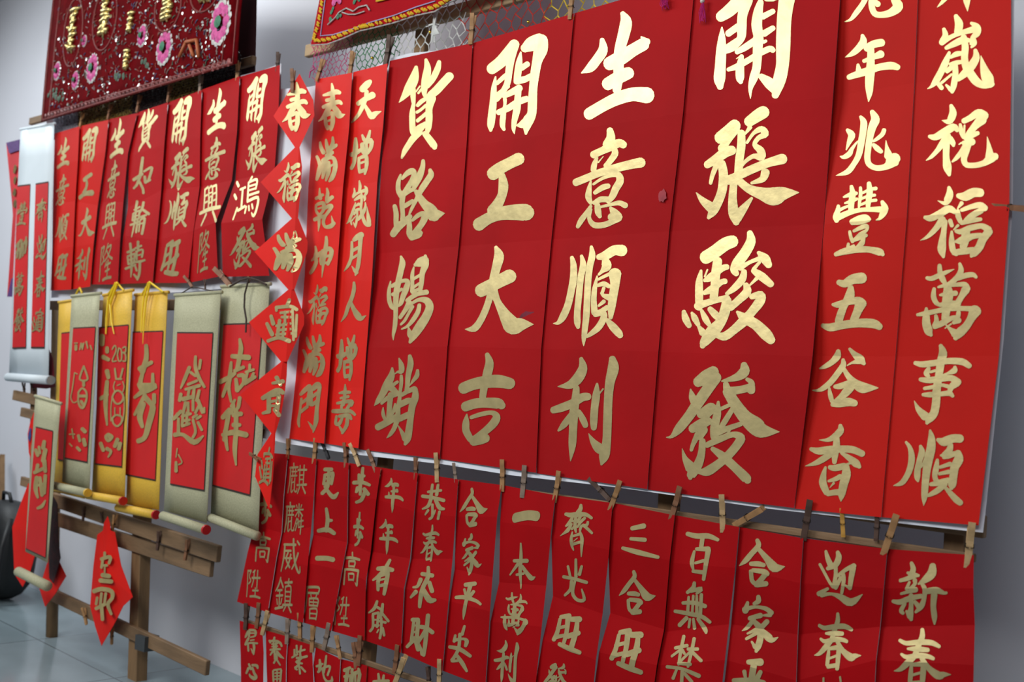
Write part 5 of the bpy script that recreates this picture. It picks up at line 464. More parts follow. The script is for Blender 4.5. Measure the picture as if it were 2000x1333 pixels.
# ------------------------------------------------ brush characters: union of the brush strokes, laid on a surface
def hull(ps):
    ps = sorted(set(ps))
    if len(ps) < 3: return None
    def half(q):
        h = []
        for p in q:
            while len(h) > 1 and (h[-1][0]-h[-2][0])*(p[1]-h[-2][1])-(h[-1][1]-h[-2][1])*(p[0]-h[-2][0]) <= 1e-9: h.pop()
            h.append(p)
        return h
    a = half(ps); b = half(ps[::-1]); return a[:-1]+b[:-1]
GCACHE = {}
def glyph_shape(key, rows=()):
    w, h, st = GLYPH[key]
    V = []; F = []
    def poly(ps):
        q = hull([(round(x,3), round(y,3)) for x, y in ps])
        if q and len(q) > 2:
            o = len(V); V.extend(q); F.append(list(range(o, o+len(q))))
    for s in st.split('/'):
        pts = [tuple(map(float, q.split(','))) for q in s.split()]
        c = catmull(pts, 4) if len(pts) > 2 else catmull(pts, 2)
        L = []; Rr = []
        for i, (x, y, ww) in enumerate(c):
            a = c[max(i-1,0)]; b = c[min(i+1, len(c)-1)]
            tx, ty = b[0]-a[0], b[1]-a[1]; q = math.hypot(tx, ty) or 1
            r = max(ww, .7)*.5; L.append((x-ty/q*r, y+tx/q*r)); Rr.append((x+ty/q*r, y-tx/q*r))
        for i in range(len(c)-1): poly([L[i], L[i+1], Rr[i+1], Rr[i]])
        for (x, y, ww), (x2, y2, _) in ((c[0], c[1]), (c[-1], c[-2])):
            r = max(ww, .7)*.5; a0 = math.atan2(y-y2, x-x2)
            poly([(x+r*(.92*math.cos(a)*math.cos(a0)-math.sin(a)*math.sin(a0)), y+r*(.92*math.cos(a)*math.sin(a0)+math.sin(a)*math.cos(a0))) for a in [math.pi*(k/6-.5) for k in range(7)]])
    nE = []
    for (y0, y1) in [(h*k/7, h*k/7) for k in range(1, 7)] + list(rows):
        o = len(V); V.extend([(-w*.1, y0-(y1-y0)*.1), (w*1.1, y1+(y1-y0)*.1)]); nE.append((o, o+1))
    vv, ee, ff, ov, oe, of = delaunay_2d_cdt([Vector(p) for p in V], nE, F, 0, 1e-4, True)
    tri = [f for f, src in zip(ff, of) if src]
    used = sorted({i for f in tri for i in f}); ix = {a: b for b, a in enumerate(used)}
    return [(vv[i][0]/w, vv[i][1]/h) for i in used], [tuple(ix[i] for i in f) for f in tri]
def sheet_at(key, u, v, off=0.0):
    vs, P = SHEET[key]; i = 0
    while i < len(vs)-2 and v > vs[i+1]: i += 1
    t = (v-vs[i])/(vs[i+1]-vs[i])
    a = Vector(P[i][0]).lerp(P[i][1], u); b = Vector(P[i+1][0]).lerp(P[i+1][1], u)
    p = a.lerp(b, t); p.y -= off; return p
def put_char(key, fn, m, parent, rows=()):
    vs, fs = glyph_shape(key, rows)
    V = [fn(x, y) for x, y in vs]
    out = []
    for f in fs:                              # face the viewer's side
        a, b, c = (V[i] for i in f[:3])
        out.append(f if (b-a).cross(c-a).y < 0 else f[::-1])
    return mesh('gold_character', V, out, m, parent)
def quad_char(g, m, parent, off=.0012):
    key, c = g; A, B, Cc, D = [Vector(q) for q in c]
    def fn(x, y):
        p = A*(1-x)*(1-y)+B*x*(1-y)+Cc*x*y+D*(1-x)*y; p.y -= off; return p
    return put_char(key, fn, m, parent)
def make_sheet(name, key, m, label, cat, group):
    vs, P = SHEET[key]; nu = 8; V = []; F = []; vv = []
    for i in range(len(vs)-1):
        n = 6
        vv += [vs[i]+(vs[i+1]-vs[i])*k/n for k in range(n)]
    vv.append(vs[-1])
    for v in vv:
        for k in range(nu+1): V.append(sheet_at(key, k/nu, v))
    for i in range(len(vv)-1):
        for k in range(nu):
            a = i*(nu+1)+k; F.append((a, a+nu+1, a+nu+2, a+1))
    o = tag(mesh(name, V, F, m), label, cat, group)
    for p, g, *uv in WRITE:
        if p != key: continue
        q = [(uv[2*i], uv[2*i+1]) for i in range(4)]
        def fn(x, y):
            u = q[0][0]*(1-x)*(1-y)+q[1][0]*x*(1-y)+q[2][0]*x*y+q[3][0]*(1-x)*y
            v = q[0][1]*(1-x)*(1-y)+q[1][1]*x*(1-y)+q[2][1]*x*y+q[3][1]*(1-x)*y
            return sheet_at(key, u, v, .0009)
        h = GLYPH[g][1]; rows = []
        for cv in vs[1:-1]:
            l = (cv-q[0][1])/(q[3][1]-q[0][1]); r = (cv-q[1][1])/(q[2][1]-q[1][1])
            if -.1 < l < 1.1 and -.1 < r < 1.1: rows.append((l*h, r*h))
        put_char(g, fn, M_GOLD, o, rows)
    return o
# ================================================================ the room
def struct(name, vs, fs, m):
    o = mesh(name, vs, fs, m); o['kind'] = 'structure'; return o
def slab(name, a, b, m):
    (x0,y0,z0),(x1,y1,z1) = a, b
    return struct(name, [(x0,y0,z0),(x1,y0,z0),(x1,y1,z0),(x0,y1,z0),(x0,y0,z1),(x1,y0,z1),(x1,y1,z1),(x0,y1,z1)],
                  [(3,2,1,0),(4,5,6,7),(0,1,5,4),(1,2,6,5),(2,3,7,6),(3,0,4,7)], m)
slab('floor', (-9,-4.6,-.1), (2.6,.36,0), M_FLOOR)
slab('wall_back', (-9,.36,-.1), (2.6,.5,3.0), M_WALL)
slab('wall_left', (-9.15,-4.6,-.1), (-9,.5,3.0), M_WALL)
# ================================================================ calligraphy sheets
GB = 'large red calligraphy banners'; GS = 'red blessing strips pegged below the large banners'; GR = 'red blessing strips in the bottom row'; GL = 'red blessing strips on the far stand'
for key, name, m, label, grp in [
 ('B1','calligraphy_banner',M_DEEP,'large dark red paper banner with gold 貨路暢銷, just right of the orange-red couplets',GB),
 ('B2','calligraphy_banner',M_DEEP,'large dark red paper banner with gold 開工大吉 and a purple ink stain',GB),
 ('B3','calligraphy_banner',M_DEEP,'large dark red paper banner with gold 生意順利 and a pale scuff',GB),
 ('B4','calligraphy_banner',M_DEEP,'widest dark red paper banner with very big gold 開張駿發',GB),
 ('T1','calligraphy_banner',M_ORANGE,'tall brighter red narrow banner with gold 年兆豐五谷香, beside the widest banner',GB),
 ('T2','calligraphy_banner',M_ORANGE,'tall bright red banner with gold 歲祝福萬事順 at the right end of the stand',GB),
 ('C1','couplet_strip',M_BRIGHT,'orange-red narrow couplet with gold 春滿乾坤福滿門, next to the diamond string','pair of orange-red couplets'),
 ('C2','couplet_strip',M_BRIGHT,'orange-red narrow couplet with gold 天增歲月人增壽, against the 貨路暢銷 banner','pair of orange-red couplets'),
 ('S1','blessing_strip',M_LOW,'red paper strip ending 步高陞, partly behind the tail of the diamond string',GS),
 ('S2','blessing_strip',M_LOW,'red paper strip with dense gold 麒麟威鎮',GS),
 ('S3','blessing_strip',M_LOW,'red paper strip with gold 更上一層',GS),
 ('S4','blessing_strip',M_LOW,'red paper strip with gold 步步高陞, right of the 更上一層 strip',GS),
 ('S5','blessing_strip',M_LOW,'red paper strip with gold 年年有餘',GS),
 ('S6','blessing_strip',M_LOW,'red paper strip with gold 恭春來財',GS),
 ('S7','blessing_strip',M_LOW,'red paper strip with all of gold 合家平安 showing',GS),
 ('S8','blessing_strip',M_LOW,'red paper strip with gold 一本萬利, one brushed line at its top',GS),
 ('S9','blessing_strip',M_LOW,'red paper strip with gold 齊光旺發',GS),
 ('S10','blessing_strip',M_LOW,'red paper strip with gold 三合旺, three brushed lines at its top',GS),
 ('S11','blessing_strip',M_LOW,'red paper strip with gold 百無禁, cut off by the picture edge',GS),
 ('S12','blessing_strip',M_LOW,'red paper strip with large gold 合家平 left of the 迎春 strip',GS),
 ('S13','blessing_strip',M_LOW,'wide red paper strip with gold 迎春',GS),
 ('S14','blessing_strip',M_LOW,'wide red paper strip with gold 新春 at the right end of its row',GS),
 ('R1','blessing_strip',M_LOW,'small red strip with gold 得心 at the left end of the bottom row',GR),
 ('R2','blessing_strip',M_LOW,'small red strip with gold 賽寶 in the bottom row',GR),
 ('R3','blessing_strip',M_LOW,'small red strip with gold 紫 in the bottom row',GR),
 ('R4','blessing_strip',M_LOW,'small red strip with gold 地 in the bottom row',GR),
 ('R5','blessing_strip',M_LOW,'small red strip with blocky gold 瑞 in the bottom row',GR),
 ('R6','blessing_strip',M_LOW,'small red strip at the picture edge showing just the top of one character',GR),
 ('L1','blessing_strip',M_ORANGE,'orange-tinted red strip with gold 生意順旺 beside the white scroll',GL),
 ('L2','blessing_strip',M_ORANGE,'orange-tinted red strip with gold 開工大利 on the far stand',GL),
 ('L3','blessing_strip',M_DEEP,'narrow purplish red strip with gold 生意興隆, left of the 貨如輪轉 strip',GL),
 ('L4','blessing_strip',M_DEEP,'red paper strip with gold 貨如輪轉 on the far stand',GL),
 ('L5','blessing_strip',M_DEEP,'red paper strip with gold 開張順旺 on the far stand',GL),
 ('L6','blessing_strip',M_DEEP,'red strip with gold 生意興隆 curling at its lower right, beside the 開張順旺 strip',GL),
 ('L7','blessing_strip',M_DEEP,'red paper strip with gold 開張鴻發, its bottom folded outward, nearest the diamond string',GL)]:
    make_sheet(name, key, m, label, 'paper banner' if name != 'couplet_strip' else 'couplet', grp)
def flat(name, pts, m, label=None, cat=None, parent=None, group=None):
    o = mesh(name, pts, [tuple(range(len(pts)))], m, parent)
    if label: tag(o, label, cat, group)
    return o
top_ = [(-2.6012,0.0098,1.8885),(-2.4634,0.0098,1.8732),(-2.2547,0.0098,1.8666),(-2.0941,0.0098,1.8947),(-2.0246,0.0098,1.8948),(-1.7874,0.0098,1.8677),(-1.3832,0.0098,1.8737),(-0.822,0.0098,1.8828),(-0.5422,0.0098,1.8933),(-0.5343,0.0098,1.7154),(-0.5218,0.0098,1.3782),(-0.5259,0.0098,1.1595)]
mid_ = [(-0.5395,0.0098,0.9048),(-0.9169,0.0098,0.9029),(-1.2661,0.0098,0.9102),(-1.5537,0.0098,0.9104),(-1.7813,0.0098,0.9183),(-2.0967,0.0098,0.9183),(-2.4163,0.0098,0.9277),(-2.555,0.0098,0.9384)]
low_ = [(-0.5398,0.0009,0.8571),(-0.9114,0.0009,0.848),(-1.2579,0.0009,0.8483),(-1.5415,0.0009,0.8428),(-1.7688,0.0009,0.846),(-2.0812,0.0009,0.8397),(-2.3978,0.0009,0.8426),(-2.5377,0.0009,0.8502)]
nt_, nm_ = len(top_), len(mid_)
tag(mesh('backing_sheet', top_+mid_+low_, [tuple(range(nt_+nm_))]+[(nt_+i, nt_+nm_+i, nt_+nm_+i+1, nt_+i+1) for i in range(nm_-1)], M_WHITE), 'large white backing sheet behind the big red banners', 'paper sheet')
flat('backing_sheet', [(-4.1801,0.02,1.9328),(-3.3979,0.02,1.9391),(-2.6294,0.02,1.9749),(-2.5879,0.02,1.6928),(-2.5624,0.02,1.3144),(-2.5781,0.02,1.298),(-3.0403,0.02,1.2849),(-3.4865,0.02,1.28),(-4.0786,0.02,1.279)], M_WHITE, 'white backing sheet behind the red strips on the far stand', 'paper sheet')
# diamond string
dia = tag(empty('diamond_string'), 'chain of orange-red paper diamonds with gold characters pegged beside the couplets', 'paper diamonds')
for left, rt, g, uf, rows in DIAMOND:
    vs = list(left); fs = [tuple(range(len(left)))]
    if rt: fs.append(tuple(range(len(vs), len(vs)+len(rt)))); vs += rt
    d = mesh('diamond', vs, fs, M_BRIGHT, dia)
    def fn(x, y):
        f = uf[0]*(1-y)+uf[1]*y; (a0,b0,c0),(a1,b1,c1) = [[Vector(q) for q in r] for r in rows]
        if x <= f: p = a0.lerp(b0, x/f).lerp(a1.lerp(b1, x/f), y)
        else: k = (x-f)/(1-f); p = b0.lerp(c0, k).lerp(b1.lerp(c1, k), y)
        p.y -= .0015; return p
    put_char(g, fn, M_GOLD, d)
# marks on the big banners
def blot(name, c, r, m, parent, seed):
    rnd = random.Random(seed); c = Vector(c); vs = [c]; n = 14
    for k in range(n):
        a = 2*math.pi*k/n; q = r[0]*(0.7+.5*rnd.random()); vs.append(c + Vector((math.cos(a)*q, 0, math.sin(a)*r[1]*(0.7+.5*rnd.random()))))
    return mesh(name, vs, [(0,1+k,1+(k+1)%n) for k in range(n)], m, parent)
for o in list(C.objects):
    if o.get('label','').startswith('large dark red paper banner with gold 生意順利'): blot('pale_scuff', (-1.1831,-0.0075,1.4431), (.010,.014), M_STAIN, o, 3)
    if o.get('label','').startswith('large dark red paper banner with gold 開工大吉'):
        blot('ink_stain', (-1.5232,-0.0085,1.1941), (.026,.016), mat('purple_ink_stain',(120,14,44),.7,var=.1,vscale=60), o, 5); blot('ink_stain', (-1.5462,-0.0085,1.1479), (.018,.012), MATS['purple_ink_stain'], o, 6)
    if o.get('label','').startswith('widest dark'): blot('ink_spot', (-0.8768,-0.0075,0.9564), (.004,.007), M_INK, o, 8)
# ================================================================ stands
st = tag(empty('display_stand'), 'wooden slat stand carrying the large red banners and lower strips', 'display stand')
def rail(a, b, w, d, parent, name='rail', m=None):
    s = MB(); s.beam(a, b, w, d); o = s.build(name, m or M_WOOD, parent)
    bv = o.modifiers.new('b', 'BEVEL'); bv.width = .002; bv.segments = 1; return o
rail((-2.5198,0.034,1.9959), (-1.6745,0.034,1.9807), .036, .018, st, 'rail', M_WOODL)
rail((-1.6712,0.034,1.9812), (-1.0059,0.034,1.9704), .036, .018, st, 'rail', M_WOODL)
rail((-2.4734,0.03,0.8692), (-0.5456,0.03,0.864), .036, .016, st)
rail((-2.5062,0.011,0.8015), (-0.5519,0.011,0.8148), .014, .008, st, 'lath')
rail((-2.5212,0.011,0.3236), (-1.4973,0.011,0.3334), .014, .008, st, 'lath')
def upright(a, b, w, d, parent, name='post'):
    return rail(a, b, w, d, parent, name, M_WOODV)
upright((-2.0279,0.054,1.9982), (-2.0391,0.054,0.049), .042, .022, st)
upright((-1.1775,0.054,1.739), (-1.1476,0.054,0.289), .042, .022, st)
upright((-0.6065,0.056,1.6402), (-0.5973,0.056,0.6816), .034, .02, st)
fs_ = tag(empty('display_stand'), 'far wooden stand with bare lower rails and legs standing on the floor', 'display stand')
rail((-4.5335,0.046,2.0541), (-2.82,0.046,2.0256), .03, .016, fs_)
rail((-4.109,0.03,1.25), (-3.1584,0.03,1.2435), .036, .016, fs_)
rail((-3.1584,0.03,1.2435), (-2.5528,0.03,1.2441), .036, .016, fs_)
rail((-3.8825,0.02,0.5118), (-2.7153,0.02,0.4857), .05, .018, fs_)
rail((-3.8885,0.034,0.4396), (-2.769,0.034,0.4319), .05, .016, fs_)
rail((-3.8571,0.03,0.1659), (-2.734,0.03,0.143), .044, .016, fs_)
s = MB(); s.tube([(-4.1071,0.06,1.2475), (-3.981,0.06,0.6475), (-3.852,0.06,-0.0142)], .021, 10); s.build('leg', M_WOODV, fs_, True)
leg = upright((-3.3699,0.056,1.3137), (-3.1751,0.056,-0.104), .058, .04, fs_, 'leg')
s = MB(); s.beam((-3.1119,0.034,0.1627), (-3.1092,0.034,0.1157), .062, .05); s.build('tape_wrap', M_TAPE, leg)
ss = tag(empty('peg_rack'), 'short slatted rack behind the hanging scrolls at the far left', 'display stand')
rail((-4.2818,0,0.8829), (-3.9685,0,0.8694), .04, .014, ss); rail((-4.1899,0,0.8203), (-3.9543,0,0.8114), .036, .014, ss); rail((-4.1207,0,0.5537), (-3.8899,0,0.5496), .036, .014, ss)
upright((-4.1534,0.018,0.9456), (-3.9929,0.018,0.2744), .03, .016, ss)
# ================================================================ clothespins
PARTS = {}
def pin_parts(tone):
    if tone in PARTS: return PARTS[tone]
    L, w_, t = .073, .0105, .0062
    def prong(sg):
        prof = [(0, .0098, .0062), (.012, .0085, .0058), (.030, .0046, .0014), (.038, .0052, .0016), (.046, .0040, .0006), (.066, .0040, .0002), (.073, .0024, .0006)]
        s = MB(); k = len(prof)
        for z, o_, i_ in prof:
            for x in (-w_/2, w_/2): s.v += [(x, -sg*o_, -z), (x, -sg*i_, -z)]
        for i in range(k-1):
            a = 4*i; b = a+4
            s.f += [(a, a+2, b+2, b), (a+1, b+1, b+3, a+3), (a, b, b+1, a+1), (a+2, a+3, b+3, b+2)]
        s.f += [(0,1,3,2), (4*k-4, 4*k-2, 4*k-1, 4*k-3)]
        me = bpy.data.meshes.new('prong'); me.from_pydata(s.v, [], s.f); me.materials.append(M_PINS[tone]); return me
    s = MB()
    s.tube([(-w_*.62,0,-.037),(w_*.62,0,-.037)], .0030, 8)
    for x in (-w_*.6, w_*.6):
        s.tube([(x,.004,-.037),(x,-.0072,-.040),(x*.2,-.0074,-.0405)], .0007, 5); s.tube([(x,-.003,-.037),(x,.0072,-.040),(x*.2,.0074,-.0405)], .0007, 5)
    sp = bpy.data.meshes.new('spring'); sp.from_pydata(s.v, [], s.f); sp.materials.append(M_WIRE)
    PARTS[tone] = (prong(1), prong(-1), sp); return PARTS[tone]
def pin(a, b, tone, label, twist=0.0, dy=0.0):
    a, b = Vector(a), Vector(b); d = b-a; k = d.length/.073
    t = tag(empty('clothespin'), label, 'clothespin', 'wooden clothespins' if tone != 6 else None)
    z = -d.normalized(); y = Vector((0,1,0)); y = (y - z*y.dot(z)).normalized(); x = y.cross(z)
    rot = Matrix((x, y, z)).transposed() @ Matrix.Rotation(twist, 3, 'Z')
    t.matrix_world = Matrix.Translation(a+Vector((0,dy,0))) @ rot.to_4x4() @ Matrix.Scale(k, 4)
    p1, p2, sp = pin_parts(tone)
    link('prong', p1, t); link('prong', p2, t); link('spring', sp, t)
for a, b, tone, tw, label in [
 ((-2.3835,-0.004,0.8578),(-2.3796,-0.004,0.8013),1,.3,'tan clothespin between the tops of the 步高陞 and 麒麟威鎮 strips'),
 ((-2.2582,-0.004,0.8692),(-2.2592,-0.004,0.7988),1,.5,'tan clothespin between the tops of the 麒麟威鎮 and 更上一層 strips'),
 ((-2.2406,0.002,0.8652),(-2.2046,0.002,0.8177),6,.3,'black clothespin slanting above the 更上一層 strip'),
 ((-2.1297,-0.004,0.8673),(-2.1201,-0.004,0.7988),2,.2,'brown upright clothespin between the 更上一層 and 步步高陞 strips'),
 ((-2.1031,-0.008,0.8654),(-2.0624,-0.008,0.8124),0,.4,'pale slanting clothespin at the top left of the 步步高陞 strip'),
 ((-2.0361,-0.004,0.8554),(-1.9988,-0.004,0.8032),2,.5,'brown slanting clothespin at the top right of the 步步高陞 strip'),
 ((-1.855,-0.004,0.8538),(-1.8497,-0.004,0.796),2,.4,'brown clothespin between the tops of the 年年有餘 and 恭春來財 strips'),
 ((-1.7823,-0.006,0.8714),(-1.7722,-0.006,0.802),0,.5,'pale clothespin directly above the 恭春來財 writing'),
 ((-1.7243,-0.004,0.8526),(-1.7102,-0.004,0.8051),4,.7,'greyish clothespin at the top right corner of the 恭春來財 strip'),
 ((-1.5671,-0.004,0.8757),(-1.5626,-0.004,0.8041),1,.4,'orange-tan clothespin between the tops of the 合家平安 and 一本萬利 strips'),
 ((-1.4992,-0.005,0.8696),(-1.5009,-0.005,0.7978),4,.5,'grey clothespin at the top middle of the 一本萬利 strip'),
 ((-1.4,-0.004,0.8673),(-1.4091,-0.004,0.7988),1,.3,'warm tan clothespin between the tops of the 一本萬利 and 齊光旺發 strips'),
 ((-1.3236,0.004,0.8579),(-1.2682,0.004,0.8199),3,.2,'dark clothespin lying aslant above the 齊光旺發 strip'),
 ((-1.2382,-0.005,0.8649),(-1.2609,-0.005,0.8002),1,.4,'tan leaning clothespin between the tops of the 齊光旺發 and 三合旺 strips'),
 ((-1.0948,-0.004,0.8684),(-1.1138,-0.004,0.7981),2,.2,'brown leaning clothespin between the tops of the 三合旺 and 百無禁 strips'),
 ((-1.0045,-0.005,0.8631),(-0.9971,-0.005,0.7929),0,.45,'pale upright clothespin above the 百無禁 strip'),
 ((-0.9175,-0.005,0.8483),(-0.9756,-0.005,0.8091),1,.3,'tan clothespin lying almost flat at the top left of the 合家平 strip'),
 ((-0.8282,-0.004,0.8746),(-0.8371,-0.004,0.802),3,.35,'dark brown clothespin between the tops of the 合家平 and 迎春 strips'),
 ((-0.7725,0.001,0.8663),(-0.7668,0.001,0.8172),5,.4,'yellow clothespin above the 迎春 strip'),
 ((-0.7086,0.001,0.8683),(-0.7094,0.001,0.8187),3,.1,'short dark clothespin at the top right of the 迎春 strip'),
 ((-0.6738,-0.006,0.8695),(-0.6931,-0.006,0.7986),1,.3,'tan leaning clothespin between the tops of the 迎春 and 新春 strips'),
 ((-0.5552,-0.006,0.872),(-0.5587,-0.006,0.7996),0,.4,'pale clothespin at the top right corner of the 新春 strip'),
 ((-0.4911,-0.006,1.3654),(-0.5485,-0.006,1.3754),2,.3,'brown clothespin lying flat on the right edge of the tallest banner'),
 ((-2.2455,-0.005,1.9342),(-2.2539,-0.005,1.865),1,.5,'tan clothespin between the tops of the two orange-red couplets'),
 ((-2.3798,-0.005,1.9361),(-2.4046,-0.005,1.8762),1,.4,'tan leaning clothespin at the top left corner of the 春滿乾坤 couplet'),
 ((-2.0881,-0.005,1.9488),(-2.1022,-0.005,1.8652),3,.3,'dark clothespin between the 天增歲月 couplet and the 貨路暢銷 banner'),
 ((-1.7795,-0.005,1.9436),(-1.7816,-0.005,1.8683),1,.4,'tan clothespin between the tops of the 貨路暢銷 and 開工大吉 banners'),
 ((-1.4663,-0.005,1.9306),(-1.4677,-0.005,1.8675),1,.3,'tan clothespin between the tops of the 開工大吉 and 生意順利 banners'),
 ((-2.4525,-0.055,1.9037),(-2.4445,-0.055,1.8354),2,.5,'brown clothespin on the topmost paper diamond'),
 ((-2.61,-0.005,1.9969),(-2.608,-0.005,1.9339),3,.6,'dark clothespin at the top right corner of the 開張鴻發 strip'),
 ((-3.9099,-0.005,1.9944),(-3.9233,-0.005,1.9377),1,.3,'tan clothespin at the top of the 開工大利 strip below the velvet banner'),
 ((-3.6783,-0.005,1.9931),(-3.6946,-0.005,1.9373),2,.3,'brown clothespin between the tops of the 開工大利 strip and the narrow purplish strip'),
 ((-3.4574,-0.005,1.9947),(-3.4711,-0.005,1.9334),2,.3,'brown clothespin at the top left of the 貨如輪轉 strip'),
 ((-3.2469,-0.005,1.9987),(-3.2562,-0.005,1.9393),2,.3,'brown clothespin between the tops of the 貨如輪轉 and 開張順旺 strips'),
 ((-3.0487,-0.005,2.0001),(-3.046,-0.005,1.9326),4,.3,'greyish clothespin at the top right of the 開張順旺 strip'),
 ((-2.8311,-0.005,2.0087),(-2.8259,-0.005,1.9437),1,.5,'tan clothespin at the top left of the 開張鴻發 strip'),
 ((-3.0117,-0.012,1.3283),(-2.9613,-0.012,1.294),2,.3,'brown clothespin at the foot of the 開張順旺 strip'),
 ((-2.8919,-0.012,1.3169),(-2.883,-0.012,1.2843),3,.3,'dark clothespin at the foot of the curling 生意興隆 strip'),
 ((-2.815,-0.02,1.344),(-2.7285,-0.02,1.2927),2,.3,'brown slanting clothespin left of the outward fold of the 開張鴻發 strip'),
 ((-2.6431,-0.012,1.3196),(-2.6451,-0.012,1.2828),2,.3,'brown clothespin under the 開張鴻發 strip, above the cord'),
 ((-2.5017,-0.012,0.8745),(-2.5098,-0.012,0.814),3,.5,'dark clothespin between the two lowest paper diamonds'),
 ((-2.4376,-0.056,0.7924),(-2.4905,-0.056,0.8062),2,.2,'brown clothespin lying flat on the lowest paper diamond'),
 ((-2.5089,-0.005,0.3822),(-2.5067,-0.005,0.3066),3,.5,'dark olive clothespin over the top left of the 得心 strip'),
 ((-2.4472,-0.005,0.3951),(-2.4529,-0.005,0.3218),2,.5,'brown clothespin over the top right of the 得心 strip'),
 ((-2.4013,-0.006,0.3827),(-2.4218,-0.006,0.31),0,.5,'pale leaning clothespin between the 得心 and 賽寶 strips'),
 ((-2.3104,-0.005,0.3781),(-2.3068,-0.005,0.3091),4,.6,'grey clothespin between the 賽寶 and 紫 strips'),
 ((-2.2673,0,0.401),(-2.2572,0,0.334),1,.5,'orange-tan clothespin above the 紫 strip'),
 ((-2.1985,-0.005,0.3814),(-2.1949,-0.005,0.3118),1,.6,'tan clothespin between the 紫 and 地 strips'),
 ((-2.1319,-0.003,0.4024),(-2.1493,-0.003,0.328),4,.5,'greyish leaning clothespin above the 地 strip'),
 ((-2.0997,-0.005,0.3753),(-2.0752,-0.005,0.3212),1,.6,'tan clothespin between the 地 and 瑞 strips'),
 ((-2.0327,0,0.372),(-2.0158,0,0.3084),2,.4,'reddish brown clothespin on the 瑞 strip, left of its darker twin'),
 ((-2.0003,-0.006,0.3973),(-2.002,-0.006,0.3212),2,.4,'brown clothespin against the bare wooden post, over the 瑞 strip'),
 ((-1.8608,-0.005,0.4041),(-1.8683,-0.005,0.3307),2,.4,'brown clothespin right of the bare wooden post in the bottom row'),
 ((-1.828,-0.012,0.3831),(-1.8572,-0.012,0.3077),0,.5,'pale leaning clothespin right of the bare post, touching the picture bottom'),
 ((-1.7123,-0.008,0.4034),(-1.7095,-0.008,0.3366),0,.5,'pale clothespin at the picture bottom below the 財 character'),
 ((-1.7714,0.012,0.3687),(-1.7597,0.012,0.3157),3,.4,'dark clothespin behind, at the picture bottom below the 恭春來財 strip'),
 ((-3.5849,0.004,0.5203),(-3.5811,0.004,0.4682),3,.3,'dark clothespin on the upper bare rail under the first yellow scroll'),
 ((-3.4508,0.004,0.5192),(-3.4351,0.004,0.4824),3,.3,'dark clothespin left of the hanging red diamond paper'),
 ((-3.3265,-0.006,0.5249),(-3.3428,-0.006,0.4641),1,.2,'tan clothespin gripping the top of the hanging red diamond paper'),
 ((-3.0449,0.004,0.5088),(-3.049,0.004,0.4463),3,.3,'dark clothespin on the bare rail near the square leg'),
 ((-2.8684,0.004,0.5084),(-2.8775,0.004,0.4426),2,.3,'reddish clothespin near the right end of the bare rails'),
 ((-3.523,0.01,0.1742),(-3.4876,0.01,0.1228),1,.3,'tan clothespin hanging on the lowest bare rail, left'),
 ((-3.3044,0.01,0.151),(-3.296,0.01,0.0951),1,.3,'tan clothespin on the lowest bare rail at the red diamond point'),
 ((-4.205,0,0.936),(-4.1827,0,0.888),3,.3,'dark clothespin on the short rack, left one below the white scroll'),
 ((-4.1222,0,0.9375),(-4.0943,0,0.8844),3,.3,'dark clothespin on the short rack, right one below the white scroll')]:
    pin(a, b, tone, label, tw)
# ================================================================ hanging scrolls
def scroll(label, body, field, roller, rr, silk, chars, knob=None, gold=None, group='hanging paper scrolls', fields=None, rod=True, white=False, two_piece=None):
    t = tag(empty('hanging_scroll'), label, 'scroll', group)
    vs, fs = grid(body, 4, 8, .004); mt = mesh('mount', vs, fs, silk, t, True)
    so = mt.modifiers.new('s', 'SOLIDIFY'); so.thickness = .0015; so.offset = 1
    for k, f in enumerate(fields or [field]):
        f = [Vector(q)-Vector((0,.0062,0)) for q in f]
        # thin dark line round the red field
        cx = sum(f, Vector())/4; g = [cx+(q-cx)*1.02+Vector((0,.0006,0)) for q in f]
        vs, fs = grid(g, 2, 4); mesh('field_border', vs, fs, M_DARKLINE, mt)
        vs, fs = grid(f, 2, 6, .001); mesh('red_field', vs, fs, mat('scroll_red_paper',(206,26,28),.55,var=.03,bump=.08,bscale=80), t)
    for c in chars:
        o = quad_char((c[0], [Vector(q)-Vector((0,.0065,0)) for q in c[1]]), gold or M_GOLD2, t, .0022)
    if rod:
        s = MB(); s.tube([Vector(body[0])+Vector((-.004,0,0)), Vector(body[1])+Vector((.004,0,0))], .006, 8); s.build('top_rod', silk, t, True)
    a, b = Vector(roller[0]), Vector(roller[1]); s = MB(); s.tube([a, a.lerp(b,.5), b], rr, 14)
    r = s.build('roller', silk, t, True)
    if knob:
        d = (b-a).normalized(); s = MB(); s.tube([b, b+d*.008], rr*1.02, 14); s.build('roller_knob', knob, r)
    return t
YG = -.03
sc = scroll('grey-green scroll with large gold 吉祥如意 brushwork, half hidden by the paper diamonds', [(-2.7737,-0.02,1.2906),(-2.521,-0.02,1.2926),(-2.4622,-0.02,0.5798),(-2.7148,-0.02,0.5983)], [(-2.7358,-0.02,1.1711),(-2.5331,-0.02,1.1751),(-2.5158,-0.02,0.6881),(-2.712,-0.02,0.6942)], [(-2.6944,-0.034,0.5983),(-2.4462,-0.034,0.5799)], .013, M_GREYSILK, [('吉祥如意',[(-2.7545,-0.02,1.1316),(-2.5487,-0.02,1.1343),(-2.4897,-0.02,0.7712),(-2.6882,-0.02,0.7518)])])
s = MB(); s.tube([(-2.7015,-0.038,1.2865),(-2.6464,-0.038,1.3037),(-2.6043,-0.038,1.3102),(-2.5526,-0.038,1.3013),(-2.5117,-0.038,1.2884)], .003); s.tube([(-2.6009,-0.04,1.3083),(-2.6146,-0.04,1.2617),(-2.611,-0.04,1.2238),(-2.594,-0.04,1.1861),(-2.5904,-0.04,1.1486)], .0028); s.build('hanging_cord', M_CORD, sc)
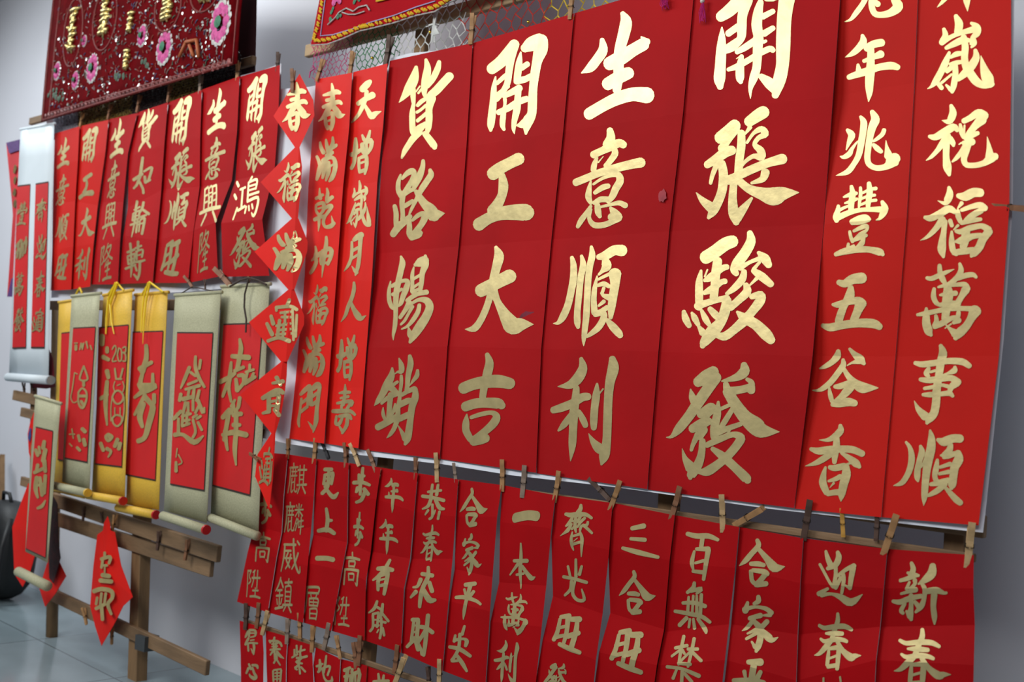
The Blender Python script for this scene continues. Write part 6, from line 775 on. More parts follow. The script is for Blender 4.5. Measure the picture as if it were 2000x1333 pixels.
sc = scroll('grey-green scroll with tall condensed gold characters and a red roller knob', [(-2.9963,-0.048,1.2635),(-2.7302,-0.048,1.2687),(-2.6884,-0.048,0.5846),(-2.9363,-0.048,0.5891)], [(-2.9527,-0.048,1.1412),(-2.7464,-0.048,1.1423),(-2.7124,-0.048,0.6792),(-2.9064,-0.048,0.6768)], [(-2.914,-0.064,0.5766),(-2.6672,-0.064,0.5687)], .014, M_GREYSILK, [('錢進',[(-2.9669,-0.048,1.0715),(-2.7674,-0.048,1.0764),(-2.7054,-0.048,0.7291),(-2.8979,-0.048,0.7094)])], M_KNOB)
s = MB(); s.tube([(-2.9708,-0.05,1.2645),(-2.895,-0.05,1.289),(-2.7497,-0.05,1.2688)], .002); s.build('hanging_cord', M_CORD, sc)
sc = scroll('yellow scroll with one tall gold 壽 character', [(-3.3141,-0.02,1.2739),(-3.0982,-0.02,1.2789),(-3.0178,-0.02,0.5797),(-3.2326,-0.02,0.5712)], [(-3.296,-0.02,1.1423),(-3.0959,-0.02,1.1476),(-3.0524,-0.02,0.6732),(-3.2482,-0.02,0.6711)], [(-3.2589,-0.034,0.5581),(-3.015,-0.034,0.5659)], .014, M_YELSILK, [('壽b',[(-3.2795,-0.02,1.1056),(-3.1162,-0.02,1.1083),(-3.0534,-0.02,0.7876),(-3.2116,-0.02,0.7745)])], M_KNOB)
s = MB(); s.tube([(-3.2432,-0.036,1.2689),(-3.1965,-0.036,1.3128),(-3.0984,-0.036,1.2768)], .0035); s.tube([(-3.1954,-0.04,1.3105),(-3.2169,-0.04,1.2628),(-3.2169,-0.04,1.1941),(-3.2099,-0.04,1.1428)], [.004,.004,.003,.002]); s.tube([(-3.185,-0.04,1.3102),(-3.1995,-0.04,1.2454),(-3.1995,-0.04,1.177),(-3.192,-0.04,1.1055)], [.004,.004,.003,.001]); s.build('yellow_ribbon', M_YELCORD, sc)
sc = scroll('yellow scroll with gold 2023 and rabbit-like drawing, beside the 壽 scroll', [(-3.5009,-0.042,1.2721),(-3.2954,-0.042,1.2864),(-3.2057,-0.042,0.6),(-3.4383,-0.042,0.5884)], [(-3.5022,-0.042,1.1543),(-3.2898,-0.042,1.1644),(-3.2385,-0.042,0.6974),(-3.4264,-0.042,0.6896)], [(-3.429,-0.058,0.5792),(-3.189,-0.058,0.5889)], .014, M_YELSILK, [('福兔',[(-3.4914,-0.042,1.1355),(-3.2914,-0.042,1.1376),(-3.2061,-0.042,0.7278),(-3.3978,-0.042,0.7102)])], M_KNOB)
s = MB(); s.tube([(-3.4582,-0.048,1.2743),(-3.4026,-0.048,1.3143),(-3.3447,-0.048,1.2848)], .0035); s.tube([(-3.3974,-0.054,1.3116),(-3.4379,-0.054,1.2552),(-3.4395,-0.054,1.1927),(-3.4305,-0.054,1.1339)], [.005,.005,.004,.003]); s.tube([(-3.3862,-0.054,1.3113),(-3.4227,-0.054,1.2372),(-3.398,-0.054,1.175),(-3.3707,-0.054,1.1345)], [.005,.005,.003,.002]); s.build('yellow_ribbon', M_YELCORD, sc)
sc = scroll('narrow grey-green scroll with bottle drawing, overlapping a yellow scroll', [(-3.6846,-0.072,1.2673),(-3.466,-0.072,1.2748),(-3.3965,-0.072,0.6021),(-3.6074,-0.072,0.6053)], [(-3.6362,-0.072,1.1483),(-3.466,-0.072,1.1531),(-3.425,-0.072,0.6947),(-3.5952,-0.072,0.693)], [(-3.6335,-0.088,0.5899),(-3.3793,-0.088,0.5939)], .014, M_GREYSILK, [('福瓶',[(-3.6551,-0.072,1.1047),(-3.4706,-0.072,1.1075),(-3.3867,-0.072,0.7312),(-3.5641,-0.072,0.7155)])], M_YELSILK)
sc = scroll('yellow scroll mostly hidden behind the narrow grey-green bottle scroll', [(-3.9253,-0.012,1.255),(-3.6551,-0.012,1.2709),(-3.5378,-0.012,0.5713),(-3.8043,-0.012,0.5688)], [(-3.8652,-0.012,1.1337),(-3.66,-0.012,1.1471),(-3.6012,-0.012,0.6732),(-3.7853,-0.012,0.6707)], [(-3.8015,-0.024,0.5635),(-3.5308,-0.024,0.5669)], .012, M_YELSILK, [])
s = MB(); s.tube([(-3.7738,-0.02,1.2639),(-3.7667,-0.02,1.2887),(-3.7452,-0.02,1.3055),(-3.7244,-0.02,1.288),(-3.7289,-0.02,1.2709)], .004); s.build('yellow_ribbon', M_YELCORD, sc)
scroll('long white scroll with two red columns of gold characters at the far left', [(-4.4552,-0.02,1.9936),(-4.1264,-0.02,1.9746),(-3.9306,-0.02,0.962),(-4.3012,-0.02,0.9555)], None, [(-4.2852,-0.03,0.9533),(-3.8924,-0.03,0.957)], .017, M_WHITESILK,
  [('齊',[(-4.2065,-0.02,1.6669),(-4.1018,-0.02,1.6771),(-4.0896,-0.02,1.5776),(-4.1937,-0.02,1.5657)]) , ('迎',[(-4.1564,-0.02,1.5208),(-4.0558,-0.02,1.5363),(-4.0491,-0.02,1.4278),(-4.1494,-0.02,1.4106)]), ('春',[(-4.129,-0.02,1.3703),(-4.0294,-0.02,1.3918),(-4.024,-0.02,1.2853),(-4.1233,-0.02,1.2621)]), ('招',[(-4.1273,-0.02,1.2337),(-4.0175,-0.02,1.233),(-4.0045,-0.02,1.1374),(-4.1136,-0.02,1.1363)]), ('豐',[(-4.3833,-0.02,1.6785),(-4.2787,-0.02,1.6725),(-4.2709,-0.02,1.572),(-4.3752,-0.02,1.5762)]), ('瑞',[(-4.3603,-0.02,1.5062),(-4.2466,-0.02,1.537),(-4.2369,-0.02,1.452),(-4.3501,-0.02,1.4197)]), ('萬',[(-4.3334,-0.02,1.382),(-4.2365,-0.02,1.3803),(-4.2308,-0.02,1.2806),(-4.3274,-0.02,1.2807)]), ('發',[(-4.3011,-0.02,1.2338),(-4.1934,-0.02,1.2405),(-4.1861,-0.02,1.1382),(-4.2934,-0.02,1.1297)])], mat('grey_roller_end',(150,158,166),.5), M_GOLD,
  fields=[[(-4.4107,-0.02,1.7426),(-4.2842,-0.02,1.7378),(-4.1579,-0.02,1.0789),(-4.2867,-0.02,1.0744)], [(-4.2289,-0.02,1.735),(-4.1101,-0.02,1.7326),(-3.9858,-0.02,1.0821),(-4.1072,-0.02,1.0798)]])
scroll('slanting grey-green scroll with gold brush character, hung low at the far left', [(-3.8006,-0.115,0.8968),(-3.5875,-0.115,0.8809),(-3.5577,-0.115,0.3329),(-3.7481,-0.115,0.3422)], [(-3.7591,-0.115,0.7842),(-3.617,-0.115,0.7801),(-3.5702,-0.115,0.3502),(-3.7342,-0.115,0.357)], [(-3.7498,-0.132,0.2723),(-3.5047,-0.132,0.2631)], .017, M_GREYSILK, [('福筆',[(-3.7653,-0.115,0.7399),(-3.6439,-0.115,0.7497),(-3.5858,-0.115,0.512),(-3.704,-0.115,0.4971)])])
# ================================================================ red papers and cloths on the far stand
def cloth(name, pts, m, label, cat, bulge=.0):
    c = sum((Vector(p) for p in pts), Vector())/len(pts); c.y -= bulge
    n = len(pts); o = mesh(name, [c]+list(pts), [(0, 1+i, 1+(i+1)%n) for i in range(n)], m)
    so = o.modifiers.new('s', 'SOLIDIFY'); so.thickness = .0015; so.offset = 1
    return tag(o, label, cat)
p = cloth('hanging_diamond', [(-3.3551,-0.02,0.5164),(-3.336,-0.02,0.4965),(-3.3234,-0.02,0.4725),(-3.294,-0.02,0.4715),(-3.2296,-0.02,0.3714),(-3.1316,-0.02,0.2856),(-3.1889,-0.02,0.2453),(-3.2184,-0.02,0.2015),(-3.2406,-0.02,0.1721),(-3.307,-0.02,0.0929),(-3.363,-0.02,0.1441),(-3.4141,-0.02,0.2028),(-3.4204,-0.02,0.3335),(-3.4149,-0.02,0.4458),(-3.3775,-0.02,0.4649),(-3.3757,-0.02,0.4912)], M_BRIGHT, 'crumpled red paper diamond with gold characters hanging from the bare rails', 'paper diamond', .01)
quad_char(('春聯',[(-3.4132,-0.02,0.3899),(-3.2577,-0.02,0.4137),(-3.2109,-0.02,0.1939),(-3.3629,-0.02,0.1638)]), M_GOLD2, p, .014)
cloth('hanging_diamond', [(-3.9901,-0.03,0.558),(-3.9158,-0.03,0.5757),(-3.8276,-0.03,0.5474),(-3.7999,-0.03,0.3634),(-3.8662,-0.03,0.3065),(-3.8938,-0.03,0.2359),(-3.9433,-0.03,0.1762),(-4.0279,-0.03,0.2096),(-4.0922,-0.03,0.3793),(-4.0397,-0.03,0.4743)], M_BRIGHT, 'red paper diamond half hidden behind the low slanting scroll', 'paper diamond', .008)
cloth('hanging_diamond', [(-3.771,-0.02,0.5257),(-3.7177,-0.02,0.4119),(-3.6803,-0.02,0.3092),(-3.6168,-0.02,0.2707),(-3.6872,-0.02,0.1968),(-3.7585,-0.02,0.136),(-3.8208,-0.02,0.1914),(-3.7793,-0.02,0.2915)], M_BRIGHT, 'red paper with a pointed lower tip sticking out right of the slanting scroll', 'paper diamond', .004)
q = cloth('dark_brocade', [(-3.7819,-0.035,0.5527),(-3.7122,-0.035,0.5145),(-3.672,-0.035,0.3825),(-3.6432,-0.035,0.3324),(-3.6789,-0.035,0.2358),(-3.716,-0.035,0.2477),(-3.7635,-0.035,0.406)], mat('black_red_brocade',(52,10,16),.7,var=.25,vscale=60), 'black and red brocade cloth beside the slanting scroll roller', 'cloth', .006)
o = cloth('embroidered_cloth', [(-4.0553,-0.01,0.8262),(-3.9877,-0.01,0.8186),(-3.9613,-0.01,0.6388),(-4.0251,-0.01,0.6327),(-4.0633,-0.01,0.6707),(-4.0907,-0.01,0.74),(-4.0786,-0.01,0.7868)], M_BRIGHT, 'red cloth with a blue and orange patch behind the slanting scroll', 'cloth', .004)
blot('blue_patch', (-4.0564,-0.016,0.7385), (.012,.03), M_BLUETH, o, 2); blot('orange_patch', (-4.0296,-0.016,0.6893), (.01,.02), M_ORTHREAD, o, 4)
cloth('red_cloth', [(-4.0054,0,1.0757),(-3.9602,0,1.0411),(-3.9158,0,0.9327),(-3.9906,0,0.9214),(-4.1324,0,0.9209),(-4.1401,0,0.951),(-3.9901,0,0.9571)], mat('dark_red_cloth',(120,20,36),.7), 'dark red cloth edge behind the white scroll roller', 'cloth', .004)
o = cloth('embroidered_streamer', [(-4.7101,0.02,1.9765),(-4.5553,0.02,1.9739),(-4.4988,0.02,1.8384),(-4.4727,0.02,1.616),(-4.4289,0.02,1.2882),(-4.5146,0.02,1.2894),(-4.4948,0.02,1.3764),(-4.5494,0.02,1.6432),(-4.626,0.02,1.8286)], mat('streamer_red',(196,30,40),.65), 'red streamer with a purple top behind the white scroll at the far left', 'cloth', .004)
flat('purple_top', [(-4.6937,0.014,1.9731),(-4.5394,0.014,1.9705),(-4.5165,0.014,1.9232),(-4.646,0.014,1.9198)], mat('purple_brocade',(84,50,110),.6,var=.1,vscale=80), parent=o)
for k, c in enumerate(((-4.5602,0.012,1.8428), (-4.5469,0.012,1.7925), (-4.538,0.012,1.7384), (-4.5194,0.012,1.6882))): blot('gold_motif', c, (.016,.02), M_GOLDCLOTH, o, k)
flat('purple_foot', [(-4.4709,0.012,1.3637),(-4.4311,0.012,1.3734),(-4.4189,0.012,1.287),(-4.4936,0.012,1.288)], MATS['purple_brocade'], parent=o)
# ================================================================ velvet banner with sequins
vb = tag(empty('velvet_banner'), 'dark red velvet banner with gold characters, pink flowers and sequins', 'embroidered banner')
vc = [(-4.2078,-0.04,2.6211),(-2.7763,-0.04,2.2808),(-2.7745,-0.04,1.9818),(-4.197,-0.04,1.985)]
vs, fs = grid(vc, 10, 10, .01); o = mesh('velvet_cloth', vs, fs, M_VELVET, vb, True); so = o.modifiers.new('s','SOLIDIFY'); so.thickness = .004; so.offset = 1
VTL, VTR, VBR, VBL = [Vector(q) for q in vc]
def vpt(u, v, off=.0): 
    p = VTL*(1-u)*(1-v)+VTR*u*(1-v)+VBR*u*v+VBL*(1-u)*v; p.y -= .01*math.sin(math.pi*v)*(.4+.6*math.sin(math.pi*u))+off; return p
def vuv(p):                                    # point on the banner plane -> u, v
    p = Vector(p); u = v = .5
    for _ in range(12):
        q = VTL*(1-u)*(1-v)+VTR*u*(1-v)+VBR*u*v+VBL*(1-u)*v - p
        du = (VTR-VTL)*(1-v)+(VBR-VBL)*v; dv = (VBL-VTL)*(1-u)+(VBR-VTR)*u
        det = du.x*dv.z-du.z*dv.x; a = (q.x*dv.z-q.z*dv.x)/det; b = (du.x*q.z-du.z*q.x)/det; u -= a; v -= b
    return u, v
vW = (VBR-VBL).length; vH = (VBL-VTL).length
rnd = random.Random(21)
# braid borders
for k in (.012, .055):
    s = MB(); s.tube([vpt(k, 0, .004), vpt(k, .5, .004), vpt(k, 1-k*.75, .004), vpt(.5, 1-k*.75, .004), vpt(1-k, 1-k*.75, .004), vpt(1-k, .5, .004), vpt(1-k, 0, .004)], .005, 6); s.build('border_braid', M_COPPER, vb, True)
s = MB()
for i in range(46):
    u = .03+.94*i/45; a = vpt(u, .972, .006); s.disc(a, .010+.006*rnd.random(), k=6, h=.004)
s.build('border_motif', mat('border_embroidery',(112,52,50),.5,.2,var=.25,vscale=40), vb)
# gold character clusters in oval frames  (centre, half width, half height)
for c, hw, hh, fr in [((-3.964,-0.04,2.3133), .048, .10, 1), ((-3.6956,-0.04,2.3117), .055, .10, 1), ((-3.4785,-0.04,2.245), .03, .05, 0), ((-3.4809,-0.04,2.1111), .026, .05, 0), ((-3.2263,-0.04,2.2554), .05, .09, 1), ((-2.9998,-0.04,2.2655), .05, .09, 1)]:
    cu, cv = vuv(c); s = MB()
    def G(x, y, o=.004): return vpt(cu + x*hw/vW, cv + y*hh/vH, o)
    # a puffed running-hand character: a bent spine with slanting cross strokes
    sx = [rnd.uniform(-.25,.25) for _ in range(5)]
    s.tube([G(sx[k], -1+k*.5, .006+.004*(k%2)) for k in range(5)], [.004,.010,.008,.011,.004], 8)
    m_ = 7 if fr else 4
    for k in range(m_):
        y = -.85+1.6*k/(m_-1)+rnd.uniform(-.06,.06); l = rnd.uniform(.35,.95); r = rnd.uniform(.35,.95); sl = rnd.uniform(.04,.22)
        s.tube([G(-l, y+sl), G(-l*.4, y+sl*.3, .011), G(r*.4, y-sl*.4, .011), G(r, y-sl)], [.004,.009,.010,.004], 8)
    for k in range(3 if fr else 1):
        x = rnd.choice((-1,1))*rnd.uniform(.4,.8); y = rnd.uniform(-.8,.7)
        s.tube([G(x, y), G(x*.9, y+.12, .011), G(x*.7, y+.28)], [.005,.010,.003], 8)
    s.build('gold_lettering', M_GOLDCLOTH, vb, True)
    if fr:
        s = MB(); s.tube([vpt(cu+math.cos(a)*hw*1.75/vW, cv+math.sin(a)*hh*1.5/vH+.01, .004) for a in [2*math.pi*k/28 for k in range(29)]], .0042, 6, False); s.build('oval_braid', M_COPPER, vb, True)
# flowers
for c, r in [((-3.7634,-0.04,2.1328), .046), ((-3.2262,-0.04,2.1129), .05), ((-2.8844,-0.04,2.1299), .058), ((-4.0815,-0.04,2.1742), .03), ((-3.3882,-0.04,2.183), .032), ((-3.9034,-0.04,2.1083), .03), ((-3.8536,-0.04,2.2518), .018)]:
    cu, cv = vuv(c); p = vpt(cu, cv, .006); s = MB(); s2 = MB()
    for k in range(8):
        a = 2*math.pi*k/8; s.disc(p+Vector((math.cos(a)*r*.62, 0, math.sin(a)*r*.8)), r*.36, k=7, h=.006)
        for da in (-.2,.2): s2.disc(p+Vector((math.cos(a+da)*r*.9, .002, math.sin(a+da)*r*1.12)), r*.24, k=6, h=.003)
    s2.build('flower_edging', M_PALE, vb); f = s.build('flower', M_PINK, vb); s = MB(); s.disc(p+Vector((0,-.008,0)), r*.36, k=8, h=.006); s.build('flower_centre', M_GREEN, f)
s = {k: MB() for k in ('green','orange','blue','silver','pale')}; FM = {'green': mat('muted_green_stitch',(70,92,74),.7), 'orange': mat('rust_stitch',(136,52,38),.7), 'blue': mat('slate_stitch',(84,76,110),.7), 'pale': mat('dusty_stitch',(136,112,108),.6)}
for i in range(760):
    u = rnd.uniform(.05,.95); v = rnd.uniform(.12,.96)**.8
    p = vpt(u, v, .005); k = rnd.choice(['green','orange','silver','silver','silver','pale','pale','blue'])
    if k == 'green' and rnd.random() < .5: continue
    if k == 'silver': s[k].disc(p, .0032+rnd.random()*.0035, n=(rnd.uniform(-.5,.5),-1,rnd.uniform(-.4,.5)), k=6)
    else:
        a = rnd.uniform(0,3.14); d = Vector((math.cos(a),0,math.sin(a)))*rnd.uniform(.005,.011); s[k].tube([p-d, p+Vector((0,-.002,0)), p+d], .0019, 5)
for c in [(-4.1073,-0.04,2.0871), (-3.3668,-0.04,2.0767), (-4.0463,-0.04,2.0655), (-3.532,-0.04,2.0636)]:
    for i in range(7):
        cu, cv = vuv(c); s['green'].disc(vpt(cu+rnd.uniform(-.03,.03), cv+rnd.uniform(-.03,.03), .006), .010, k=6, h=.003)
for k, nm, m in (('green','green_leaf_stitching',FM['green']),('orange','orange_stitching',FM['orange']),('blue','blue_stitching',FM['blue']),('silver','sequin',M_SEQUIN),('pale','silver_stitching',FM['pale'])):
    o = s[k].build(nm, m, vb); o['kind'] = 'stuff'
s = MB()
for a, b in (((-3.0645,-0.062,2.0969),(-3.0982,-0.062,2.0516)),((-3.0645,-0.062,2.0969),(-2.9967,-0.062,2.091)),((-2.9967,-0.062,2.091),(-2.973,-0.062,2.0295)),((-3.0393,-0.062,2.082),(-3.006,-0.062,2.0387))): s.tube([a, b], .006, 6)
s.build('orange_animal_motif', M_ORTHREAD, vb, True)
cloth('maroon_cloth', [(-3.59,0.062,2.5124),(-2.8819,0.062,2.344),(-2.8534,0.062,2.134),(-2.8367,0.062,1.9966),(-3.0113,0.062,1.9998),(-3.2094,0.062,2.0228),(-3.4964,0.062,2.0402)], M_MAROON, 'plain dark maroon cloth hanging behind the velvet banner', 'cloth', .0)
# ================================================================ smaller embroidered banner
eb = tag(empty('embroidered_banner'), 'red embroidered banner with a yellow wave border and pink lotus, above the couplets', 'embroidered banner')
ep = [(-2.3751,-0.03,2.5961),(-2.3875,-0.03,2.1024),(-2.3996,-0.03,2.0377),(-2.4097,-0.03,1.9755),(-2.332,-0.03,1.964),(-2.2591,-0.03,1.9677),(-2.1913,-0.03,1.9747),(-2.1499,-0.03,1.9722),(-2.0494,-0.03,1.9689),(-1.9661,-0.03,1.9709),(-1.8929,-0.03,1.9664),(-1.8426,-0.03,1.9793),(-1.7686,-0.03,1.9889),(-1.7,-0.03,1.9911),(-1.5854,-0.03,1.9894),(-1.5513,-0.03,2.4307)]  # unseen top and upper right stretched upward to shade the wall behind the net
cloth_o = mesh('banner_cloth', ep, [tuple(range(len(ep)))], M_EMBRED, eb); so = cloth_o.modifiers.new('s','SOLIDIFY'); so.thickness = .002; so.offset = 1
s = MB(); s.tube(ep[1:-1], .0024, 5); s.build('silver_edge_cord', M_PALE, eb)
s = MB(); s.tube([(-2.3544,-0.034,2.1234),(-2.3601,-0.034,2.0655),(-2.3637,-0.034,1.9923),(-2.3064,-0.034,1.9842),(-2.2161,-0.034,1.9839),(-2.1471,-0.034,1.9872),(-2.047,-0.034,1.9862),(-1.9641,-0.034,1.9906),(-1.8916,-0.034,1.9911)], .0018, 5); s.build('lilac_inner_cord', M_LILAC, eb)
s = MB()
path = catmull([(-2.3649,-0.035,2.1403),(-2.3707,-0.035,2.0822),(-2.379,-0.035,2.0245),(-2.3902,-0.035,1.9866),(-2.3269,-0.035,1.9747),(-2.254,-0.035,1.9767),(-2.1861,-0.035,1.9819),(-2.1448,-0.035,1.9794),(-2.0445,-0.035,1.9758),(-1.9614,-0.035,1.9776),(-1.8887,-0.035,1.9756),(-1.8437,-0.035,1.9856)], 6)
for i, p in enumerate(path):
    p = Vector(p); s.tube([p+Vector((-.006,0,.004)), p+Vector((0,-.002,-.003 if i%2 else .003)), p+Vector((.006,0,-.004))], [.002,.0042,.002], 5)
s.build('yellow_wave_border', M_YELTH, eb)
lotus = (-2.3021,-0.035,2.0763); s = MB()
for k in range(7):
    a = math.pi*(k/6); s.disc(Vector(lotus)+Vector((math.cos(a)*.013,0,math.sin(a)*.010)), .008, k=7, h=.003, ry=.011)
s.build('lotus', M_PINK, eb)
s = MB()
for a in ((-2.3153,-0.035,2.0557), (-2.3238,-0.035,2.0341), (-2.2253,-0.035,2.0598), (-2.2079,-0.035,2.0618), (-2.2848,-0.035,2.0348)):
    for i in range(3): s.disc(Vector(a)+Vector((rnd.uniform(-.008,.008),0,rnd.uniform(-.006,.006))), .006, k=6, h=.002)
s.build('lotus_leaf', M_GREEN, eb)
s = MB(); s.tube([(-2.3318,-0.036,2.0177),(-2.2991,-0.036,2.0316),(-2.2847,-0.036,2.0432),(-2.2537,-0.036,2.0483),(-2.2203,-0.036,2.0326),(-2.1993,-0.036,2.0396),(-2.1643,-0.036,2.0379),(-2.1491,-0.036,2.0206)], .0022, 5); s.tube([(-2.2706,-0.036,2.0402),(-2.242,-0.036,2.0285),(-2.21,-0.036,2.0219),(-2.1708,-0.036,2.0223)], .0018, 5); s.build('scroll_stitching', M_PALE, eb)
s = MB(); s.tube([(-2.1242,-0.036,2.0405),(-2.103,-0.036,2.0387),(-2.0717,-0.036,2.0375)], .003, 5); s.build('gold_stitching', M_YELTH, eb)
# ================================================================ nets
def net(parent, name, m, region, cell, r, y, seed):
    """hexagonal mesh of twisted cord filling a polygon (x, z) on the plane y"""
    rg = [Vector(p) for p in region]; rn = random.Random(seed)
    def inside(x, z):
        c = False; j = len(rg)-1
        for i in range(len(rg)):
            a, b = rg[i], rg[j]
            if (a.z > z) != (b.z > z) and x < (b.x-a.x)*(z-a.z)/(b.z-a.z)+a.x: c = not c
            j = i
        return c
    x0 = min(p.x for p in rg); x1 = max(p.x for p in rg); z0 = min(p.z for p in rg); z1 = max(p.z for p in rg)
    s = MB(); W = cell; H = cell*.8; jit = {}
    def J(p):
        k = (round(p[0]/W*20), round(p[1]/W*20))
        if k not in jit: jit[k] = Vector((p[0]+rn.uniform(-.1,.1)*W, y+rn.uniform(-.004,.004), p[1]+rn.uniform(-.1,.1)*W))
        return jit[k]
    X0 = math.floor(x0/W)*W; Z0 = math.floor(z0/H)*H
    for j in range(int((z1-z0)/H)+3):
        for i in range(int((x1-x0)/W)+3):
            cx = X0+(i+.5*(j%2))*W; cz = Z0+j*H
            a = (cx, cz); b = (cx, cz+H*.42); l = (cx-W/2, cz+H); rr_ = (cx+W/2, cz+H)
            for p, q in ((a, b), (b, l), (b, rr_)):
                if inside((p[0]+q[0])/2, (p[1]+q[1])/2): s.tube([J(p), J(q)], r, 4, False)
    return s.build(name, m, parent)
nt = tag(empty('cord_net'), 'multicoloured hexagonal cord net stretched above the big red banners', 'net')
net(nt, 'pink_section', M_NET['pink'], [(-2.4882,0.0195,2.018),(-2.2864,0.0195,2.0095),(-2.2679,0.0195,1.8745),(-2.4543,0.0195,1.8897)], .020, .0010, .0195, 1)
net(nt, 'green_section', M_NET['green'], [(-2.333,0.0195,2.0126),(-2.0903,0.0195,2.0049),(-2.075,0.0195,1.8846),(-2.2469,0.0195,1.8855)], .022, .0012, .0195, 2)
net(nt, 'white_section', M_NET['white'], [(-2.0991,0.0195,2.0095),(-1.8481,0.0195,2.0162),(-1.819,0.0195,1.8726),(-2.0741,0.0195,1.8775)], .030, .0016, .0195, 3)
net(nt, 'red_section', M_NET['red'], [(-1.8701,0.0195,2.0477),(-1.5564,0.0195,1.9765),(-1.5466,0.0195,1.8772),(-1.832,0.0195,1.875)], .036, .0014, .0195, 4)
net(nt, 'yellow_section', M_NET['yellow'], [(-1.5805,0.0195,1.982),(-1.3678,0.0195,1.9336),(-1.3626,0.0195,1.875),(-1.5619,0.0195,1.8742)], .036, .0014, .0195, 5)
s = MB(); rn = random.Random(9)
kx = Vector((-1.9143,-0.004,1.9451))
for i in range(12):
    a = rn.uniform(-.4,.4); s.tube([kx+Vector((rn.uniform(-.006,.006),rn.uniform(-.006,.004),.03+rn.uniform(0,.02))), kx+Vector((rn.uniform(-.004,.004),rn.uniform(-.008,.0),0)), kx+Vector((math.sin(a)*.03,rn.uniform(-.008,.0),-.02-rn.uniform(0,.03)))], .0013, 5)
for i in range(6):
    s.tube([kx+Vector((-.035+.01*i, -.003, .004*math.sin(i))), kx+Vector((0,-.006,0)), kx+Vector((.02-.004*i,-.006,-.03))], .0013, 5)
s.build('white_knot', M_NET['white'], nt)
dn = tag(empty('cord_net'), 'fine dark and olive net showing between the velvet banner and the far red strips', 'net')
net(dn, 'dark_section', M_NET['dark'], [(-3.5783,0.022,2.0702),(-3.2828,0.022,2.0592),(-3.2954,0.022,1.9434),(-3.5877,0.022,1.9281)], .012, .0018, .022, 6)
net(dn, 'olive_section', M_NET['olive'], [(-3.3044,0.022,2.0811),(-3.0844,0.022,2.0697),(-3.0792,0.022,1.9521),(-3.3135,0.022,1.946)], .012, .0018, .022, 7)
net(dn, 'black_section', M_NET['dark'], [(-3.086,0.022,2.0788),(-2.8668,0.022,2.0566),(-2.8495,0.022,1.9537),(-3.0792,0.022,1.9521)], .012, .0018, .022, 8)
net(dn, 'olive_patch', M_NET['olive'], [(-4.0352,0.022,2.05),(-3.5622,0.022,2.0295),(-3.5677,0.022,1.9255),(-4.0106,0.022,1.9435)], .012, .0018, .022, 9)
net(dn, 'grey_patch', M_NET['grey'], [(-4.2389,0.018,2.0355),(-4.0131,0.018,2.0313),(-3.9916,0.018,1.9381),(-4.217,0.018,1.9453)], .010, .0022, .018, 10)
flat('net_backing_cloth', [(-4.324,0.026,2.0254),(-2.8706,0.026,2.0418),(-2.8533,0.026,1.9388),(-3.406,0.026,1.9234),(-4.2519,0.026,1.9323)], mat('dark_plum_cloth',(70,44,50),.8,var=.1), 'dark plum cloth behind the fine net above the far red strips', 'cloth')
# tassels, bells
def tassel(c, label):
    c = Vector(c); t = tag(empty('tassel'), label, 'tassel', 'magenta tassels'); s = MB(); rn = random.Random(label)
    for i in range(14):
        a = rn.uniform(-1,1); s.tube([c+Vector((a*.003, rn.uniform(-.003,.003), 0)), c+Vector((a*.006, rn.uniform(-.004,.004), -.018)), c+Vector((a*.008+.004, rn.uniform(-.004,.004), -.034-rn.random()*.006))], .0007, 4)
    s.build('threads', mat('magenta_thread',(200,30,120),.5,var=.05), t); return t
t = tassel((-1.1159,-0.012,1.8273), 'magenta tassel under a pearl bead on the widest banner'); s = MB(); b0 = Vector((-1.1162,-0.012,1.8315))
s.tube([b0+Vector((0,0,.006-.001*k)) for k in range(0)] or [b0+Vector((0,0,-.005)), b0+Vector((0,0,-.003)), b0, b0+Vector((0,0,.003)), b0+Vector((0,0,.005))], [.001,.004,.005,.004,.001], 10); s.build('pearl_bead', mat('pearl',(224,214,206),.25,var=.02), t, True)
s = MB(); s.tube([b0+Vector((0,0,.005)), b0+Vector((.002,0,.05))], .0006, 4); s.build('hanging_thread', MATS['magenta_thread'], t)
t = tassel((-1.2101,-0.012,1.8734), 'magenta looped tassel at the top of the 生意順利 banner')
s = MB(); b0 = Vector((-1.2067,-0.014,1.8482))
for k in range(3):
    s.tube([b0+Vector((math.cos(a)*.006+(k-1)*.005, -.002*k, math.sin(a)*.008)) for a in [2*math.pi*i/10 for i in range(11)]], .0008, 4, False)
s.build('loops', MATS['magenta_thread'], t)
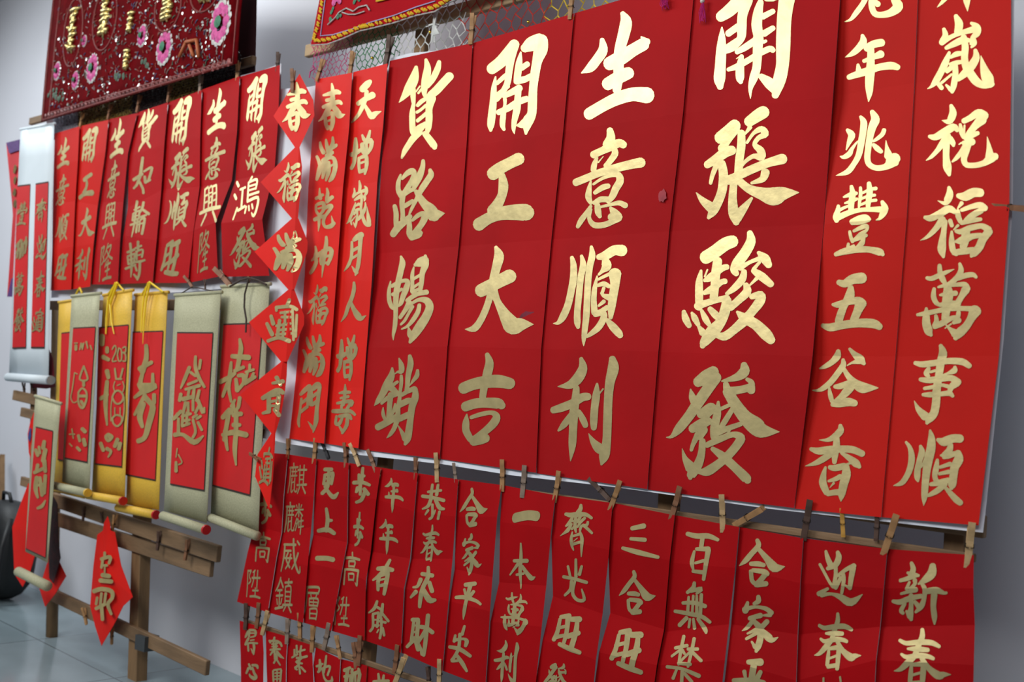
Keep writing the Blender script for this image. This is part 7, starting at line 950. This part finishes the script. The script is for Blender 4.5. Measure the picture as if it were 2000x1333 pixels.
for c, lb in (((-2.1587,-0.006,1.9013), 'tiny brass bell above the 天增歲月 couplet'), ((-1.9329,-0.006,1.9281), 'tiny brass bell beside the white knot of the net'), ((-1.593,-0.006,1.8865), 'tiny brass bell at the top edge of the 開工大吉 banner')):
    s = MB(); c = Vector(c); s.tube([c+Vector((0,0,.004)), c+Vector((0,0,.0028)), c, c+Vector((0,0,-.0028)), c+Vector((0,0,-.004))], [.0008,.003,.004,.003,.0008], 10)
    tag(s.build('brass_bell', mat('brass',(220,180,70),.25,1,var=.02), None, True), lb, 'bell', 'tiny brass bells')
s = MB(); s.tube([(-2.434,-0.01,1.89),(-2.4317,-0.01,1.9076),(-2.4129,-0.01,1.912),(-2.4219,-0.01,1.924)], .002, 5); tag(s.build('magenta_cord', mat('magenta_thread',(200,30,120),.5,var=.05)), 'short magenta cord curling beside the left couplet top', 'cord')
# ================================================================ far left: bag and stick
bg = tag(empty('backpack'), 'black backpack on the floor at the far left edge against the wall', 'bag')
b0 = Vector((-4.6044,0.12,0.009)); 
def blob(name, c, r, m, parent, nu=14, nv=10, p=2.6):
    vs = []; fs = []
    sg = lambda t: math.copysign(abs(t)**(2/p), t)
    for j in range(nv+1):
        ph = math.pi*(j/nv-.5)
        for i in range(nu):
            th = 2*math.pi*i/nu; vs.append((c[0]+r[0]*sg(math.cos(ph))*sg(math.cos(th)), c[1]+r[1]*sg(math.cos(ph))*sg(math.sin(th)), c[2]+r[2]*sg(math.sin(ph))))
    for j in range(nv):
        for i in range(nu): fs.append((j*nu+i, j*nu+(i+1)%nu, (j+1)*nu+(i+1)%nu, (j+1)*nu+i))
    return mesh(name, vs, fs, m, parent, True)
bx = b0.x
blob('bag_body', (bx, .16, .21), (.19, .10, .21), M_BLACK, bg); pk = blob('front_pocket', (bx-.01, .05, .13), (.15, .05, .12), M_BLACK, bg)
s = MB(); s.tube([(bx-.05,.15,.40),(bx-.03,.14,.45),(bx+.03,.14,.45),(bx+.05,.15,.40)], .008, 6); s.build('top_handle', M_BLACK, bg, True)
s = MB(); s.tube([(bx+.17,.10,.36),(bx+.21,.06,.25),(bx+.22,.05,.10),(bx+.19,.07,.02)], .012, 6); s.build('shoulder_strap', M_BLACK, bg, True)
s = MB(); s.beam((bx-.10,.0,.17),(bx+.10,.0,.17), .006, .004); s.build('zip', M_WIRE, pk)
s = MB(); s.beam((-5.1109,0.3,0.5688), (-4.8963,0.26,0.1419), .03, .02); tag(s.build('wooden_stick', M_WOODV), 'wooden stick leaning on the wall behind the black backpack', 'stick')
